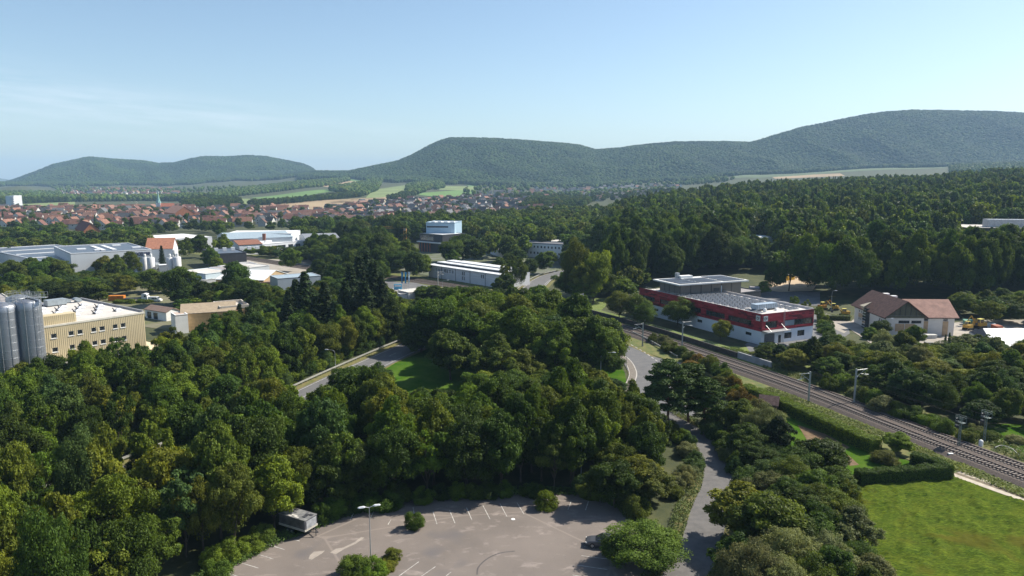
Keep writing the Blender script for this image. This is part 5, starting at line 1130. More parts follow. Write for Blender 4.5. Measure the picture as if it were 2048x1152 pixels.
# truck, van, container near the garage
x, y = P(234, 601.5, 0); t = thing('cargo_container', 'orange cargo container left of the white truck', 'container', (x, y, 0), .12); OR = mat('container_orange', (0.55,0.19,0.03), .6, scale=1)
mb = MB(); mb.box(-2.9, 2.9, -1.1, 1.1, .15, 2.1); mb.build('body', OR, t); mb = MB(); [mb.box(s, s+.18, -1.16, -1.1, .3, 2.0) for s in np.arange(-2.7, 2.8, .38)]; mb.build('corrugation', OR, t); mb = MB(); mb.box(2.9, 2.96, -1.0, -.03, .25, 2.0).box(2.9, 2.96, .03, 1.0, .25, 2.0); mb.build('door', OR, t)
x, y = P(277, 602, 0); t = thing('flatbed_truck', 'white cab flatbed truck between orange container and white van', 'truck', (x, y, 0), .05)
mb = MB(); mb.box(-5.5, 1.6, -1.1, 1.1, .9, 1.15); mb.build('flatbed', DARKM, t); WP = WHITEP
loft([(1.7, [(-1.15,.6),(1.15,.6),(1.15,2.9),(-1.15,2.9)]), (2.6, [(-1.15,.5),(1.15,.5),(1.15,3.1),(-1.15,3.1)]), (3.6, [(-1.15,.4),(1.15,.4),(1.12,2.9),(-1.12,2.9)]), (3.95, [(-1.1,.4),(1.1,.4),(1.08,1.6),(-1.08,1.6)])], WP, 'cab', t)
mb = MB(); mb.box(3.72, 3.80, -1.0, 1.0, 1.7, 2.5).box(2.7, 3.4, -1.18, -1.15, 1.7, 2.4).box(2.7, 3.4, 1.15, 1.18, 1.7, 2.4); mb.build('windscreen', GLASS, t)
for a in (-4.5, -3.4, 2.9):
    for s in (-1, 1): wheel(t, a, s*.95, .5, .3)
x, y = P(311, 603.5, 0); t = thing('van', 'white panel van right of the flatbed truck', 'van', (x, y, 0), -.05)
r_ = lambda w0, z0, z1: [(-w0, z0), (w0, z0), (w0, z0+.5), (w0*.9, z1), (-w0*.9, z1), (-w0, z0+.5)]
loft([(-2.5, r_(.9,.35,1.85)), (-2.3, r_(.95,.3,2.0)), (.9, r_(.95,.3,2.0)), (1.7, r_(.95,.3,1.25)), (2.4, r_(.85,.35,1.0)), (2.5, r_(.7,.4,.8))], WP, 'body', t)
mb = MB(); mb.box(-.9, .2, -.99, -.9, 1.25, 1.7).box(.35, 1.0, -.99, -.9, 1.25, 1.7).poly([(1.68,-.8,1.3),(1.68,.8,1.3),(1.02,.75,1.9),(1.02,-.75,1.9)]) ; mb.build('window', GLASS, t)
for a in (-1.6, 1.6):
    for s in (-1, 1): wheel(t, a, s*.88, .33)
# excavators and machines
YM = mat('machine_yellow', (0.33,0.20,0.03), .5, scale=2, var=.1); YO = mat('machine_orange', (0.42,0.18,0.02), .55)
def excavator(px, py, rot, label, m=YM, s=1.0):
    x, y = G(px, py); t = thing('excavator', label, 'excavator', (x, y, hz(x, y)), rot, 'yellow building machines'); t.scale = (s,)*3
    for sd in (-1, 1):
        mb = MB(); mb.prism([(-1.6, sd*1.0-.25), (1.6, sd*1.0-.25), (1.6, sd*1.0+.25), (-1.6, sd*1.0+.25)], .05, .75); mb.build('track', RUBBER, t)
    mb = MB(); mb.box(-1.7, 1.1, -1.1, 1.1, .9, 1.9); mb.build('body', m, t); mb = MB(); mb.box(-.2, 1.2, .1, 1.1, 1.9, 2.9); mb.build('cab_glass', GLASS, t)
    mb = MB(); mb.box(-.3, 1.3, 0, 1.2, 2.9, 3.0); [mb.tube((a, b, 1.9), (a, b, 2.9), .06, n=4) for a in (-.2, 1.2) for b in (.1, 1.1)]; mb.build('cab_frame', mat('cab_pale', (0.62,0.55,0.15), .5), t)
    mb = MB(); mb.tube((1.0,-.4,1.6), (3.0,-.4,3.9), .22, .18, 5).tube((3.0,-.4,3.9), (4.6,-.4,2.2), .17, .13, 5); mb.build('boom', m, t); mb = MB(); mb.prism([(4.3,-.8),(5.0,-.7),(5.0,-.1),(4.3,0)], 1.2, 2.2); mb.build('bucket', DARKM, t)
excavator(1668, 621, math.radians(170), 'yellow digger with dark boom left of the brown roofed house', YM, .85)
excavator(1689, 632, math.radians(175), 'yellow digger nearest the house wall, pale cab roof', YM, .9)
excavator(1645, 620, math.radians(20), 'rusty orange digger farthest left behind the red building', YO, .9)
excavator(1936, 661, math.radians(30), 'yellow wheel loader right of the paler roof wing', YM, .9)
excavator(1958, 658, math.radians(200), 'yellow digger with tall cab near the white roofed shed', YM, 1.1)
for px, py, cc, nm, lb, dims, rt in ((1860, 676, (0.5,0.49,0.46), 'skip_pale', 'pale open skip before the house right wing', (3.2,1.0,1.1), .1), (1844, 680, (0.33,0.33,0.33), 'skip_grey', 'tilted grey tank left of the pale skip', (1.4,1.0,1.4), .8), (1857, 688, (0.25,0.24,0.22), 'pallet_grey', 'grey stack of slabs on the yard below the skip', (2.0,.8,.6), 0), (1947, 650, (0.10,0.24,0.19), 'tarp_green', 'long green covered stack behind the wheel loader', (6,1.2,1.5), -.35), (1978, 652, (0.34,0.40,0.46), 'tarp_blue', 'blue grey sheeted pile right of the digger', (3.2,1.5,.9), -.3), (1993, 661, (0.30,0.09,0.05), 'brick_stack', 'red brown stack beside the white shed roof', (2.2,1.2,1.6), .1), (2003, 664, (0.62,0.40,0.32), 'salmon_cover', 'salmon coloured sheet on the stack by white roof', (2.0,1.1,1.0), -.4), (1863, 697, (0.015,0.015,0.015), 'black_cover', 'black covered mound on the yard near small cypresses', (1.3,1.0,1.0), .2)):
    x, y = P(px, py, 0); t = thing('site_stack', lb, 'stack', (x, y, 0), rt); L_, W__, H_ = dims; m = mat(nm, cc, .7)
    mb = MB(); mb.poly([(-L_*.45,-W__,0),(L_*.45,-W__,0),(L_*.5,-W__,H_),(-L_*.5,-W__,H_)]); mb.poly([(L_*.45,W__,0),(-L_*.45,W__,0),(-L_*.5,W__,H_*1.1),(L_*.5,W__,H_*1.1)]); mb.poly([(L_*.45,-W__,0),(L_*.45,W__,0),(L_*.5,W__,H_*1.1),(L_*.5,-W__,H_)]); mb.poly([(-L_*.45,W__,0),(-L_*.45,-W__,0),(-L_*.5,-W__,H_),(-L_*.5,W__,H_*1.1)]); mb.build('side', m, t)
    mb = MB(); mb.quad((-L_*.5,-W__,H_),(L_*.5,-W__,H_),(L_*.5,W__,H_*1.1),(-L_*.5,W__,H_*1.1)); mb.build('top', m, t)
# garden hut
x, y = P(1537, 822, 0); t = thing('garden_hut', 'small brown tiled garden hut at the end of the long hedge', 'hut', (x, y, 0), math.radians(-25))
mb = MB(); mb.box(-1.6, 1.6, -1.3, 1.3, 0, 1.9); mb.build('wall', mat('hut_wood', (0.09,0.045,0.03), .9), t); roof_gable(t, -1.6, 1.6, -1.3, 1.3, 1.9, 1.2, mat('brown_tiles_small', (0.16,0.10,0.085), .9, scale=2, var=.3), 'x', .35, wallm=MATS['hut_wood']); mb = MB(); mb.box(-1.75, -1.6, -1.5, -1.3, 0, 2.0); mb.build('corner_post', WHITE, t)
# garden chairs (white) seen as small items
for px, py, lb in ((1638, 898, 'small white garden seat under the fruit trees'), (1680, 930, 'white round garden table top by the hedge corner')):
    x, y = P(px, py, 0); t = thing('garden_chair' if px < 1660 else 'garden_table', lb, 'garden furniture', (x, y, 0)); mb = MB()
    if px < 1660: mb.box(-.3, .3, -.3, .3, .4, .46).box(-.3, .3, .26, .32, .46, .95)
    else: mb.lathe([(.5,.68),(.5,.72),(.05,.73)], (0,0,0), 12)
    mb.build('seat' if px < 1660 else 'top', WHITE, t); mb = MB(); [mb.tube((a, b, 0), (a, b, .69 if px > 1660 else .4), .03, n=4) for a in (-.22, .22) for b in (-.22, .22)]; mb.build('leg', WHITE, t)
# ------------------------------------------------------------------ foliage
def leafmesh(name, C, Nrm, S, T, m, asp=1.5, cap=None):
    """C centres, Nrm facing, S size, T tint: each leaf spray is a folded quad"""
    n = len(C); r = rng.normal(size=(n, 3)); u = np.cross(Nrm, r); u /= np.linalg.norm(u, axis=1)[:, None]+1e-9; v = np.cross(Nrm, u)
    u = u*(S*asp/2)[:, None]; v = v*(S/2)[:, None]; k = (Nrm*(S*.22)[:, None])
    V = np.stack([C-u, C-v*1.0+k*.2, C+u, C+v+k], 1).reshape(-1, 3)
    f = np.arange(4*n).reshape(n, 4)
    me = bpy.data.meshes.new(name); me.vertices.add(4*n); me.vertices.foreach_set('co', V.ravel()); me.loops.add(4*n); me.loops.foreach_set('vertex_index', f.ravel().astype(np.int32))
    me.polygons.add(n); me.polygons.foreach_set('loop_start', np.arange(0, 4*n, 4).astype(np.int32)); me.materials.append(m); me.update(calc_edges=True)
    a = me.attributes.new('tint', 'FLOAT', 'POINT'); a.data.foreach_set('value', np.repeat(T, 4).astype(np.float32)); return me
def sph(n):
    v = rng.normal(size=(n, 3)); return v/np.linalg.norm(v, axis=1)[:, None]
def crown(seed, n_leaf, H=12.0, R0=4.5, base=1.6, size=.34, ncl=60, clr=(.85, 1.5), m=None, name='crown', top=1.0, fill=.12, pt=0.0):
    global rng
    rng = np.random.default_rng(seed)
    ch = (H-base); cz = base+ch*.5
    nl = 9; lob = sph(nl); lob[:, 2] = lob[:, 2]*.7+.2; lob /= np.linalg.norm(lob, axis=1)[:, None]; la = rng.uniform(.0, .34, nl)
    d = sph(ncl*2); d = d[(d[:, 2] > -.75)][:ncl]; ncl = len(d)
    lobv = 1-.22+np.max(np.clip((d@lob.T-.55)/.45, 0, 1)*la[None], axis=1)*1.25
    rr = rng.uniform(.62, .95, ncl)*lobv
    hr = np.where(d[:, 2] > 0, 1.0, .9)
    C = d*rr[:, None]*np.array([R0, R0, ch*.5*top]); C[:, :2] *= (1-pt*np.clip(C[:, 2:3]/(ch*.5), 0, 1)**1.3)*(1+pt*.25); C[:, 2] += cz; C[:, 0] += rng.normal()*.3
    cr_ = rng.uniform(*clr, ncl)*(.8+.4*rng.random(ncl)); ct = rng.random(ncl)
    per = rng.multinomial(int(n_leaf*(1-fill)), cr_**2/np.sum(cr_**2)); idx = np.repeat(np.arange(ncl), per); n = len(idx)
    e = sph(n); out = d[idx]; e = e+out*.45+np.array([0, 0, .35]); e /= np.linalg.norm(e, axis=1)[:, None]
    q_ = cr_[idx]*rng.uniform(.55, 1.08, n)*(1+.25*np.sin(e[:, 0]*5+ct[idx]*9)*np.sin(e[:, 1]*5))
    X = C[idx]+e*q_[:, None]*np.array([1, 1, .78]); X[:, 2] = np.maximum(X[:, 2], .25)
    Nn = e*.8+sph(n)*.75+np.array([0, 0, .15]); Nn /= np.linalg.norm(Nn, axis=1)[:, None]
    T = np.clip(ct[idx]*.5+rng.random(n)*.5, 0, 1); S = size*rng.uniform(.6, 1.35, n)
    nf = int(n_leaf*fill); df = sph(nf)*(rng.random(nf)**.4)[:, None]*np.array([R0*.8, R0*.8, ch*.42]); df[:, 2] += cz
    X = np.concatenate([X, df]); Nn = np.concatenate([Nn, sph(nf)]); T = np.concatenate([T, rng.random(nf)*.4]); S = np.concatenate([S, np.full(nf, size*1.6)])  # inner fill leaves keep only dark tints: crown shade put into the colour
    return leafmesh(name, X, Nn, S, T, m or LEAF), C, cz
def trunkmesh(seed, H, C, r0=.24, nb=9, m=None, name='trunk', forkz=.25):
    rr_ = random.Random(seed); mb = MB(); p = Vector((0, 0, -.3)); pts = [p]; 
    for k in range(5): p = p+Vector((rr_.uniform(-.18, .18), rr_.uniform(-.18, .18), H*.16)); pts.append(p)
    for k in range(5): mb.tube(pts[k], pts[k+1], r0*(1-.16*k), r0*(1-.16*(k+1)), 7, cap=False)
    for k in range(min(nb, len(C))):
        c = Vector(C[k*len(C)//nb]); j = 1+k % 4; s = pts[j]; mid = s.lerp(c, .5)+Vector((0, 0, .35)); mb.tube(s, mid, r0*.45, r0*.28, 5, cap=False); mb.tube(mid, c, r0*.28, r0*.1, 4, cap=False)
    return mb.mesh(name, m or BARK, True)
PROTO = {}
def reg(key, crownme, trunkme, H, R0): PROTO[key] = (crownme, trunkme, H, R0)
for i in range(7):
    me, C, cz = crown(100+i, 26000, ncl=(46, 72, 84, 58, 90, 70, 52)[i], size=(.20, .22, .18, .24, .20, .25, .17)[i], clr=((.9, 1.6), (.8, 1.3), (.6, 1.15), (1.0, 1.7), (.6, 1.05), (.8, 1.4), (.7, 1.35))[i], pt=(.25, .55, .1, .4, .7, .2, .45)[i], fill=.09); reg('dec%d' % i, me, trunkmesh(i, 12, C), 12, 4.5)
for i in range(3):   # loose, airy, upright
    me, C, cz = crown(150+i, 11000, ncl=34, size=.24, clr=(.7, 1.1), fill=.03, base=2.6); reg('loose%d' % i, me, trunkmesh(20+i, 12, C, .16, 14), 12, 4.5)
for i in range(3):   # fine leaved willow like
    me, C, cz = crown(170+i, 26000, ncl=80, size=.135, clr=(.7, 1.3), fill=.08, base=.8, H=9, R0=4.2); reg('willow%d' % i, me, trunkmesh(30+i, 9, C, .15), 9, 4.2)
for i in range(4):   # bushes to the ground
    me, C, cz = crown(190+i, 14000, ncl=48, size=.115, clr=(.5, .9), fill=.06, base=-1.0, H=3.2, R0=2.3); reg('bush%d' % i, me, trunkmesh(40+i, 2.2, C, .06, 6), 3.2, 2.3)
def spruce(seed, H=20., R0=3.6):
    global rng
    rng = np.random.default_rng(seed); X = []; Nn = []; S = []; T = []; mb = MB(); mb.tube((0,0,-.3), (0,0,H*.97), .24, .02, 7)
    z = 1.2
    while z < H-.3:
        f = 1-z/H; L = R0*(f**.55)*rng.uniform(.8, 1.12)+.1; nb = int(7+6*f)
        a0 = rng.random()*6.28
        for k in range(nb):
            a = a0+6.283*k/nb+rng.normal()*.12; Lk_ = L*rng.uniform(.75, 1.12); m_ = int(12+26*Lk_/R0); t = rng.random(m_)**.7
            sd = rng.normal(size=m_)*.28*Lk_*(1-t*.6)*.6; x = math.cos(a)*t*Lk_-math.sin(a)*sd; y = math.sin(a)*t*Lk_+math.cos(a)*sd
            zz = z-(t**1.3)*Lk_*.38+rng.normal(size=m_)*.09-abs(sd)*.35
            X.append(np.stack([x, y, zz], 1)); nv = np.stack([np.cos(a)*.5+rng.normal(size=m_)*.4, np.sin(a)*.5+rng.normal(size=m_)*.4, .7+rng.normal(size=m_)*.3], 1); Nn.append(nv/np.linalg.norm(nv, axis=1)[:, None]); S.append(rng.uniform(.22, .42, m_)); T.append(np.full(m_, rng.random()*.6)+rng.random(m_)*.4)
        z += .42+.25*f
    return leafmesh('crown', np.concatenate(X), np.concatenate(Nn), np.concatenate(S), np.concatenate(T), NEEDLE, 1.8), mb.mesh('trunk', BARK)
for i in range(3): a, b = spruce(300+i); reg('spruce%d' % i, a, b, 20, 3.6)
def pine(seed, H=14., R0=4.6):
    global rng
    rng = np.random.default_rng(seed); X = []; Nn = []; S = []; T = []; mb = MB(); p = Vector((0, 0, -.3)); pts = [p]
    for k in range(7): p = p+Vector((rng.normal()*.16, rng.normal()*.16, H*.135)); pts.append(p)
    for k in range(7): mb.tube(pts[k], pts[k+1], .24*(1-.11*k), .24*(1-.11*(k+1)), 7, cap=False)
    for k in range(38):
        zf = .30+.70*(k/38); a = k*2.4+rng.normal()*.3; L = R0*math.sin(min(1, (1.08-zf)*1.9)*1.35)*rng.uniform(.55, 1.05); s = pts[min(7, int(zf*7))]
        e = Vector((math.cos(a)*L, math.sin(a)*L, H*zf*.96+L*.12)); mb.tube((s.x, s.y, H*zf*.93), tuple(e), .07, .03, 4, cap=False)
        for j in range(4):
            c = np.array(e)*1.0; t = rng.uniform(.45, 1.05); c[:2] *= t; c[:2] += rng.normal(size=2)*.45; c[2] += rng.normal()*.2; n_ = 150; d = sph(n_); d[:, 2] = abs(d[:, 2])*.7
            X.append(c+d*np.array([1.05, 1.05, .6])*rng.uniform(.5, 1, (n_, 1))); Nn.append((d+sph(n_)*.7)/np.linalg.norm(d+sph(n_)*.7, axis=1)[:, None]); S.append(rng.uniform(.14, .28, n_)); T.append(np.full(n_, rng.random()*.5)+rng.random(n_)*.5)
    Nn = np.concatenate(Nn); Nn /= np.linalg.norm(Nn, axis=1)[:, None]
    return leafmesh('crown', np.concatenate(X), Nn, np.concatenate(S), np.concatenate(T), NEEDLE, 2.0), mb.mesh('trunk', PBARK)
for i in range(2): a, b = pine(330+i); reg('pine%d' % i, a, b, 14, 4.6)
# coarse versions for far woods (leaf sprays bigger, fewer)
for i in range(5):
    me, C, cz = crown(400+i, 3000, ncl=40, size=.55, clr=(.9, 1.6), pt=i*.12, fill=.1); reg('far%d' % i, me, trunkmesh(60+i, 12, C, .22, 4), 12, 4.5)
rng = np.random.default_rng(11)
TONES = {k_: (v_[0]*1.08, v_[1]*1.05, v_[2]*.72) for k_, v_ in {'dark green': (0.038, 0.066, 0.013), 'deep green': (0.048, 0.086, 0.016), 'mid green': (0.07, 0.116, 0.019), 'fresh green': (0.102, 0.155, 0.022), 'olive green': (0.078, 0.108, 0.021), 'yellowish green': (0.115, 0.140, 0.024), 'bluish green': (0.055, 0.096, 0.034), 'silvery green': (0.125, 0.145, 0.072), 'brownish': (0.085, 0.095, 0.026), 'rusty': (0.115, 0.088, 0.02), 'black green': (0.018, 0.036, 0.012)}.items()}
TREES = []   # dict(x,y,h,r,kind,tone,zone)
def add(x, y, h, r, kind, tone, zone, tree='tree'): TREES.append(dict(x=float(x), y=float(y), z=hz(x, y), h=h, r=r, kind=kind, tone=tone, zone=zone, tree=tree))
def T(px, ytop, h, r, kind, tone, zone, tree='tree', base=None):
    """tree whose top is seen at that pixel and whose height is h (or whose base is seen at `base`)"""
    if base is not None:
        x, y = G(px, base); g = hz(x, y)
        a, b, c = ray(px, ytop); h = CH+c*(y/b)-g
    else:
        g = 0
        for _ in range(6): x, y = P(px, ytop, h+g); g = hz(x, y)
    add(x, y, h, r, kind, tone, zone, tree)
# visible places that stay clear: (x0,y0,x1,y1, depth) in the photo; trees nearer than depth may not cover them
KEEP = [(0,690,80,750,146),(100,655,290,700,156),(1930,436,2048,464,420),(88,640,296,690,168),(0,600,78,745,150),(1392,600,1636,690,203),(1400,640,1520,668,206),(1300,556,1500,582,230),(1712,590,1912,655,218),(1760,630,1850,660,213),(1255,690,1330,790,178),(1385,900,1450,1010,98),(1372,1010,1400,1100,86),(1340,1100,1385,1152,80),(1340,850,1395,905,130),(1395,920,1440,990,110),
        (640,700,800,742,178),(590,775,640,800,150),(800,755,900,782,158),(1255,662,1600,690,205),(1330,690,1640,800,150),(1640,800,2048,950,106),(1600,762,1640,800,148),(150,522,260,545,360),(88,500,300,518,368),(222,590,322,603,276),(302,615,350,638,250),(338,628,380,650,240),
        (385,535,450,560,330),(455,528,520,540,330),(540,553,600,575,300),(505,546,572,562,320),(800,540,1120,582,302),(858,520,1000,556,320),(790,566,865,602,270),(818,580,862,600,276),(1040,552,1112,580,300),(1038,486,1120,505,445),(855,442,906,462,515),(840,466,870,486,485),(516,486,606,494,600),(330,466,424,476,650),(450,464,580,478,680),
        (1240,718,1262,760,172),(1920,650,2048,668,225),(1830,670,1900,690,205),(340,608,490,628,250),(398,570,440,584,285),(285,518,310,545,350),(340,518,360,535,350),(1540,538,1585,590,300),(1640,605,1700,640,235),(1650,640,1700,670,210),(480,690,0,0,0),(500,530,640,548,370),(275,480,330,496,480),(1500,470,1552,486,420),(430,502,488,512,420),(130,446,205,465,700),(0,500,60,510,370)]
def blocked(x, y, h, r, z=0, slack=.25):
    px, py = pj(x, y, z+h*.95); px2, pyb = pj(x, y, z); s = F/(y+1)*r*.8
    for (x0, y0, x1, y1, D) in KEEP:
        if y < D-2 and px+s > x0 and px-s < x1 and py < y1-(y1-y0)*slack and pyb > y0: return True
    return False
FOOT = []
for o_ in list(COL.objects):
    if o_.parent is None and o_.type == 'EMPTY' and o_.get('category') in ('building','factory','house','warehouse','shed','hall','factory hall','garage','garage row','workshop','annex','canopy','container','carport','building wing','hut','office','barn'):
        bb = [c.matrix_basis for c in []]
        vs = [v.co for c in o_.children if c.type == 'MESH' and c.name.startswith(('wall', 'roof')) for v in c.data.vertices]
        if not vs: continue
        xs = [v.x for v in vs]; ys = [v.y for v in vs]; c, s = math.cos(o_.rotation_euler.z), math.sin(o_.rotation_euler.z)
        FOOT.append([(o_.location.x+c*x-s*y, o_.location.y+s*x+c*y) for x, y in ((min(xs)-2, min(ys)-2), (max(xs)+2, min(ys)-2), (max(xs)+2, max(ys)+2), (min(xs)-2, max(ys)+2))])
def clear(xs, ys, r):
    ok = (dist_line(xs, ys, ROADL) > 6.8+r*.35) & (dist_line(xs, ys, ROADR) > 5+r*.35) & (dist_line(xs, ys, PATH) > 3+r*.45) & (dist_line(xs, ys, RAIL) > 6.5+r*.7) & ~inpoly(xs, ys, LOT) & ~inpoly(xs, ys, FIELD) & (dist_line(xs, ys, TRACK) > 2.5)
    for f in FOOT: ok &= ~inpoly(xs, ys, f)
    return ok
def scatter(poly, sp_, hr, rr, kinds, tones, zone, tree='tree', seed=1, keep=True):
    rg = np.random.default_rng(seed); P_ = np.array(poly); x0, y0 = P_.min(0); x1, y1 = P_.max(0); xs, ys = np.meshgrid(np.arange(x0, x1+sp_, sp_), np.arange(y0, y1+sp_*.87, sp_*.87))
    xs = xs+((np.arange(xs.shape[0]) % 2)*sp_/2)[:, None]; xs = (xs+rg.uniform(-.36, .36, xs.shape)*sp_).ravel(); ys = (ys+rg.uniform(-.36, .36, ys.shape)*sp_).ravel()
    ok = inpoly(xs, ys, poly); xs, ys = xs[ok], ys[ok]
    if not len(xs): return
    h = rg.uniform(*hr, len(xs)); r = rg.uniform(*rr, len(xs))*(.6+.4*h/np.mean(hr)); ok = clear(xs, ys, r*.8); n = 0
    for x, y, hh, r_ in zip(xs[ok], ys[ok], h[ok], r[ok]):
        if keep:
            for _ in range(4):
                if not blocked(x, y, hh, r_): break
                hh *= .78; r_ *= .92
            else: continue
            if hh < hr[0]*.45: continue
        add(x, y, hh, r_, kinds[rg.integers(len(kinds))], tones[rg.choice(len(tones))], zone, tree); n += 1
DEC = ['dec%d' % i for i in range(7)]; LOO = ['loose%d' % i for i in range(3)]; WIL = ['willow%d' % i for i in range(3)]; BU = ['bush%d' % i for i in range(4)]; SPR = ['spruce%d' % i for i in range(3)]
MIXT = ['dark green', 'deep green', 'deep green', 'mid green', 'mid green', 'olive green', 'fresh green', 'yellowish green', 'bluish green']
# --- foreground left wood
scatter([(-44,60),(-36.5,78),(-30.5,89),(-22.5,97),(-24,108),(-36,128),(-40,143),(-48,118),(-60,92),(-75,68),(-90,45),(-50,45)], 5.3, (7.5,16), (2.3,3.9), DEC+LOO+['willow0'], MIXT+['olive green', 'fresh green', 'yellowish green'], 'in left foreground wood', seed=21)
# --- wood behind the lot
scatter([(-24,102),(-8,103),(4,104),(19,104),(24,112),(27,124),(20,126),(4,124),(-12,125),(-28,130),(-34,128)], 5.2, (9.5,16), (2.5,4.0), DEC, MIXT, 'behind the parking lot', seed=22)
for px, yb, h, r, k, tn in [(700,1030,10,3.6,'dec2','dark green'),(780,1018,12,4,'dec0','dark green'),(850,1010,11,3.5,'loose0','mid green'),(930,1004,12,4,'dec3','dark green'),(1000,1000,12,4,'dec1','deep green'),(1110,996,9,3.2,'loose1','olive green'),(1150,985,12,3.6,'dec4','deep green'),(640,1040,10,3.6,'dec5','dark green')]:
    x, y = P(px, yb); add(x, y+3.2, h, r, k, tn, 'along the back edge of lot')
scatter([(-37,146),(-29,137),(-12,133.5),(4,133),(17,137),(24,146),(25.5,153),(10,150),(-4,149),(-14,147),(-26,152),(-33,162)], 5.6, (6.5,8.5), (2.8,3.6), DEC, MIXT, 'on the near rim of island', seed=23)
# --- island wood
scatter([(-26,193),(-14,178),(-2,168),(9,162),(24,162),(26,172),(26,184),(22,200),(12,226),(0,252),(-12,262),(-16,235),(-22,212)], 7.2, (11,18), (4.0,6.2), DEC, ['deep green', 'mid green', 'mid green', 'deep green', 'olive green', 'fresh green'], 'on the round road island', seed=24)
T(1110, 628, 13.5, 5.2, 'dec3', 'bluish green', 'on the round road island'); T(1205, 634, 13, 5.6, 'dec0', 'dark green', 'on the round road island'); T(990, 672, 12, 5.5, 'dec4', 'olive green', 'on the round road island'); T(1040, 700, 9, 4.4, 'dec1', 'olive green', 'on the round road island'); T(900, 660, 12, 5.5, 'dec5', 'olive green', 'on the round road island')
scatter([(-12,262),(0,252),(22,228),(30,232),(20,256),(4,285),(-10,292),(-25,285)], 6, (3,5.5), (2.6,3.6), DEC, MIXT, 'beyond the island wood', seed=25)
for k, (px, yt, h, r) in enumerate([(868,592,15.5,6),(918,580,15.5,6.5),(972,582,15,6),(1030,584,15,6.5),(1086,592,15,6),(1140,604,14.5,6),(940,620,14.5,6),(1010,625,14.5,6.2),(1070,640,14,5.6)]): T(px, yt, h, r, DEC[(k*2) % 7], ['mid green','fresh green','deep green','mid green'][k % 4], 'forming the tall island crown')
# --- wood left of main road
scatter([(-57,127),(-47,157),(-40,180),(-32,205),(-24,232),(-30,245),(-55,236),(-84,222),(-84,190),(-86,166),(-104,152),(-120,140),(-128,118),(-110,85),(-82,90),(-68,108)], 5.2, (6.5,13), (2.3,3.7), DEC+['loose2', 'loose1', 'dec4'], MIXT+['fresh green', 'olive green'], 'left of the main road', seed=26)
scatter([(-30,236),(-20,262),(-16,285),(-30,288),(-52,262),(-84,258),(-110,262),(-112,240),(-84,226),(-55,238)], 6.2, (7,11), (3.2,4.4), DEC, MIXT, 'between yard and main road', seed=27)
# lombardy style young tops before the beige wall
for px, yt, yb in ((195, 700, 0), (228, 676, 0), (268, 690, 0), (160, 730, 0)): T(px, yt, 12.5, 1.9, 'loose1', 'mid green', 'before the beige factory wall', 'poplar')
for k, (px, yt, h, r) in enumerate([(30,742,13,4.2),(75,748,12,3.8),(120,735,12.5,4.2),(165,722,13,4.2),(215,712,13,4.2),(262,716,12.5,4),(310,728,12,4),(355,738,11.5,4),(400,735,11,4.2),(450,745,11,4),(500,760,11,4),(545,750,12,4.2),(560,790,10,3.6)]): T(px, yt, h, r, DEC[k % 7], ['mid green','deep green','olive green','fresh green'][k % 4], 'in the strip before beige factory')
for k, (px, yt, h, r) in enumerate([(690,732,9,3.8),(650,765,9.5,3.4),(735,748,8,3.6),(770,770,8,3.4),(620,815,10,3.8)]): T(px, yt, h, r, DEC[(k*3) % 7], ['deep green','mid green','dark green'][k % 3], 'hiding the slip road left')
# conifers
for px, yt, h, r in ((608, 540, 21, 5.2), (648, 560, 19, 4.8), (576, 578, 16, 4.2), (718, 508, 23, 5.6), (700, 530, 21, 5.2), (745, 520, 22, 5.4), (762, 548, 19, 4.4), (733, 500, 22, 5.0), (590, 556, 17, 4.2), (690, 560, 18, 5), (728, 560, 18, 5.4), (630, 590, 15, 4.5), (668, 600, 14, 4.2)): T(px, yt, h, r, SPR[int(px) % 3], 'black green', 'in the centre left group', 'spruce')
for px, yt, h, r in ((52, 498, 13, 2.6), (322, 490, 13, 2.4), (262, 434, 18, 4.5), (472, 640, 10, 2.2), (478, 605, 12, 2.2), (1900, 664, 4.2, .7), (1892, 668, 3.2, .6), (1908, 668, 3.4, .6)): T(px, yt, h, r, SPR[int(px) % 3], 'black green' if px < 1800 else 'deep green', 'left and right of mid ground', 'spruce')
# mid field hand placed
MG = 'among the mid ground sheds'
for px, yt, h, r, k, tn in [(355,530,15,6.5,'dec0','deep green'),(400,560,9,4,'dec2','dark green'),(468,520,15,5.5,'dec3','deep green'),(500,556,13,5,'dec6','dark green'),(520,578,11,4.6,'dec1','deep green'),(450,568,9,4.4,'dec1','dark green'),(230,512,13,4.6,'dec4','olive green'),(258,500,14,4.6,'dec2','olive green'),(205,512,11,4.4,'dec5','yellowish green'),(250,548,9,4.4,'dec2','yellowish green'),(75,520,13,5,'dec0','deep green'),(110,520,12,5,'dec6','mid green'),(30,545,12,5,'dec1','mid green'),(150,560,10,5,'dec2','olive green'),(190,560,10,4.6,'dec5','olive green'),(100,560,10,4.6,'dec3','dark green'),
                        (60,575,9,4.6,'dec4','dark green'),(420,495,12,4.4,'dec1','mid green'),(445,470,14,6,'dec4','fresh green'),(515,500,13,5,'dec0','fresh green'),(432,512,9,3.6,'dec3','fresh green'),(395,470,14,6,'dec5','deep green'),(372,478,14,4,'loose0','olive green'),
                        (640,520,12,5,'dec1','dark green'),(672,525,13,5,'dec2','deep green'),(700,500,16,5,'dec5','deep green'),(560,592,11,4.4,'dec3','deep green'),(545,610,10,4,'dec6','mid green')]:
    T(px, yt, h, r, k, tn, MG)
scatter([P(0,640),P(0,600),P(120,585),P(210,590),P(215,600),P(75,610),P(80,640)], 8, (8,11), (3.6,4.8), DEC, MIXT, 'behind the beige factory', seed=31)
scatter([P(0,575),P(220,590),P(330,600),P(350,590),P(280,560),P(150,552),P(60,556),P(0,560)], 9.5, (8,12.5), (4,5.2), DEC, ['dark green','deep green','mid green','olive green','olive green'], 'before the solar roofed warehouse', seed=32)
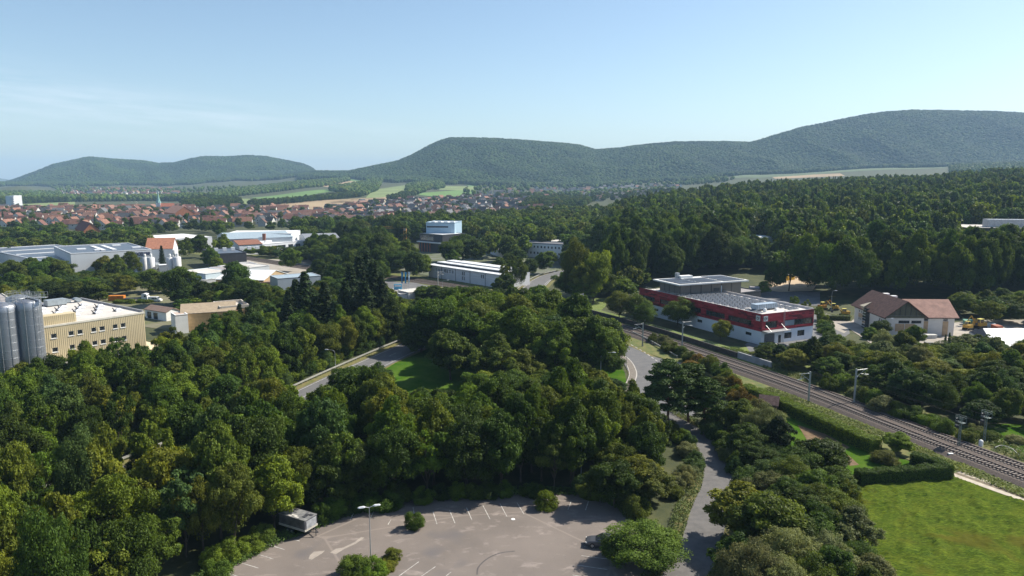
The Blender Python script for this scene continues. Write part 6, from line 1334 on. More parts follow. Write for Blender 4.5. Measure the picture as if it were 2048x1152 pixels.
scatter([P(330,612),P(540,610),P(700,625),P(800,640),P(800,612),P(690,590),P(600,596),P(520,586),P(400,596)], 8.5, (7,12), (3.6,5), DEC, MIXT, 'between the sheds and wood', seed=33)
scatter([P(395,575),P(520,590),P(540,575),P(470,560)], 10, (9,13), (4,5), DEC, MIXT, MG, seed=34)
scatter([P(560,545),P(650,565),P(730,590),P(800,565),P(812,540),P(740,515),P(640,512),P(590,518)], 10, (10,16), (4.5,6), DEC, ['dark green','deep green','mid green','dark green'], 'in the central tree belt', seed=35)
scatter([P(470,512),P(620,524),P(700,532),P(690,508),P(560,497),P(470,500)], 9, (5,7), (3.5,4.5), DEC, MIXT, 'along the far left track', seed=36)
scatter([P(740,560),P(770,545),P(790,520),P(740,505),P(700,512),P(690,540)], 10, (16,21), (5,6.5), DEC, ['dark green','deep green'], 'in the central tree belt', seed=37)
for px, yt, h, r, k, tn in [(690,440,19,7,'dec0','dark green'),(715,436,20,7,'dec3','dark green'),(740,470,17,6,'dec1','deep green'),(775,432,20,7,'dec2','dark green'),(800,440,20,7,'dec5','dark green'),(830,440,18,6,'dec6','deep green'),(780,468,16,6.5,'dec4','fresh green'),(810,480,15,6,'dec1','mid green'),(760,490,14,6,'dec2','mid green'),(790,500,13,5.5,'dec0','deep green'),(770,500,12,3.5,'loose1','yellowish green'),(830,500,14,5.5,'dec3','deep green'),(845,510,11,5,'dec5','mid green'),(660,505,12,5,'dec2','mid green'),(705,500,12,5,'dec1','fresh green'),
                        (925,466,17,10,'dec3','deep green'),(900,480,14,7,'dec0','mid green'),(950,480,14,7,'dec4','deep green'),(1003,455,15,5,'dec1','deep green'),(1020,468,14,6,'dec5','mid green'),(1065,448,16,7,'dec3','mid green'),(1090,452,15,7,'dec6','deep green'),(1035,450,16,6,'dec4','deep green'),(1015,505,12,4.6,'dec2','dark green'),(1000,515,10,4,'dec1','deep green'),
                        (1085,505,11,5,'dec5','deep green'),(1060,515,10,4.4,'dec2','dark green'),
                        (1195,530,13,6,'dec4','deep green'),(1140,535,13,5.5,'dec6','mid green'),(1165,545,12,5.5,'dec2','fresh green'),
                        (905,500,10,4,'dec4','mid green'),(960,575,5,2.4,'willow0','silvery green'),(940,590,7,3,'dec3','mid green')]:
    T(px, yt, h, r, k, tn, 'in the centre mid ground')
for px, yt, yb, r, k, tn in [(1008,524,584,2.6,'loose0','olive green'),(1024,516,582,2.8,'loose2','mid green'),(1042,518,580,3.0,'willow1','olive green'),(1016,545,590,3.4,'dec2','dark green'),(1000,556,592,3,'dec1','mid green')]: T(px, yt, 0, r, k, tn, 'at the right end of the depot', base=yb)
for px, yt, yb, r, k, tn in [(842,618,706,5.2,'dec3','dark green'),(868,598,696,6,'dec0','deep green'),(832,655,712,3.8,'dec5','dark green'),(900,655,738,5,'dec2','olive green'),(858,592,672,5.5,'dec6','mid green'),(940,600,700,6,'dec4','mid green')]: T(px, yt, 0, r, k, tn, 'on the island beside the road', base=yb)
for px, yt, yb, r, k, tn in [(1150,478,606,5.6,'willow0','olive green'),(1186,498,608,6.2,'dec0','fresh green'),(1138,540,600,4.6,'dec3','mid green'),(1205,530,604,5,'dec6','olive green'),(1165,520,612,5,'loose2','yellowish green')]: T(px, yt, 0, r, k, tn, 'forming the tall clump right of depot', base=yb)
for px, yt, yb, r, k, tn in [(1548,520,588,4,'dec1','deep green'),(1618,510,590,5,'dec4','deep green'),(1530,560,592,2.6,'dec2','mid green')]: T(px, yt, 0, r, k, tn, 'around the sandy ground', base=yb)
# willows before the red building
for px, yt, h, r, k, tn in [(1240,583,9.5,5.2,'willow0','olive green'),(1272,588,9,4.8,'willow1','olive green'),(1290,605,8,4,'willow2','mid green'),(1358,598,9.0,4.9,'willow2','olive green'),(1443,640,6.3,3.0,'willow1','yellowish green')]: T(px, yt, h, r, k, tn, 'before the red building', 'willow')
# tall belt behind red building and depot house
scatter([P(1215,590),P(1300,580),P(1400,560),P(1500,556),P(1530,548),P(1500,520),P(1300,505),P(1200,520)], 9.5, (16,27), (4.2,6.6), DEC, ['mid green','deep green','deep green','dark green','mid green'], 'behind the red building', seed=41)
scatter([P(1590,590),P(1700,600),P(1850,606),P(1990,606),P(2160,600),P(2160,560),P(1950,566),P(1750,572),P(1600,574)], 9, (17,27), (4.0,6.5), DEC, ['mid green','deep green','dark green','mid green'], 'behind the brown roofed house', seed=42)
T(1577, 492, 20, 7.5, 'loose0', 'mid green', 'behind the brown roofed house', base=584)
scatter([P(1950,650),P(2100,660),P(2160,620),P(1960,614),P(1900,620)], 8, (6,9), (3.5,4.5), DEC+['loose1'], MIXT, 'right of the brown roofed house', seed=43)
for px, yt, h, r, k, tn in [(1522,590,5.5,2.4,'dec1','mid green'),(1640,610,5.5,1.7,'loose0','fresh green'),(1612,600,6.5,1.8,'loose1','fresh green'),(1660,640,3,1.6,'bush1','deep green'),(1590,590,6,2.0,'loose2','mid green')]: T(px, yt, h, r, k, tn, 'at the red building car park')
# pine by the path
T(1338, 720, 13.5, 5.6, 'pine0', 'bluish green', 'beside the narrow path', 'pine'); T(1382, 726, 11.8, 5.2, 'pine1', 'dark green', 'beside the narrow path', 'pine'); T(1415, 756, 10, 4.6, 'pine0', 'dark green', 'beside the narrow path', 'pine')
# broad trees right foreground
RF = 'right of the narrow path'
for px, yt, h, r, k, tn in [(1490,975,7.5,4.2,'dec5','yellowish green'),(1545,985,8.5,4.4,'dec3','olive green'),(1580,1060,7,3.8,'willow0','silvery green'),(1660,1075,6.2,3.0,'willow1','silvery green'),(1500,1085,7.5,3.4,'willow2','silvery green'),(1480,1075,6.5,3.0,'dec4','deep green'),(1610,970,7,3.4,'dec6','dark green'),(1665,1000,6,2.8,'loose2','olive green'),(1580,955,6.5,3,'dec2','deep green'),(1560,1110,6.5,3.6,'willow1','silvery green'),(1640,1120,6,3.2,'willow2','olive green'),
                        (1645,875,7,4.2,'dec3','dark green'),(1600,895,6,3.4,'dec0','deep green'),(1670,930,5.5,3.0,'dec2','deep green'),(1630,940,6,3.2,'dec1','mid green'),(1525,812,7.5,3.4,'willow2','silvery green'),(1490,850,6,3.2,'dec1','deep green'),(1555,835,7,2.8,'dec4','black green'),(1480,800,7,3,'dec5','olive green'),(1510,880,5,3,'dec6','deep green'),(1550,920,5.5,3.2,'willow0','bluish green'),(1500,935,4.5,2.8,'bush1','bluish green'),(1690,960,4,2.2,'bush2','olive green'),(1575,1030,6,3.2,'dec0','dark green'),(1630,1030,6,3,'dec5','deep green')]: T(px, yt, h, r, k, tn, RF)
scatter([(27,60),(38,62),(42,74),(44,90),(46,100),(40,104),(37,98),(33,88),(30,76)], 4.2, (4,6.5), (2.2,3.2), DEC+WIL, ['olive green','silvery green','deep green','mid green'], RF, seed=61)
for px, yt, h, r, k, tn in [(1240,880,7.5,3.2,'dec6','olive green'),(1275,910,6.5,4.0,'dec2','yellowish green'),(1300,930,5.8,3.2,'dec4','brownish'),(1230,920,7,3.2,'dec0','dark green'),(1310,825,8.5,3,'dec1','dark green')]: T(px, yt, h, r, k, tn, 'left of the narrow path')
# right edge scrub
scatter([(77,133),(74,146),(66,165),(60,182),(68,186),(84,182),(96,184),(120,196),(150,200),(175,180),(170,140),(150,120),(118,118),(104,128),(92,131)], 5.2, (3.8,8.5), (2.2,3.8), DEC+WIL, ['dark green','deep green','mid green','olive green','yellowish green','bluish green','silvery green'], 'in the right hand scrub', seed=44)
for px, yt, h, r, k, tn in [(1740,655,5,2.4,'dec1','fresh green'),(1830,650,6.5,2.8,'dec5','mid green'),(1760,640,5.5,2.6,'dec0','dark green'),(1975,665,7,3.4,'loose0','olive green'),(2010,650,7,3.6,'loose1','olive green')]: T(px, yt, h, r, k, tn, 'in front of the brown roofed house')
# ---- bushes
def bscatter(line_px, sp_, hr, rr, tones, zone, z=0, seed=1, jit=1.2, kinds=BU):
    rg = np.random.default_rng(seed); c = np.array([P(*q_) for q_ in line_px]); s = np.concatenate([[0], np.cumsum(np.linalg.norm(np.diff(c, axis=0), axis=1))]); u = 0
    while u < s[-1]:
        x = np.interp(u, s, c[:, 0])+rg.normal()*jit*.5; y = np.interp(u, s, c[:, 1])+rg.normal()*jit*.5; h = rg.uniform(*hr); add(x, y, h, rg.uniform(*rr), kinds[rg.integers(len(kinds))], tones[rg.integers(len(tones))], zone, 'bush'); u += sp_*rg.uniform(.7, 1.3)
BT = ['mid green', 'fresh green', 'olive green', 'bluish green', 'deep green']
bscatter([(420,1150),(480,1100),(545,1078)], 2.2, (1.6,2.8), (1.2,1.9), BT, 'at the left lot edge', seed=3)
bscatter([(650,1045),(690,1022),(770,1008),(850,1000),(980,993),(1060,990)], 2.4, (1.6,3.0), (1.3,2.1), ['dark green', 'deep green', 'mid green'], 'at the back lot edge', seed=4)
bscatter([(1190,990),(1260,1010),(1290,1040)], 2.2, (2.2,3.4), (1.6,2.2), ['olive green', 'mid green', 'dark green'], 'at the right lot edge', seed=5)
bscatter([(1340,1000),(1370,960),(1385,920),(1375,890),(1345,870)], 2.4, (1.4,2.6), (1.2,1.8), ['silvery green', 'bluish green', 'fresh green', 'olive green'], 'on the left path verge', seed=6)
bscatter([(1420,870),(1450,895),(1480,930),(1480,960)], 2.4, (1.8,3.4), (1.4,2.2), ['silvery green', 'bluish green', 'deep green', 'mid green'], 'on the right path verge', seed=7)
bscatter([(1440,845),(1480,850),(1530,890),(1560,940),(1520,930),(1470,880)], 3.0, (2.6,4.2), (1.8,2.8), ['silvery green', 'bluish green', 'deep green'], 'between path and garden', seed=8)
bscatter([(1400,735),(1440,752),(1465,790),(1490,815),(1520,838)], 2.6, (2.4,4), (1.5,2.3), ['fresh green', 'olive green', 'brownish', 'rusty', 'deep green'], 'behind the pines', seed=9)
bscatter([(1310,683),(1340,692),(1330,700),(1360,712),(1385,725)], 2.6, (1.4,2.8), (1.2,2.2), ['silvery green', 'olive green', 'olive green'], 'between slip road and tracks', seed=10)
bscatter([(1450,700),(1520,712),(1580,714),(1640,722),(1660,740)], 3.2, (.6,1.2), (1.5,2.6), ['mid green', 'fresh green', 'olive green'], 'on the grass bank', seed=12)
bscatter([(1640,775),(1700,780),(1780,830),(1850,850),(1900,868)], 3.2, (2.0,3.6), (1.6,2.6), ['mid green', 'fresh green', 'olive green', 'silvery green'], 'along the far track side', seed=13)
bscatter([(1925,880),(1960,872),(2000,880),(2048,890)], 2.6, (1.2,2.2), (1.0,1.8), ['silvery green', 'olive green', 'mid green'], 'by the railway signals', seed=14)
bscatter([(880,600),(950,594),(1010,594)], 3.2, (1.5,3), (1.6,2.6), BT, 'by the small white building', seed=15)
bscatter([(870,588),(930,590),(1000,594),(1040,590)], 4, (1.5,3.2), (2,3), ['dark green', 'mid green'], 'below the long white depot', seed=16)
bscatter([(1640,640),(1672,690),(1700,700),(1640,700)], 3, (1.5,3), (1.5,2.2), BT, 'right of the red building', seed=17)
bscatter([(300,605),(260,607),(222,606)], 3, (1.2,1.8), (1.6,2.2), ['mid green', 'fresh green'], 'in front of the orange container', seed=18)
nL = normals2(ROADL); cL = ROADL+nL*9.3; sL = (cL[:, 1] > 85) & (cL[:, 1] < 268); lp = cL[sL]; rg_ = np.random.default_rng(3); dL = np.concatenate([[0], np.cumsum(np.linalg.norm(np.diff(lp, axis=0), axis=1))])
for u in np.arange(0, dL[-1], 3.1):
    x, y = np.interp(u, dL, lp[:, 0])-rg_.uniform(0, 1.6), np.interp(u, dL, lp[:, 1]); add(x, y, rg_.uniform(2.6, 5.2), rg_.uniform(1.9, 2.9), BU[rg_.integers(4)], BT[rg_.integers(5)], 'behind the long guard rail', 'bush')
# single bushes of the lot
def tb(px, pbase, h, r, k, tn, lb): x, y = P(px, pbase); add(x, y, h, r, k, tn, '', 'bush'); TREES[-1]['label'] = lb
tb(825, 1056, 2.1, 1.35, 'bush0', 'mid green', 'round green bush growing alone on the asphalt before the back bays')
tb(1092, 1016, 2.5, 1.6, 'bush2', 'fresh green', 'grassy green bush at the rear edge between two groups of bays')
tb(1288, 1132, 5.0, 5.0, 'willow0', 'mid green', 'big round green bush right of the parked grey car')
tb(1240, 1125, 3.2, 2.8, 'willow1', 'mid green', 'lower left lobe of greenery beside the parked grey car')
tb(1165, 985, 2.6, 1.6, 'bush3', 'bluish green', 'bluish bush at the foot of the slim blue grey lamp')
tb(712, 1152, 2.5, 1.9, 'bush1', 'mid green', 'loose green bush left of the double headed lamp')
tb(752, 1150, 1.9, 1.5, 'bush0', 'fresh green', 'green bush just below the double headed lamp')
tb(785, 1118, 1.3, 1.2, 'bush2', 'yellowish green', 'yellow green bush right of the double headed lamp')
tb(775, 1140, 1.1, 1.2, 'bush3', 'yellowish green', 'low bright bush in front right of the double headed lamp')
tb(1795, 905, 3.4, 2.4, 'dec5', 'fresh green', 'fresh green shrub over the garden hedge by the track')
tb(1768, 925, 2.0, 2.2, 'bush2', 'brownish', 'dull thorny shrub on the garden lawn before the hedge')
tb(1378, 746, 3.2, 2.2, 'bush1', 'rusty', 'rust coloured shrub behind the front pine'); tb(1440, 790, 4.4, 2.2, 'dec2', 'brownish', 'ochre shrub right of the front pine'); tb(1460, 790, 4.0, 2.0, 'bush0', 'rusty', 'small rusty shrub at the far right of the pines')
# ---- clipped hedges
def hedge(pts, w_, h, label, tone='mid green', dens=60):
    global rng
    c = np.array([P(*q_) for q_ in pts]) if isinstance(pts[0][0], (int,)) else np.array(pts); t = thing('hedge', label, 'hedge', (0, 0, 0), group='clipped garden hedges'); X = []; Nn = []
    rng = np.random.default_rng(int(abs(c[0][0]*10)))
    core = MB()
    for a, b in zip(c[:-1], c[1:]):
        L = np.linalg.norm(b-a); d = (b-a)/L; n = np.array([-d[1], d[0]]); m_ = int(L*dens)
        a2, b2 = a+d*.25, b-d*.25; core.prism([tuple(a2-n*w_*.36), tuple(b2-n*w_*.36), tuple(b2+n*w_*.36), tuple(a2+n*w_*.36)], 0, h*.86)
        for e_, sg in ((a, -1), (b, 1)):
            k = int(dens*w_*h*.45); v = rng.uniform(-w_/2, w_/2, k); X.append(np.stack([e_[0]+n[0]*v+rng.normal(size=k)*.05, e_[1]+n[1]*v+rng.normal(size=k)*.05, rng.random(k)*h], 1)); q_ = np.tile([d[0]*sg, d[1]*sg, .2], (k, 1))+rng.normal(size=(k, 3))*.45; Nn.append(q_/np.linalg.norm(q_, axis=1)[:, None])
        for side in range(3):
            k = int(m_*((h/w_)/1.2 if side < 2 else 1)); u = rng.random(k)*L
            if side < 2: s = 1 if side else -1; v = np.full(k, s*w_/2)+rng.normal(size=k)*.05; z = rng.random(k)*h; nn_ = np.stack([n[0]*s*np.ones(k), n[1]*s*np.ones(k), np.full(k, .15)], 1)
            else: v = rng.uniform(-w_/2, w_/2, k); z = np.full(k, h)+rng.normal(size=k)*.05; nn_ = np.tile([0, 0, 1.], (k, 1))
            wob = .1*np.sin(u*1.7)+.06*np.sin(u*4.1)
            X.append(np.stack([a[0]+d[0]*u+n[0]*(v+wob*.5), a[1]+d[1]*u+n[1]*(v+wob*.5), z+wob*(z > h*.8)], 1)); q_ = nn_+rng.normal(size=(k, 3))*.45; Nn.append(q_/np.linalg.norm(q_, axis=1)[:, None])
    X = np.concatenate(X); Nn = np.concatenate(Nn); me = leafmesh('foliage', X, Nn, rng.uniform(.08, .16, len(X)), rng.random(len(X))*.7+.1, LEAF); o = inst(me, 'foliage', t); o['tcol'] = list(TONES[tone])
    core.build('stems', mat('hedge_core', (0.02,0.03,0.01), .95), t)
hedge([(1488,790),(1560,818),(1700,884),(1752,906)], 2.5, 2.4, 'long clipped green hedge running beside the near track', 'fresh green', 330)
hedge([(1822,928),(1862,938),(1896,953)], 1.8, 1.9, 'short hedge piece at the farm track corner', 'deep green', 330)
hedge([(1714,968),(1800,962),(1898,955)], 1.8, 2.1, 'clipped hedge along the top edge of the meadow', 'deep green', 330)
x, y = 0, 0
hedge([(1655,640),(1700,641)], 2.5, 1.8, 'straw coloured hedge behind the red building', 'olive green', 60)
# ---- far wood on the right rise, hedgerows and belts
def pxpoly(l): return [G(*q_) for q_ in l]
def fscatter(poly, sp_, hr, rr, tones, seed, con=0.0, keep=True):
    rg = np.random.default_rng(seed); P_ = np.array(poly); x0, y0 = P_.min(0); x1, y1 = P_.max(0); xs, ys = np.meshgrid(np.arange(x0, x1, sp_), np.arange(y0, y1, sp_*.9)); xs = (xs+rg.uniform(-.45, .45, xs.shape)*sp_).ravel(); ys = (ys+rg.uniform(-.45, .45, ys.shape)*sp_).ravel()
    ok = inpoly(xs, ys, poly); xs, ys = xs[ok], ys[ok]; ok = clear(xs, ys, np.full(len(xs), 2.0)); xs, ys = xs[ok], ys[ok]
    for x, y in zip(xs, ys):
        h = rg.uniform(*hr); r = rg.uniform(*rr); z = hz(x, y)
        if keep and blocked(x, y, h, r, z):
            h *= .6; r *= .8
            if blocked(x, y, h, r, z): continue
        cf = rg.random() < con
        add(x, y, h*(1.08 if cf else 1), r*(.62 if cf else 1), 'spruce%d' % rg.integers(3) if cf else 'far%d' % rg.integers(5), tones[rg.integers(len(tones))] if not cf else 'dark green', 'on the wooded rise', 'far')
RT = ['dark green', 'deep green', 'deep green', 'mid green', 'olive green', 'bluish green', 'mid green', 'fresh green']
fscatter([(60,400),(110,345),(150,345),(200,352),(290,350),(420,500),(620,800),(860,1100),(700,1120),(420,1080),(250,980),(120,800),(80,600)], 9.0, (13,24), (3.6,7.0), RT, 51, .16)
fscatter([(-10,470),(60,400),(80,600),(120,800),(60,900),(0,800),(-60,760),(-120,700),(-110,600),(-40,520)], 9.5, (12,19), (4.8,6.6), RT, 52, .05)
fscatter([(60,355),(110,345),(60,400),(-8,470),(-20,430),(20,400)], 9, (12,17), (4.8,6), RT, 53)
fscatter([(-270,600),(-180,600),(-100,600),(-90,660),(-120,680),(-260,660)], 10, (12,16.5), (4.5,6.5), RT, 54)
fscatter([(-400,495),(-330,480),(-250,500),(-240,530),(-300,545),(-420,540)], 10, (10,14), (4.5,6.5), RT, 55)
fscatter([(-250,560),(-180,575),(-180,600),(-270,600)], 12, (8,12), (4,5.5), RT, 57)
fscatter([P(1925,500),P(2120,500),P(2120,470),P(1925,474)], 10, (9,12), (5,6.5), RT, 58, keep=False)
fscatter([(-330,400),(-260,440),(-200,470),(-110,560),(-90,600),(-160,620),(-260,560),(-340,470)], 13, (8,12), (4,5.5), RT, 56)

for px, yt, h, r, k, tn in [(1940,474,20,6,'dec0','deep green'),(1985,472,20,6.5,'dec3','dark green'),(2035,474,20,6,'dec1','deep green')]: T(px, yt, h, r, k, tn, 'behind the brown roofed house')
fscatter([P(330,606),P(480,600),P(560,640),P(330,660)], 6, (3,6), (2.4,3.6), RT, 81); fscatter([P(1190,600),P(1290,600),P(1290,560),P(1180,560)], 8, (6,12), (3,5), RT, 82)

fscatter([(-560,640),(-400,560),(-300,560),(-200,610),(-110,620),(-110,690),(-250,700),(-480,690)], 21, (8,12), (4,5.5), RT, 59)
def inside(t): return t['y'] > 100 and any(inpoly(np.array([t['x']]), np.array([t['y']]), f)[0] for f in FOOT)
TREES = [t for t in TREES if not inside(t)]
# ------------------------------------------------------------------ the town
ROOFC = [('orange', (0.195,0.10,0.07)), ('red', (0.145,0.070,0.055)), ('brown', (0.105,0.058,0.045)), ('dark grey', (0.058,0.06,0.067)), ('grey', (0.12,0.12,0.128)), ('faded red', (0.20,0.115,0.09)), ('black', (0.035,0.035,0.04))]
WALLC = [('white', (0.50,0.49,0.47)), ('cream', (0.42,0.37,0.27)), ('pale grey', (0.34,0.34,0.34)), ('pinkish', (0.38,0.29,0.24))]
RM = [mat('town_roof_'+a.replace(' ', '_'), c, .85, scale=.6, var=.22) for a, c in ROOFC]; WM = [mat('town_wall_'+a.replace(' ', '_'), c, .85, scale=.3, var=.06) for a, c in WALLC]
DIMS = [(7.6, 9, 4.2, 4.0), (8.4, 10.5, 4.8, 4.4), (7, 12, 4.0, 3.6), (9, 19, 5.4, 4.4), (9.6, 14, 7.0, 4.6)]
_hm = {}
def hparts(di, ri, wi):
    k = (di, ri, wi)
    if k not in _hm:
        w_, l_, h_, r_ = DIMS[di]; a = MB(); a.box(-l_/2, l_/2, -w_/2, w_/2, -2, h_)
        for x in (-l_/2+.01, l_/2-.01): a.tri((x, -w_/2, h_), (x, w_/2, h_), (x, 0, h_+r_))
        b = MB(); o = .45; s = r_/(w_/2)
        for sg in (-1, 1):
            p = [(-l_/2-o, sg*(w_/2+o), h_-o*s), (l_/2+o, sg*(w_/2+o), h_-o*s), (l_/2+o, 0, h_+r_), (-l_/2-o, 0, h_+r_)]; q_ = [(x, y, z+.25) for x, y, z in p]; i = len(b.v); b.v += p+q_
            for f in ((3,2,1,0),(4,5,6,7),(0,1,5,4),(1,2,6,5),(3,0,4,7)): b.f.append(tuple(i+j for j in f)); b.m.append(0)
        c = MB(); c.box(l_*.15, l_*.15+.7, .5, 1.1, h_+r_*.5, h_+r_+1.0)
        _hm[k] = (a.mesh('wall', WM[wi]), b.mesh('roof', RM[ri]), c.mesh('chimney', BRICKR), a, b)
    return _hm[k]
wn = MB().box(0, .06, -.5, .5, 0, 1.2).mesh('window', GLASS)
HS = []
rg = np.random.default_rng(77)
def houses(poly, sx, sy, skip, a0, tall=.06, rw=None, zone='town'):
    P_ = np.array(poly); x0, y0 = P_.min(0); x1, y1 = P_.max(0)
    for iy, y in enumerate(np.arange(y0, y1, sy)):
        for x in np.arange(x0, x1, sx):
            xx = x+rg.normal()*sx*.16+(iy % 2)*sx*.4; yy = y+rg.normal()*sy*.14
            if rg.random() < skip or not inpoly(np.array([xx]), np.array([yy]), poly)[0]: continue
            if any(inpoly(np.array([xx]), np.array([yy]), f)[0] for f in FOOT): continue
            q_ = 1024+F*xx/(yy*cp); left = np.clip((q_-200)/700, 0, 1)
            w_ = np.array([.26*(1-left)+.06, .20*(1-left)+.10, .16, .14+.14*left, .08+.08*left, .12, .08+.06*left]); ri = rg.choice(7, p=w_/w_.sum()); wi = rg.choice(4, p=[.62, .16, .14, .08])
            di = rg.choice(5, p=[.34, .28, .18, .13, .07]); a = a0+rg.choice([0, math.pi/2], p=[.6, .4])+rg.normal()*.12
            HS.append((xx, yy, hz(xx, yy), di, ri, wi, a, zone))
TOWN1 = pxpoly([(-30,458),(100,462),(250,462),(420,456),(560,454),(700,452),(700,428),(560,421),(400,419),(230,420),(120,418),(-30,420)])
TOWN2 = pxpoly([(690,452),(850,448),(1010,436),(1120,428),(1120,408),(1010,398),(900,398),(800,404),(700,412),(650,422)])
houses(TOWN1, 15.5, 23, .22, .12); houses(TOWN2, 16.5, 25, .20, -.35)
houses(pxpoly([(990,400),(1240,400),(1360,392),(1360,374),(1230,372),(1050,380),(930,392)]), 26, 44, .35, .3, zone='village'); houses(pxpoly([(120,394),(370,392),(380,384),(330,376),(200,378),(120,386)]), 34, 70, .15, .2, zone='village')
houses(pxpoly([(1010,470),(1070,455),(1100,440),(1020,440),(940,455)]), 24, 40, .5, .3)
def vis(x, y, z):
    px, py = pj(x, y, z); return -20 < px < 2070
hv_ = sorted([h for h in HS if h[7] == 'town' and vis(h[0], h[1], 6)], key=lambda h: -DIMS[h[3]][1]/h[1]); top = hv_[:296]; tops = set(id(h) for h in top)
top.sort(key=lambda h: h[1]); nrow = 25
for rI in range(0, len(top), nrow):
    row = sorted(top[rI:rI+nrow], key=lambda h: pj(h[0], h[1], 0)[0])
    for k, h in enumerate(row):
        x, y, z, di, ri, wi, a, _ = h; wl, rf, ch, _, _ = hparts(di, ri, wi)
        size = ('small', '', 'long low', 'long', 'tall')[di]
        lb = f"{size} {ROOFC[ri][0]} roofed {WALLC[wi][0]} house, {ORD[k]} from left in {ORD[rI//nrow]} town row".strip()
        t = thing('town_house', lb, 'house', (x, y, z), a, 'gabled houses of the town'); inst(wl, 'wall', t); inst(rf, 'roof', t); inst(ch, 'chimney', t)
        if y < 960:
            l_ = DIMS[di][1]/2; w2 = DIMS[di][0]/2
            for yy, zz in ((-1.8, 1.2), (1.8, 1.2), (-1.8, 3.6), (1.8, 3.6)):
                inst(wn, 'window', t, (l_, yy, zz)); inst(wn, 'window', t, (-l_-.06, yy, zz))
            for xx in (-.5, .0, .5): inst(wn, 'window', t, (xx*DIMS[di][1]*.6, -w2, 3.2), -math.pi/2)
mb = MB(); mats_ = WM+RM
for h in HS:
    if id(h) in tops: continue
    x, y, z, di, ri, wi, a, _ = h; _, _, _, A, B = hparts(di, ri, wi); c, s = math.cos(a), math.sin(a)
    for src, mi in ((A, wi), (B, 4+ri)):
        i = len(mb.v); mb.v += [(x+c*u-s*v, y+s*u+c*v, z+w_) for u, v, w_ in src.v]; mb.f += [tuple(i+j for j in f) for f in src.f]; mb.m += [mi]*len(src.f)
o = mb.build('distant_houses', mats_); tag(o, 'hundreds of far small gabled houses of the town and villages', 'houses', kind='stuff')
bldg('brick_house', 'large orange brick gabled house with dark red roof at the town edge', 'house', (167, 462.5), (199, 462), (138, 457), 9, mat('orange_brick', (0.36,0.15,0.08), .85, scale=.8), mat('dark_red_roof', (0.16,0.055,0.045), .85, scale=1), roof='gable', rise=6, along='y', fwin=[(2.2, 5, 1.3, 1.5), (6, 5.4, 1.3, 1.5), (8.2, 5.4, 1.3, 1.5), (11, 5, 1.3, 1.5)])
bldg('villa', 'pale blue and white house with dark timber gable left of brick house', 'house', (82, 469), (103, 468), None, 7, PALEB, RM[3], V=12, roof='gable', rise=4, along='y', fwin=W_(11, 2, 4, 1.4, 1.4))
bldg('white_terrace_house', 'white three storey terrace with dormer roof in the middle of town', 'house', (868, 432), (884, 431), (846, 429), 9, WHITE, RM[2], roof='gable', rise=4, fwin=W_(13, 4, 5.2, 1.2, 1.4)+W_(13, 4, 2.0, 1.2, 1.4))
bldg('big_barn', 'large pale orange barn roof right of the church spire', 'barn', (328, 424), (350, 427), None, 10, mat('orange_brick', None), mat('barn_roof', (0.42,0.22,0.15), .85, scale=.3), V=22, roof='gable', rise=8)
# ------------------------------------------------------------------ trees as things
KN = {'tree': ('broadleaf_tree', 'tree', 'tree'), 'far': ('broadleaf_tree', 'tree', 'tree'), 'spruce': ('spruce_tree', 'spruce', 'spruce'), 'pine': ('pine_tree', 'pine', 'pine'), 'willow': ('willow_bush', 'willow', 'willow'), 'poplar': ('slender_tree', 'tree', 'slender tree'), 'bush': ('bush', 'bush', 'bush')}
def intown(t): px, py = pj(t['x'], t['y'], t['z']+t['h']*.6); return -60 < px < 2110 and py < 1250 and t['y'] > 40
for t in TREES: t['app'] = t['r']*F/t['y'] if intown(t) else 0; t['cls'] = 'tree' if t['tree'] == 'far' else t['tree']
IND = []; REST = []
for cls in set(t['cls'] for t in TREES):
    l = sorted([t for t in TREES if t['cls'] == cls], key=lambda t: -t['app']); IND += [t for t in l[:298] if t['app'] > 4]; REST += [t for t in l[:298] if t['app'] <= 4]+l[298:]
zones = {}
for t in IND: zones.setdefault((t['cls'], t['zone']), []).append(t)
trg = random.Random(5)
for (cls, zone), l in sorted(zones.items(), key=lambda kv: kv[0]):
    l.sort(key=lambda t: t['y']); n = len(l); nr = max(1, math.ceil(n/20)); per = math.ceil(n/nr)
    for ri in range(nr):
        row = sorted(l[ri*per:(ri+1)*per], key=lambda t: pj(t['x'], t['y'], t['z'])[0])
        for k, t in enumerate(row):
            nm, cat, word = KN[t['cls']]; rw_ = f'{ORD[ri]} row ' if nr > 1 else ''
            lb = t.get('label') or f"{t['tone']} {word}, {ORD[k]} from left, {rw_}{zone}"
            cm, tm_, H_, R_h = PROTO[t['kind']]; a = trg.random()*6.28
            e = thing(nm, lb, cat, (t['x'], t['y'], t['z']), a, (KN[t['cls']][1]+'s '+zone) if zone else None)
            e.scale = (t['r']/R_h, t['r']/R_h, t['h']/H_)
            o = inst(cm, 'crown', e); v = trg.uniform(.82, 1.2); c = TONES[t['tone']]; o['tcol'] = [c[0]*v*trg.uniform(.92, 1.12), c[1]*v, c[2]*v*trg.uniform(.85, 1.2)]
            inst(tm_, 'trunk' if cls != 'bush' else 'stem', e)
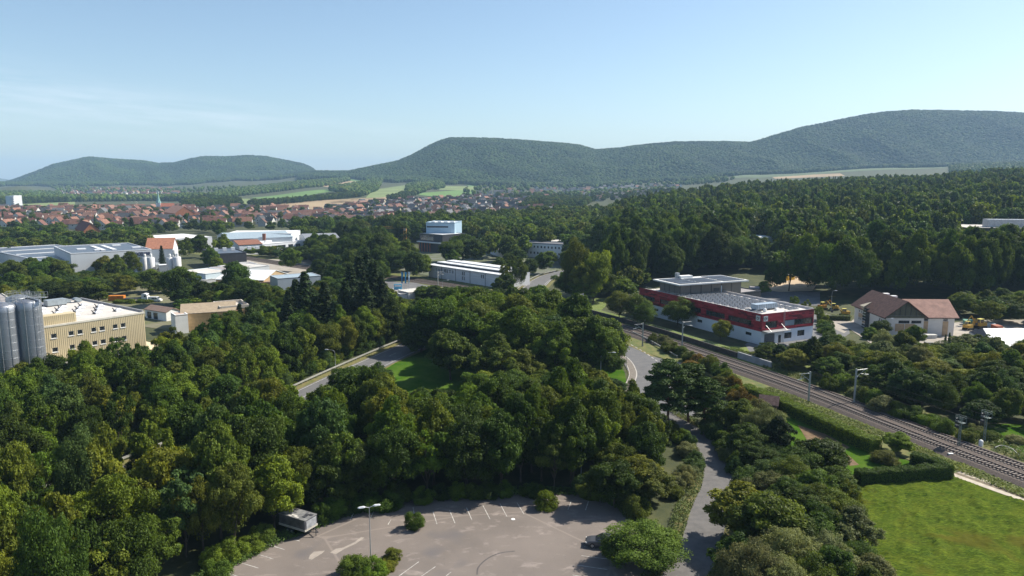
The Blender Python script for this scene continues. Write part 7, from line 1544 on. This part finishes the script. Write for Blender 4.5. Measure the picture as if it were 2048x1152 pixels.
# ------------------------------------------------------------------ woods nobody could count: instanced points
protoc = bpy.data.collections.new('foliage_kinds'); keys = sorted(PROTO)
def blob(seed, conic=False):
    r_ = np.random.default_rng(seed); bm = bmesh.new(); bmesh.ops.create_icosphere(bm, subdivisions=3, radius=1.0); lob = r_.normal(size=(16, 3)); lob /= np.linalg.norm(lob, axis=1)[:, None]
    for v in bm.verts:
        d = np.array(v.co); k = 1-.18+.26*max(0, np.max(lob@d)-.55)/.45+r_.normal()*.07
        if conic: z = (d[2]+1)/2; s = (1-z)**.8*1.1+.05; v.co = (d[0]*s*3.0*k, d[1]*s*3.0*k, 1+z*15)
        else: v.co = (d[0]*4.6*k, d[1]*4.6*k, 7.2+d[2]*(4.9 if d[2] > 0 else 6.5)*k)
    me = bpy.data.meshes.new('hill_crown'); bm.to_mesh(me); bm.free(); me.materials.append(LEAF2 if not conic else LEAF2)
    a = me.attributes.new('tint', 'FLOAT', 'POINT'); a.data.foreach_set('value', (.3+.4*r_.random(len(me.vertices))).astype(np.float32)); return me
LEAF2 = leafmat('leaf_far', 0.12, .7, .1)
for i in range(5): PROTO['hill%d' % i] = (blob(500+i), None, 12, 4.5)
for i in range(2): PROTO['hillc%d' % i] = (blob(520+i, True), None, 16, 3)
keys = sorted(PROTO)
for i, k in enumerate(keys): o = bpy.data.objects.new('k%02d' % i, PROTO[k][0]); protoc.objects.link(o)
KI = {k: i for i, k in enumerate(keys)}
def stuffpts(name, label, cat, pts):
    """pts: list of (x,y,z,kind,r,h,colour)"""
    n = len(pts); me = bpy.data.meshes.new(name); me.vertices.add(n); me.vertices.foreach_set('co', np.array([p[:3] for p in pts], float).ravel())
    a = me.attributes.new('scl', 'FLOAT_VECTOR', 'POINT'); a.data.foreach_set('vector', np.array([(p[4]/PROTO[p[3]][3], p[4]/PROTO[p[3]][3], p[5]/PROTO[p[3]][2]) for p in pts], np.float32).ravel())
    a = me.attributes.new('rot', 'FLOAT_VECTOR', 'POINT'); r_ = np.zeros((n, 3), np.float32); r_[:, 2] = np.random.default_rng(n).uniform(0, 6.28, n); a.data.foreach_set('vector', r_.ravel())
    a = me.attributes.new('pid', 'INT', 'POINT'); a.data.foreach_set('value', np.array([KI[p[3]] for p in pts], np.int32))
    a = me.attributes.new('tcol', 'FLOAT_COLOR', 'POINT'); a.data.foreach_set('color', np.array([(*p[6], 1) for p in pts], np.float32).ravel())
    me.update(); o = bpy.data.objects.new(name, me); COL.objects.link(o); tag(o, label, cat, kind='stuff')
    md = o.modifiers.new('scatter', 'NODES'); g = bpy.data.node_groups.new(name+'_nodes', 'GeometryNodeTree'); md.node_group = g
    g.interface.new_socket('Geometry', in_out='INPUT', socket_type='NodeSocketGeometry'); g.interface.new_socket('Geometry', in_out='OUTPUT', socket_type='NodeSocketGeometry')
    gi = g.nodes.new('NodeGroupInput'); go = g.nodes.new('NodeGroupOutput'); ip = g.nodes.new('GeometryNodeInstanceOnPoints'); ci = g.nodes.new('GeometryNodeCollectionInfo'); ci.inputs['Collection'].default_value = protoc; ci.inputs['Separate Children'].default_value = True; ci.inputs['Reset Children'].default_value = True
    def na(nm, ty): q_ = g.nodes.new('GeometryNodeInputNamedAttribute'); q_.data_type = ty; q_.inputs[0].default_value = nm; return next(s for s in q_.outputs if s.enabled and s.name == 'Attribute')
    L_ = g.links.new; L_(gi.outputs[0], ip.inputs['Points']); L_(ci.outputs[0], ip.inputs['Instance']); ip.inputs['Pick Instance'].default_value = True
    L_(na('pid', 'INT'), ip.inputs['Instance Index']); L_(na('rot', 'FLOAT_VECTOR'), ip.inputs['Rotation']); L_(na('scl', 'FLOAT_VECTOR'), ip.inputs['Scale']); L_(ip.outputs[0], go.inputs[0]); return o
def jc_(tone, r_): c = TONES[tone]; v = r_.uniform(.78, 1.25); return (c[0]*v*r_.uniform(.9, 1.15), c[1]*v, c[2]*v)
r_ = np.random.default_rng(9)
stuffpts('woodland', 'mass of further trees filling the woods between the nearer ones', 'woodland', [(t['x'], t['y'], t['z'], t['kind'], t['r'], t['h'], jc_(t['tone'], r_)) for t in REST])
# hill forest
def W(q_, D): return (np.asarray(q_)-1024)/F*np.asarray(D)*cp
def region(q0, q1, d0f, d1, sp_, hr, tones, name, label, con=.1, seed=1, extra=None):
    rg = np.random.default_rng(seed); pts = []; D = d0f if np.isscalar(d0f) else min(d0f(q0), d0f((q0+q1)/2), d0f(q1))-300
    while D < d1:
        n = int((W(q1, D)-W(q0, D))/sp_); q_ = q0+(np.arange(n)+rg.uniform(-.45, .45, n))*(q1-q0)/n; y = D+rg.uniform(-.5, .5, n)*sp_; lim = d0f if np.isscalar(d0f) else d0f(q_)
        ok = y > lim+60*np.sin(q_*.03)+35*np.sin(q_*.11); q_, y = q_[ok], y[ok]; x = W(q_, y); z = hgt(x, y); nz_ = wav(x+77, y, 420)
        for a, b, c, d_ in zip(x, y, z, nz_):
            t = tones[int(np.clip((d_*1.1+.5)*len(tones)+rg.normal()*1.2, 0, len(tones)-1))]; cf = rg.random() < con
            pts.append((a, b, c-1.0, 'hillc%d' % rg.integers(2) if cf else 'hill%d' % rg.integers(5), rg.uniform(4.6, 6.8)*(.55 if cf else 1)*sp_/8.6, rg.uniform(*hr), tuple(c_*f_ for c_, f_ in zip(jc_(t, rg), (.48, .54, .8)))))  # crown colours dimmed and turned blue, distance haze put into the colour
        D += sp_*.82
    return stuffpts(name, label, 'forest', pts)
HT = ['dark green', 'deep green', 'deep green', 'mid green', 'mid green', 'fresh green', 'olive green', 'mid green']
footB = lambda q_: np.interp(q_, [640, 760, 900, 1000, 1150, 1350, 1500, 1700, 2100], [3000, 2780, 2480, 2450, 2520, 2560, 2600, 2780, 2850])
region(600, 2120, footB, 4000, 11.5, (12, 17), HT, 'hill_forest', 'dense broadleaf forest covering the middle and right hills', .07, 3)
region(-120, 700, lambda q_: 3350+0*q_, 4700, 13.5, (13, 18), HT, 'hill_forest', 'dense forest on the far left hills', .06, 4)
# valley belts, hedgerows, orchards, town trees
BELT = []
def belt(pl, sp_, hr, tones, seed, px=True):
    rg = np.random.default_rng(seed); poly = pxpoly(pl) if px else pl; P_ = np.array(poly); x0, y0 = P_.min(0); x1, y1 = P_.max(0); xs, ys = np.meshgrid(np.arange(x0, x1, sp_), np.arange(y0, y1, sp_)); xs = (xs+rg.uniform(-.5, .5, xs.shape)*sp_).ravel(); ys = (ys+rg.uniform(-.5, .5, ys.shape)*sp_).ravel(); ok = inpoly(xs, ys, poly); xs, ys = xs[ok], ys[ok]; zs = hgt(xs, ys)
    for x, y, z in zip(xs, ys, zs):
        if y < 1500 and blocked(x, y, 12, 5, z): continue
        h = rg.uniform(*hr); cf = rg.random() < .07; BELT.append((x, y, z-.8, ('spruce%d' % rg.integers(3)) if cf else (('far%d' % rg.integers(5)) if y < 1700 else 'hill%d' % rg.integers(5)), h*.40*(.5 if cf else 1)*rg.uniform(.8, 1.15), h*(1.15 if cf else 1), jc_(tones[rg.integers(len(tones))], rg)))
VT = ['dark green', 'deep green', 'deep green', 'mid green', 'bluish green', 'olive green']
belt([(0,410),(40,409),(150,404),(300,402),(430,402),(430,396),(370,396),(120,397),(0,399)], 12, (10,17), VT, 61); belt([(430,400),(520,388),(640,374),(700,362),(700,357),(640,363),(520,375),(430,388)], 12, (9,14), VT, 76)
belt([(0,396),(120,396),(120,388),(0,384)], 18, (10,16), VT, 62); belt([(120,386),(380,386),(480,384),(480,374),(100,374)], 36, (9,13), VT, 63)
belt([(495,409),(600,402),(715,389),(740,380),(745,385),(725,394),(600,406),(500,413)], 8, (8,13), VT, 64)
belt([(655,381),(700,373),(735,364),(765,362),(752,384),(700,391)], 11, (10,16), VT, 65)
belt([(815,372),(860,366),(872,374),(835,391),(795,403),(772,400),(812,391)], 11, (9,15), VT, 67); belt([(750,360),(860,362),(985,352),(985,348),(750,353)], 13, (10,16), VT, 68)
belt([(372,420),(410,424),(480,414),(482,404),(400,402),(360,410)], 12, (10,16), VT, 69); belt([(870,380),(890,376),(885,366),(860,366)], 12, (10,15), VT, 70)
belt([(925,400),(1000,388),(1100,380),(1360,372),(1360,362),(1100,358),(985,362),(930,380)], 36, (8,13), VT+['mid green'], 71); belt([(980,402),(1130,402),(1350,396),(1360,380),(1200,384),(1000,392)], 24, (9,15), VT, 72)
belt([(1040,424),(1160,420),(1190,404),(1060,402)], 14, (11,17), VT, 73); belt([(1350,370),(1450,364),(1470,358),(1400,360)], 16, (9,15), VT, 74)
belt([(1900,348),(2080,345),(2080,330),(1900,336)], 14, (10,16), VT, 75)
rgt = np.random.default_rng(8)
for poly, n in ((TOWN1, 330), (TOWN2, 300)):
    P_ = np.array(poly); x0, y0 = P_.min(0); x1, y1 = P_.max(0); xs = rgt.uniform(x0, x1, n*2); ys = rgt.uniform(y0, y1, n*2); ok = inpoly(xs, ys, poly)
    for x, y in zip(xs[ok][:n], ys[ok][:n]):
        h = rgt.uniform(5, 12); cf = rgt.random() < .15; BELT.append((x, y, hz(x, y), 'spruce%d' % rgt.integers(3) if cf else 'far%d' % rgt.integers(5), h*(.2 if cf else .38), h*(1.2 if cf else 1), jc_(VT[rgt.integers(len(VT))], rgt)))
stuffpts('valley_woods', 'tree belts, hedgerows and town trees far down the valley', 'woodland', BELT)
# ------------------------------------------------------------------ ground cover near the camera
def tufts(name, label, poly, dens, size, tone, seed, hgt_=1.0, ex=None):
    global rng
    rng = np.random.default_rng(seed); P_ = np.array(poly); x0, y0 = P_.min(0); x1, y1 = P_.max(0); n = int((x1-x0)*(y1-y0)*dens); x = rng.uniform(x0, x1, n); y = rng.uniform(y0, y1, n)
    cl = wav(x*1.0, y*1.0, 9)+.6*wav(y, x, 3.4); ok = inpoly(x, y, poly) & (cl > rng.uniform(-1.4, .9, n)); 
    if ex is not None: ok &= ex(x, y)
    x, y, cl = x[ok], y[ok], cl[ok]; n = len(x); Nn = np.stack([rng.normal(size=n)*.5, rng.normal(size=n)*.5-.25, np.full(n, .8)], 1); Nn /= np.linalg.norm(Nn, axis=1)[:, None]
    X = np.stack([x, y, rng.uniform(.03, .16, n)*hgt_*(1+cl*.6)+.03], 1); me = leafmesh(name, X, Nn, size*rng.uniform(.5, 1.5, n), np.clip(.45+.3*cl+rng.normal(size=n)*.15, 0, 1), LEAF, 2.2); o = bpy.data.objects.new(name, me); COL.objects.link(o); tag(o, label, 'grass', kind='stuff'); o['tcol'] = list(tone); return o
0 and tufts('meadow_grass', 'tufted mown grass of the meadow', [(40,66),(44,80),(47,96),(51,104),(60,106.3),(70.5,108.2),(76,99),(84,84),(78,70),(60,66)], 40, .065, (0.085,0.122,0.014), 1, .2)
tufts('verge_grass', 'rank grass beside the near track', [tuple(atR(s, 5.4)[0]) for s in np.linspace(40, 150, 30)]+[tuple(atR(s, 8.6)[0]) for s in np.linspace(150, 40, 30)], 50, .16, (0.13,0.16,0.035), 2, 1.6)
tufts('bank_grass', 'rank grass on the far side of tracks', [tuple(atR(s, -5.4)[0]) for s in np.linspace(30, 165, 30)]+[tuple(atR(s, -10.5)[0]) for s in np.linspace(165, 30, 30)], 40, .18, (0.12,0.14,0.04), 3, 3.0)
ed = np.array([(-36,76),(-35.1,79),(-30,86.9),(-23.2,93.9),(-20,96.6),(-13.9,99.5),(2.6,101.5),(12.5,101),(15.5,96),(17,90.3),(16.5,80)])
en = normals2(ed); tufts('lot_edge_weeds', 'weeds and low growth along the edge of the lot', [tuple(p) for p in ed-en*.5]+[tuple(p) for p in (ed+en*2.2)[::-1]], 90, .13, (0.075,0.125,0.025), 4, 3.0)
pn = normals2(PATH)
for sd, sdn in ((1, 5), (-1, 6)): tufts('path_verge_growth', 'weeds on one side of the narrow path', [tuple(p) for p in PATH+pn*sd*2.35]+[tuple(p) for p in (PATH+pn*sd*4.6)[::-1]], 70, .14, (0.10,0.13,0.035), sdn, 3.2)
# ------------------------------------------------------------------ haze
hb = MB(); hb.box(-14600, 14600, -14600, 14600, -1.2, 475)
hm = bpy.data.materials.new('haze'); hm.use_nodes = True; t = hm.node_tree; t.nodes.clear(); ho = t.nodes.new('ShaderNodeOutputMaterial'); pvn = t.nodes.new('ShaderNodeVolumePrincipled')
pvn.inputs['Color'].default_value = (0.46, 0.71, 1.0, 1); pvn.inputs['Density'].default_value = HAZE; pvn.inputs['Anisotropy'].default_value = 0.0; pvn.inputs['Density Attribute'].default_value = ''; pvn.inputs['Color Attribute'].default_value = ''; pvn.inputs['Temperature Attribute'].default_value = ''
t.links.new(pvn.outputs[0], ho.inputs['Volume'])
o = hb.build('haze', hm); o['kind'] = 'stuff'; o['label'] = 'thin blue summer haze over the valley'
print('TREES', len(TREES), 'IND', len(IND), 'REST', len(REST), 'HOUSES', len(HS), 'BELT', len(BELT), 'maxz', float(Z_.max()))
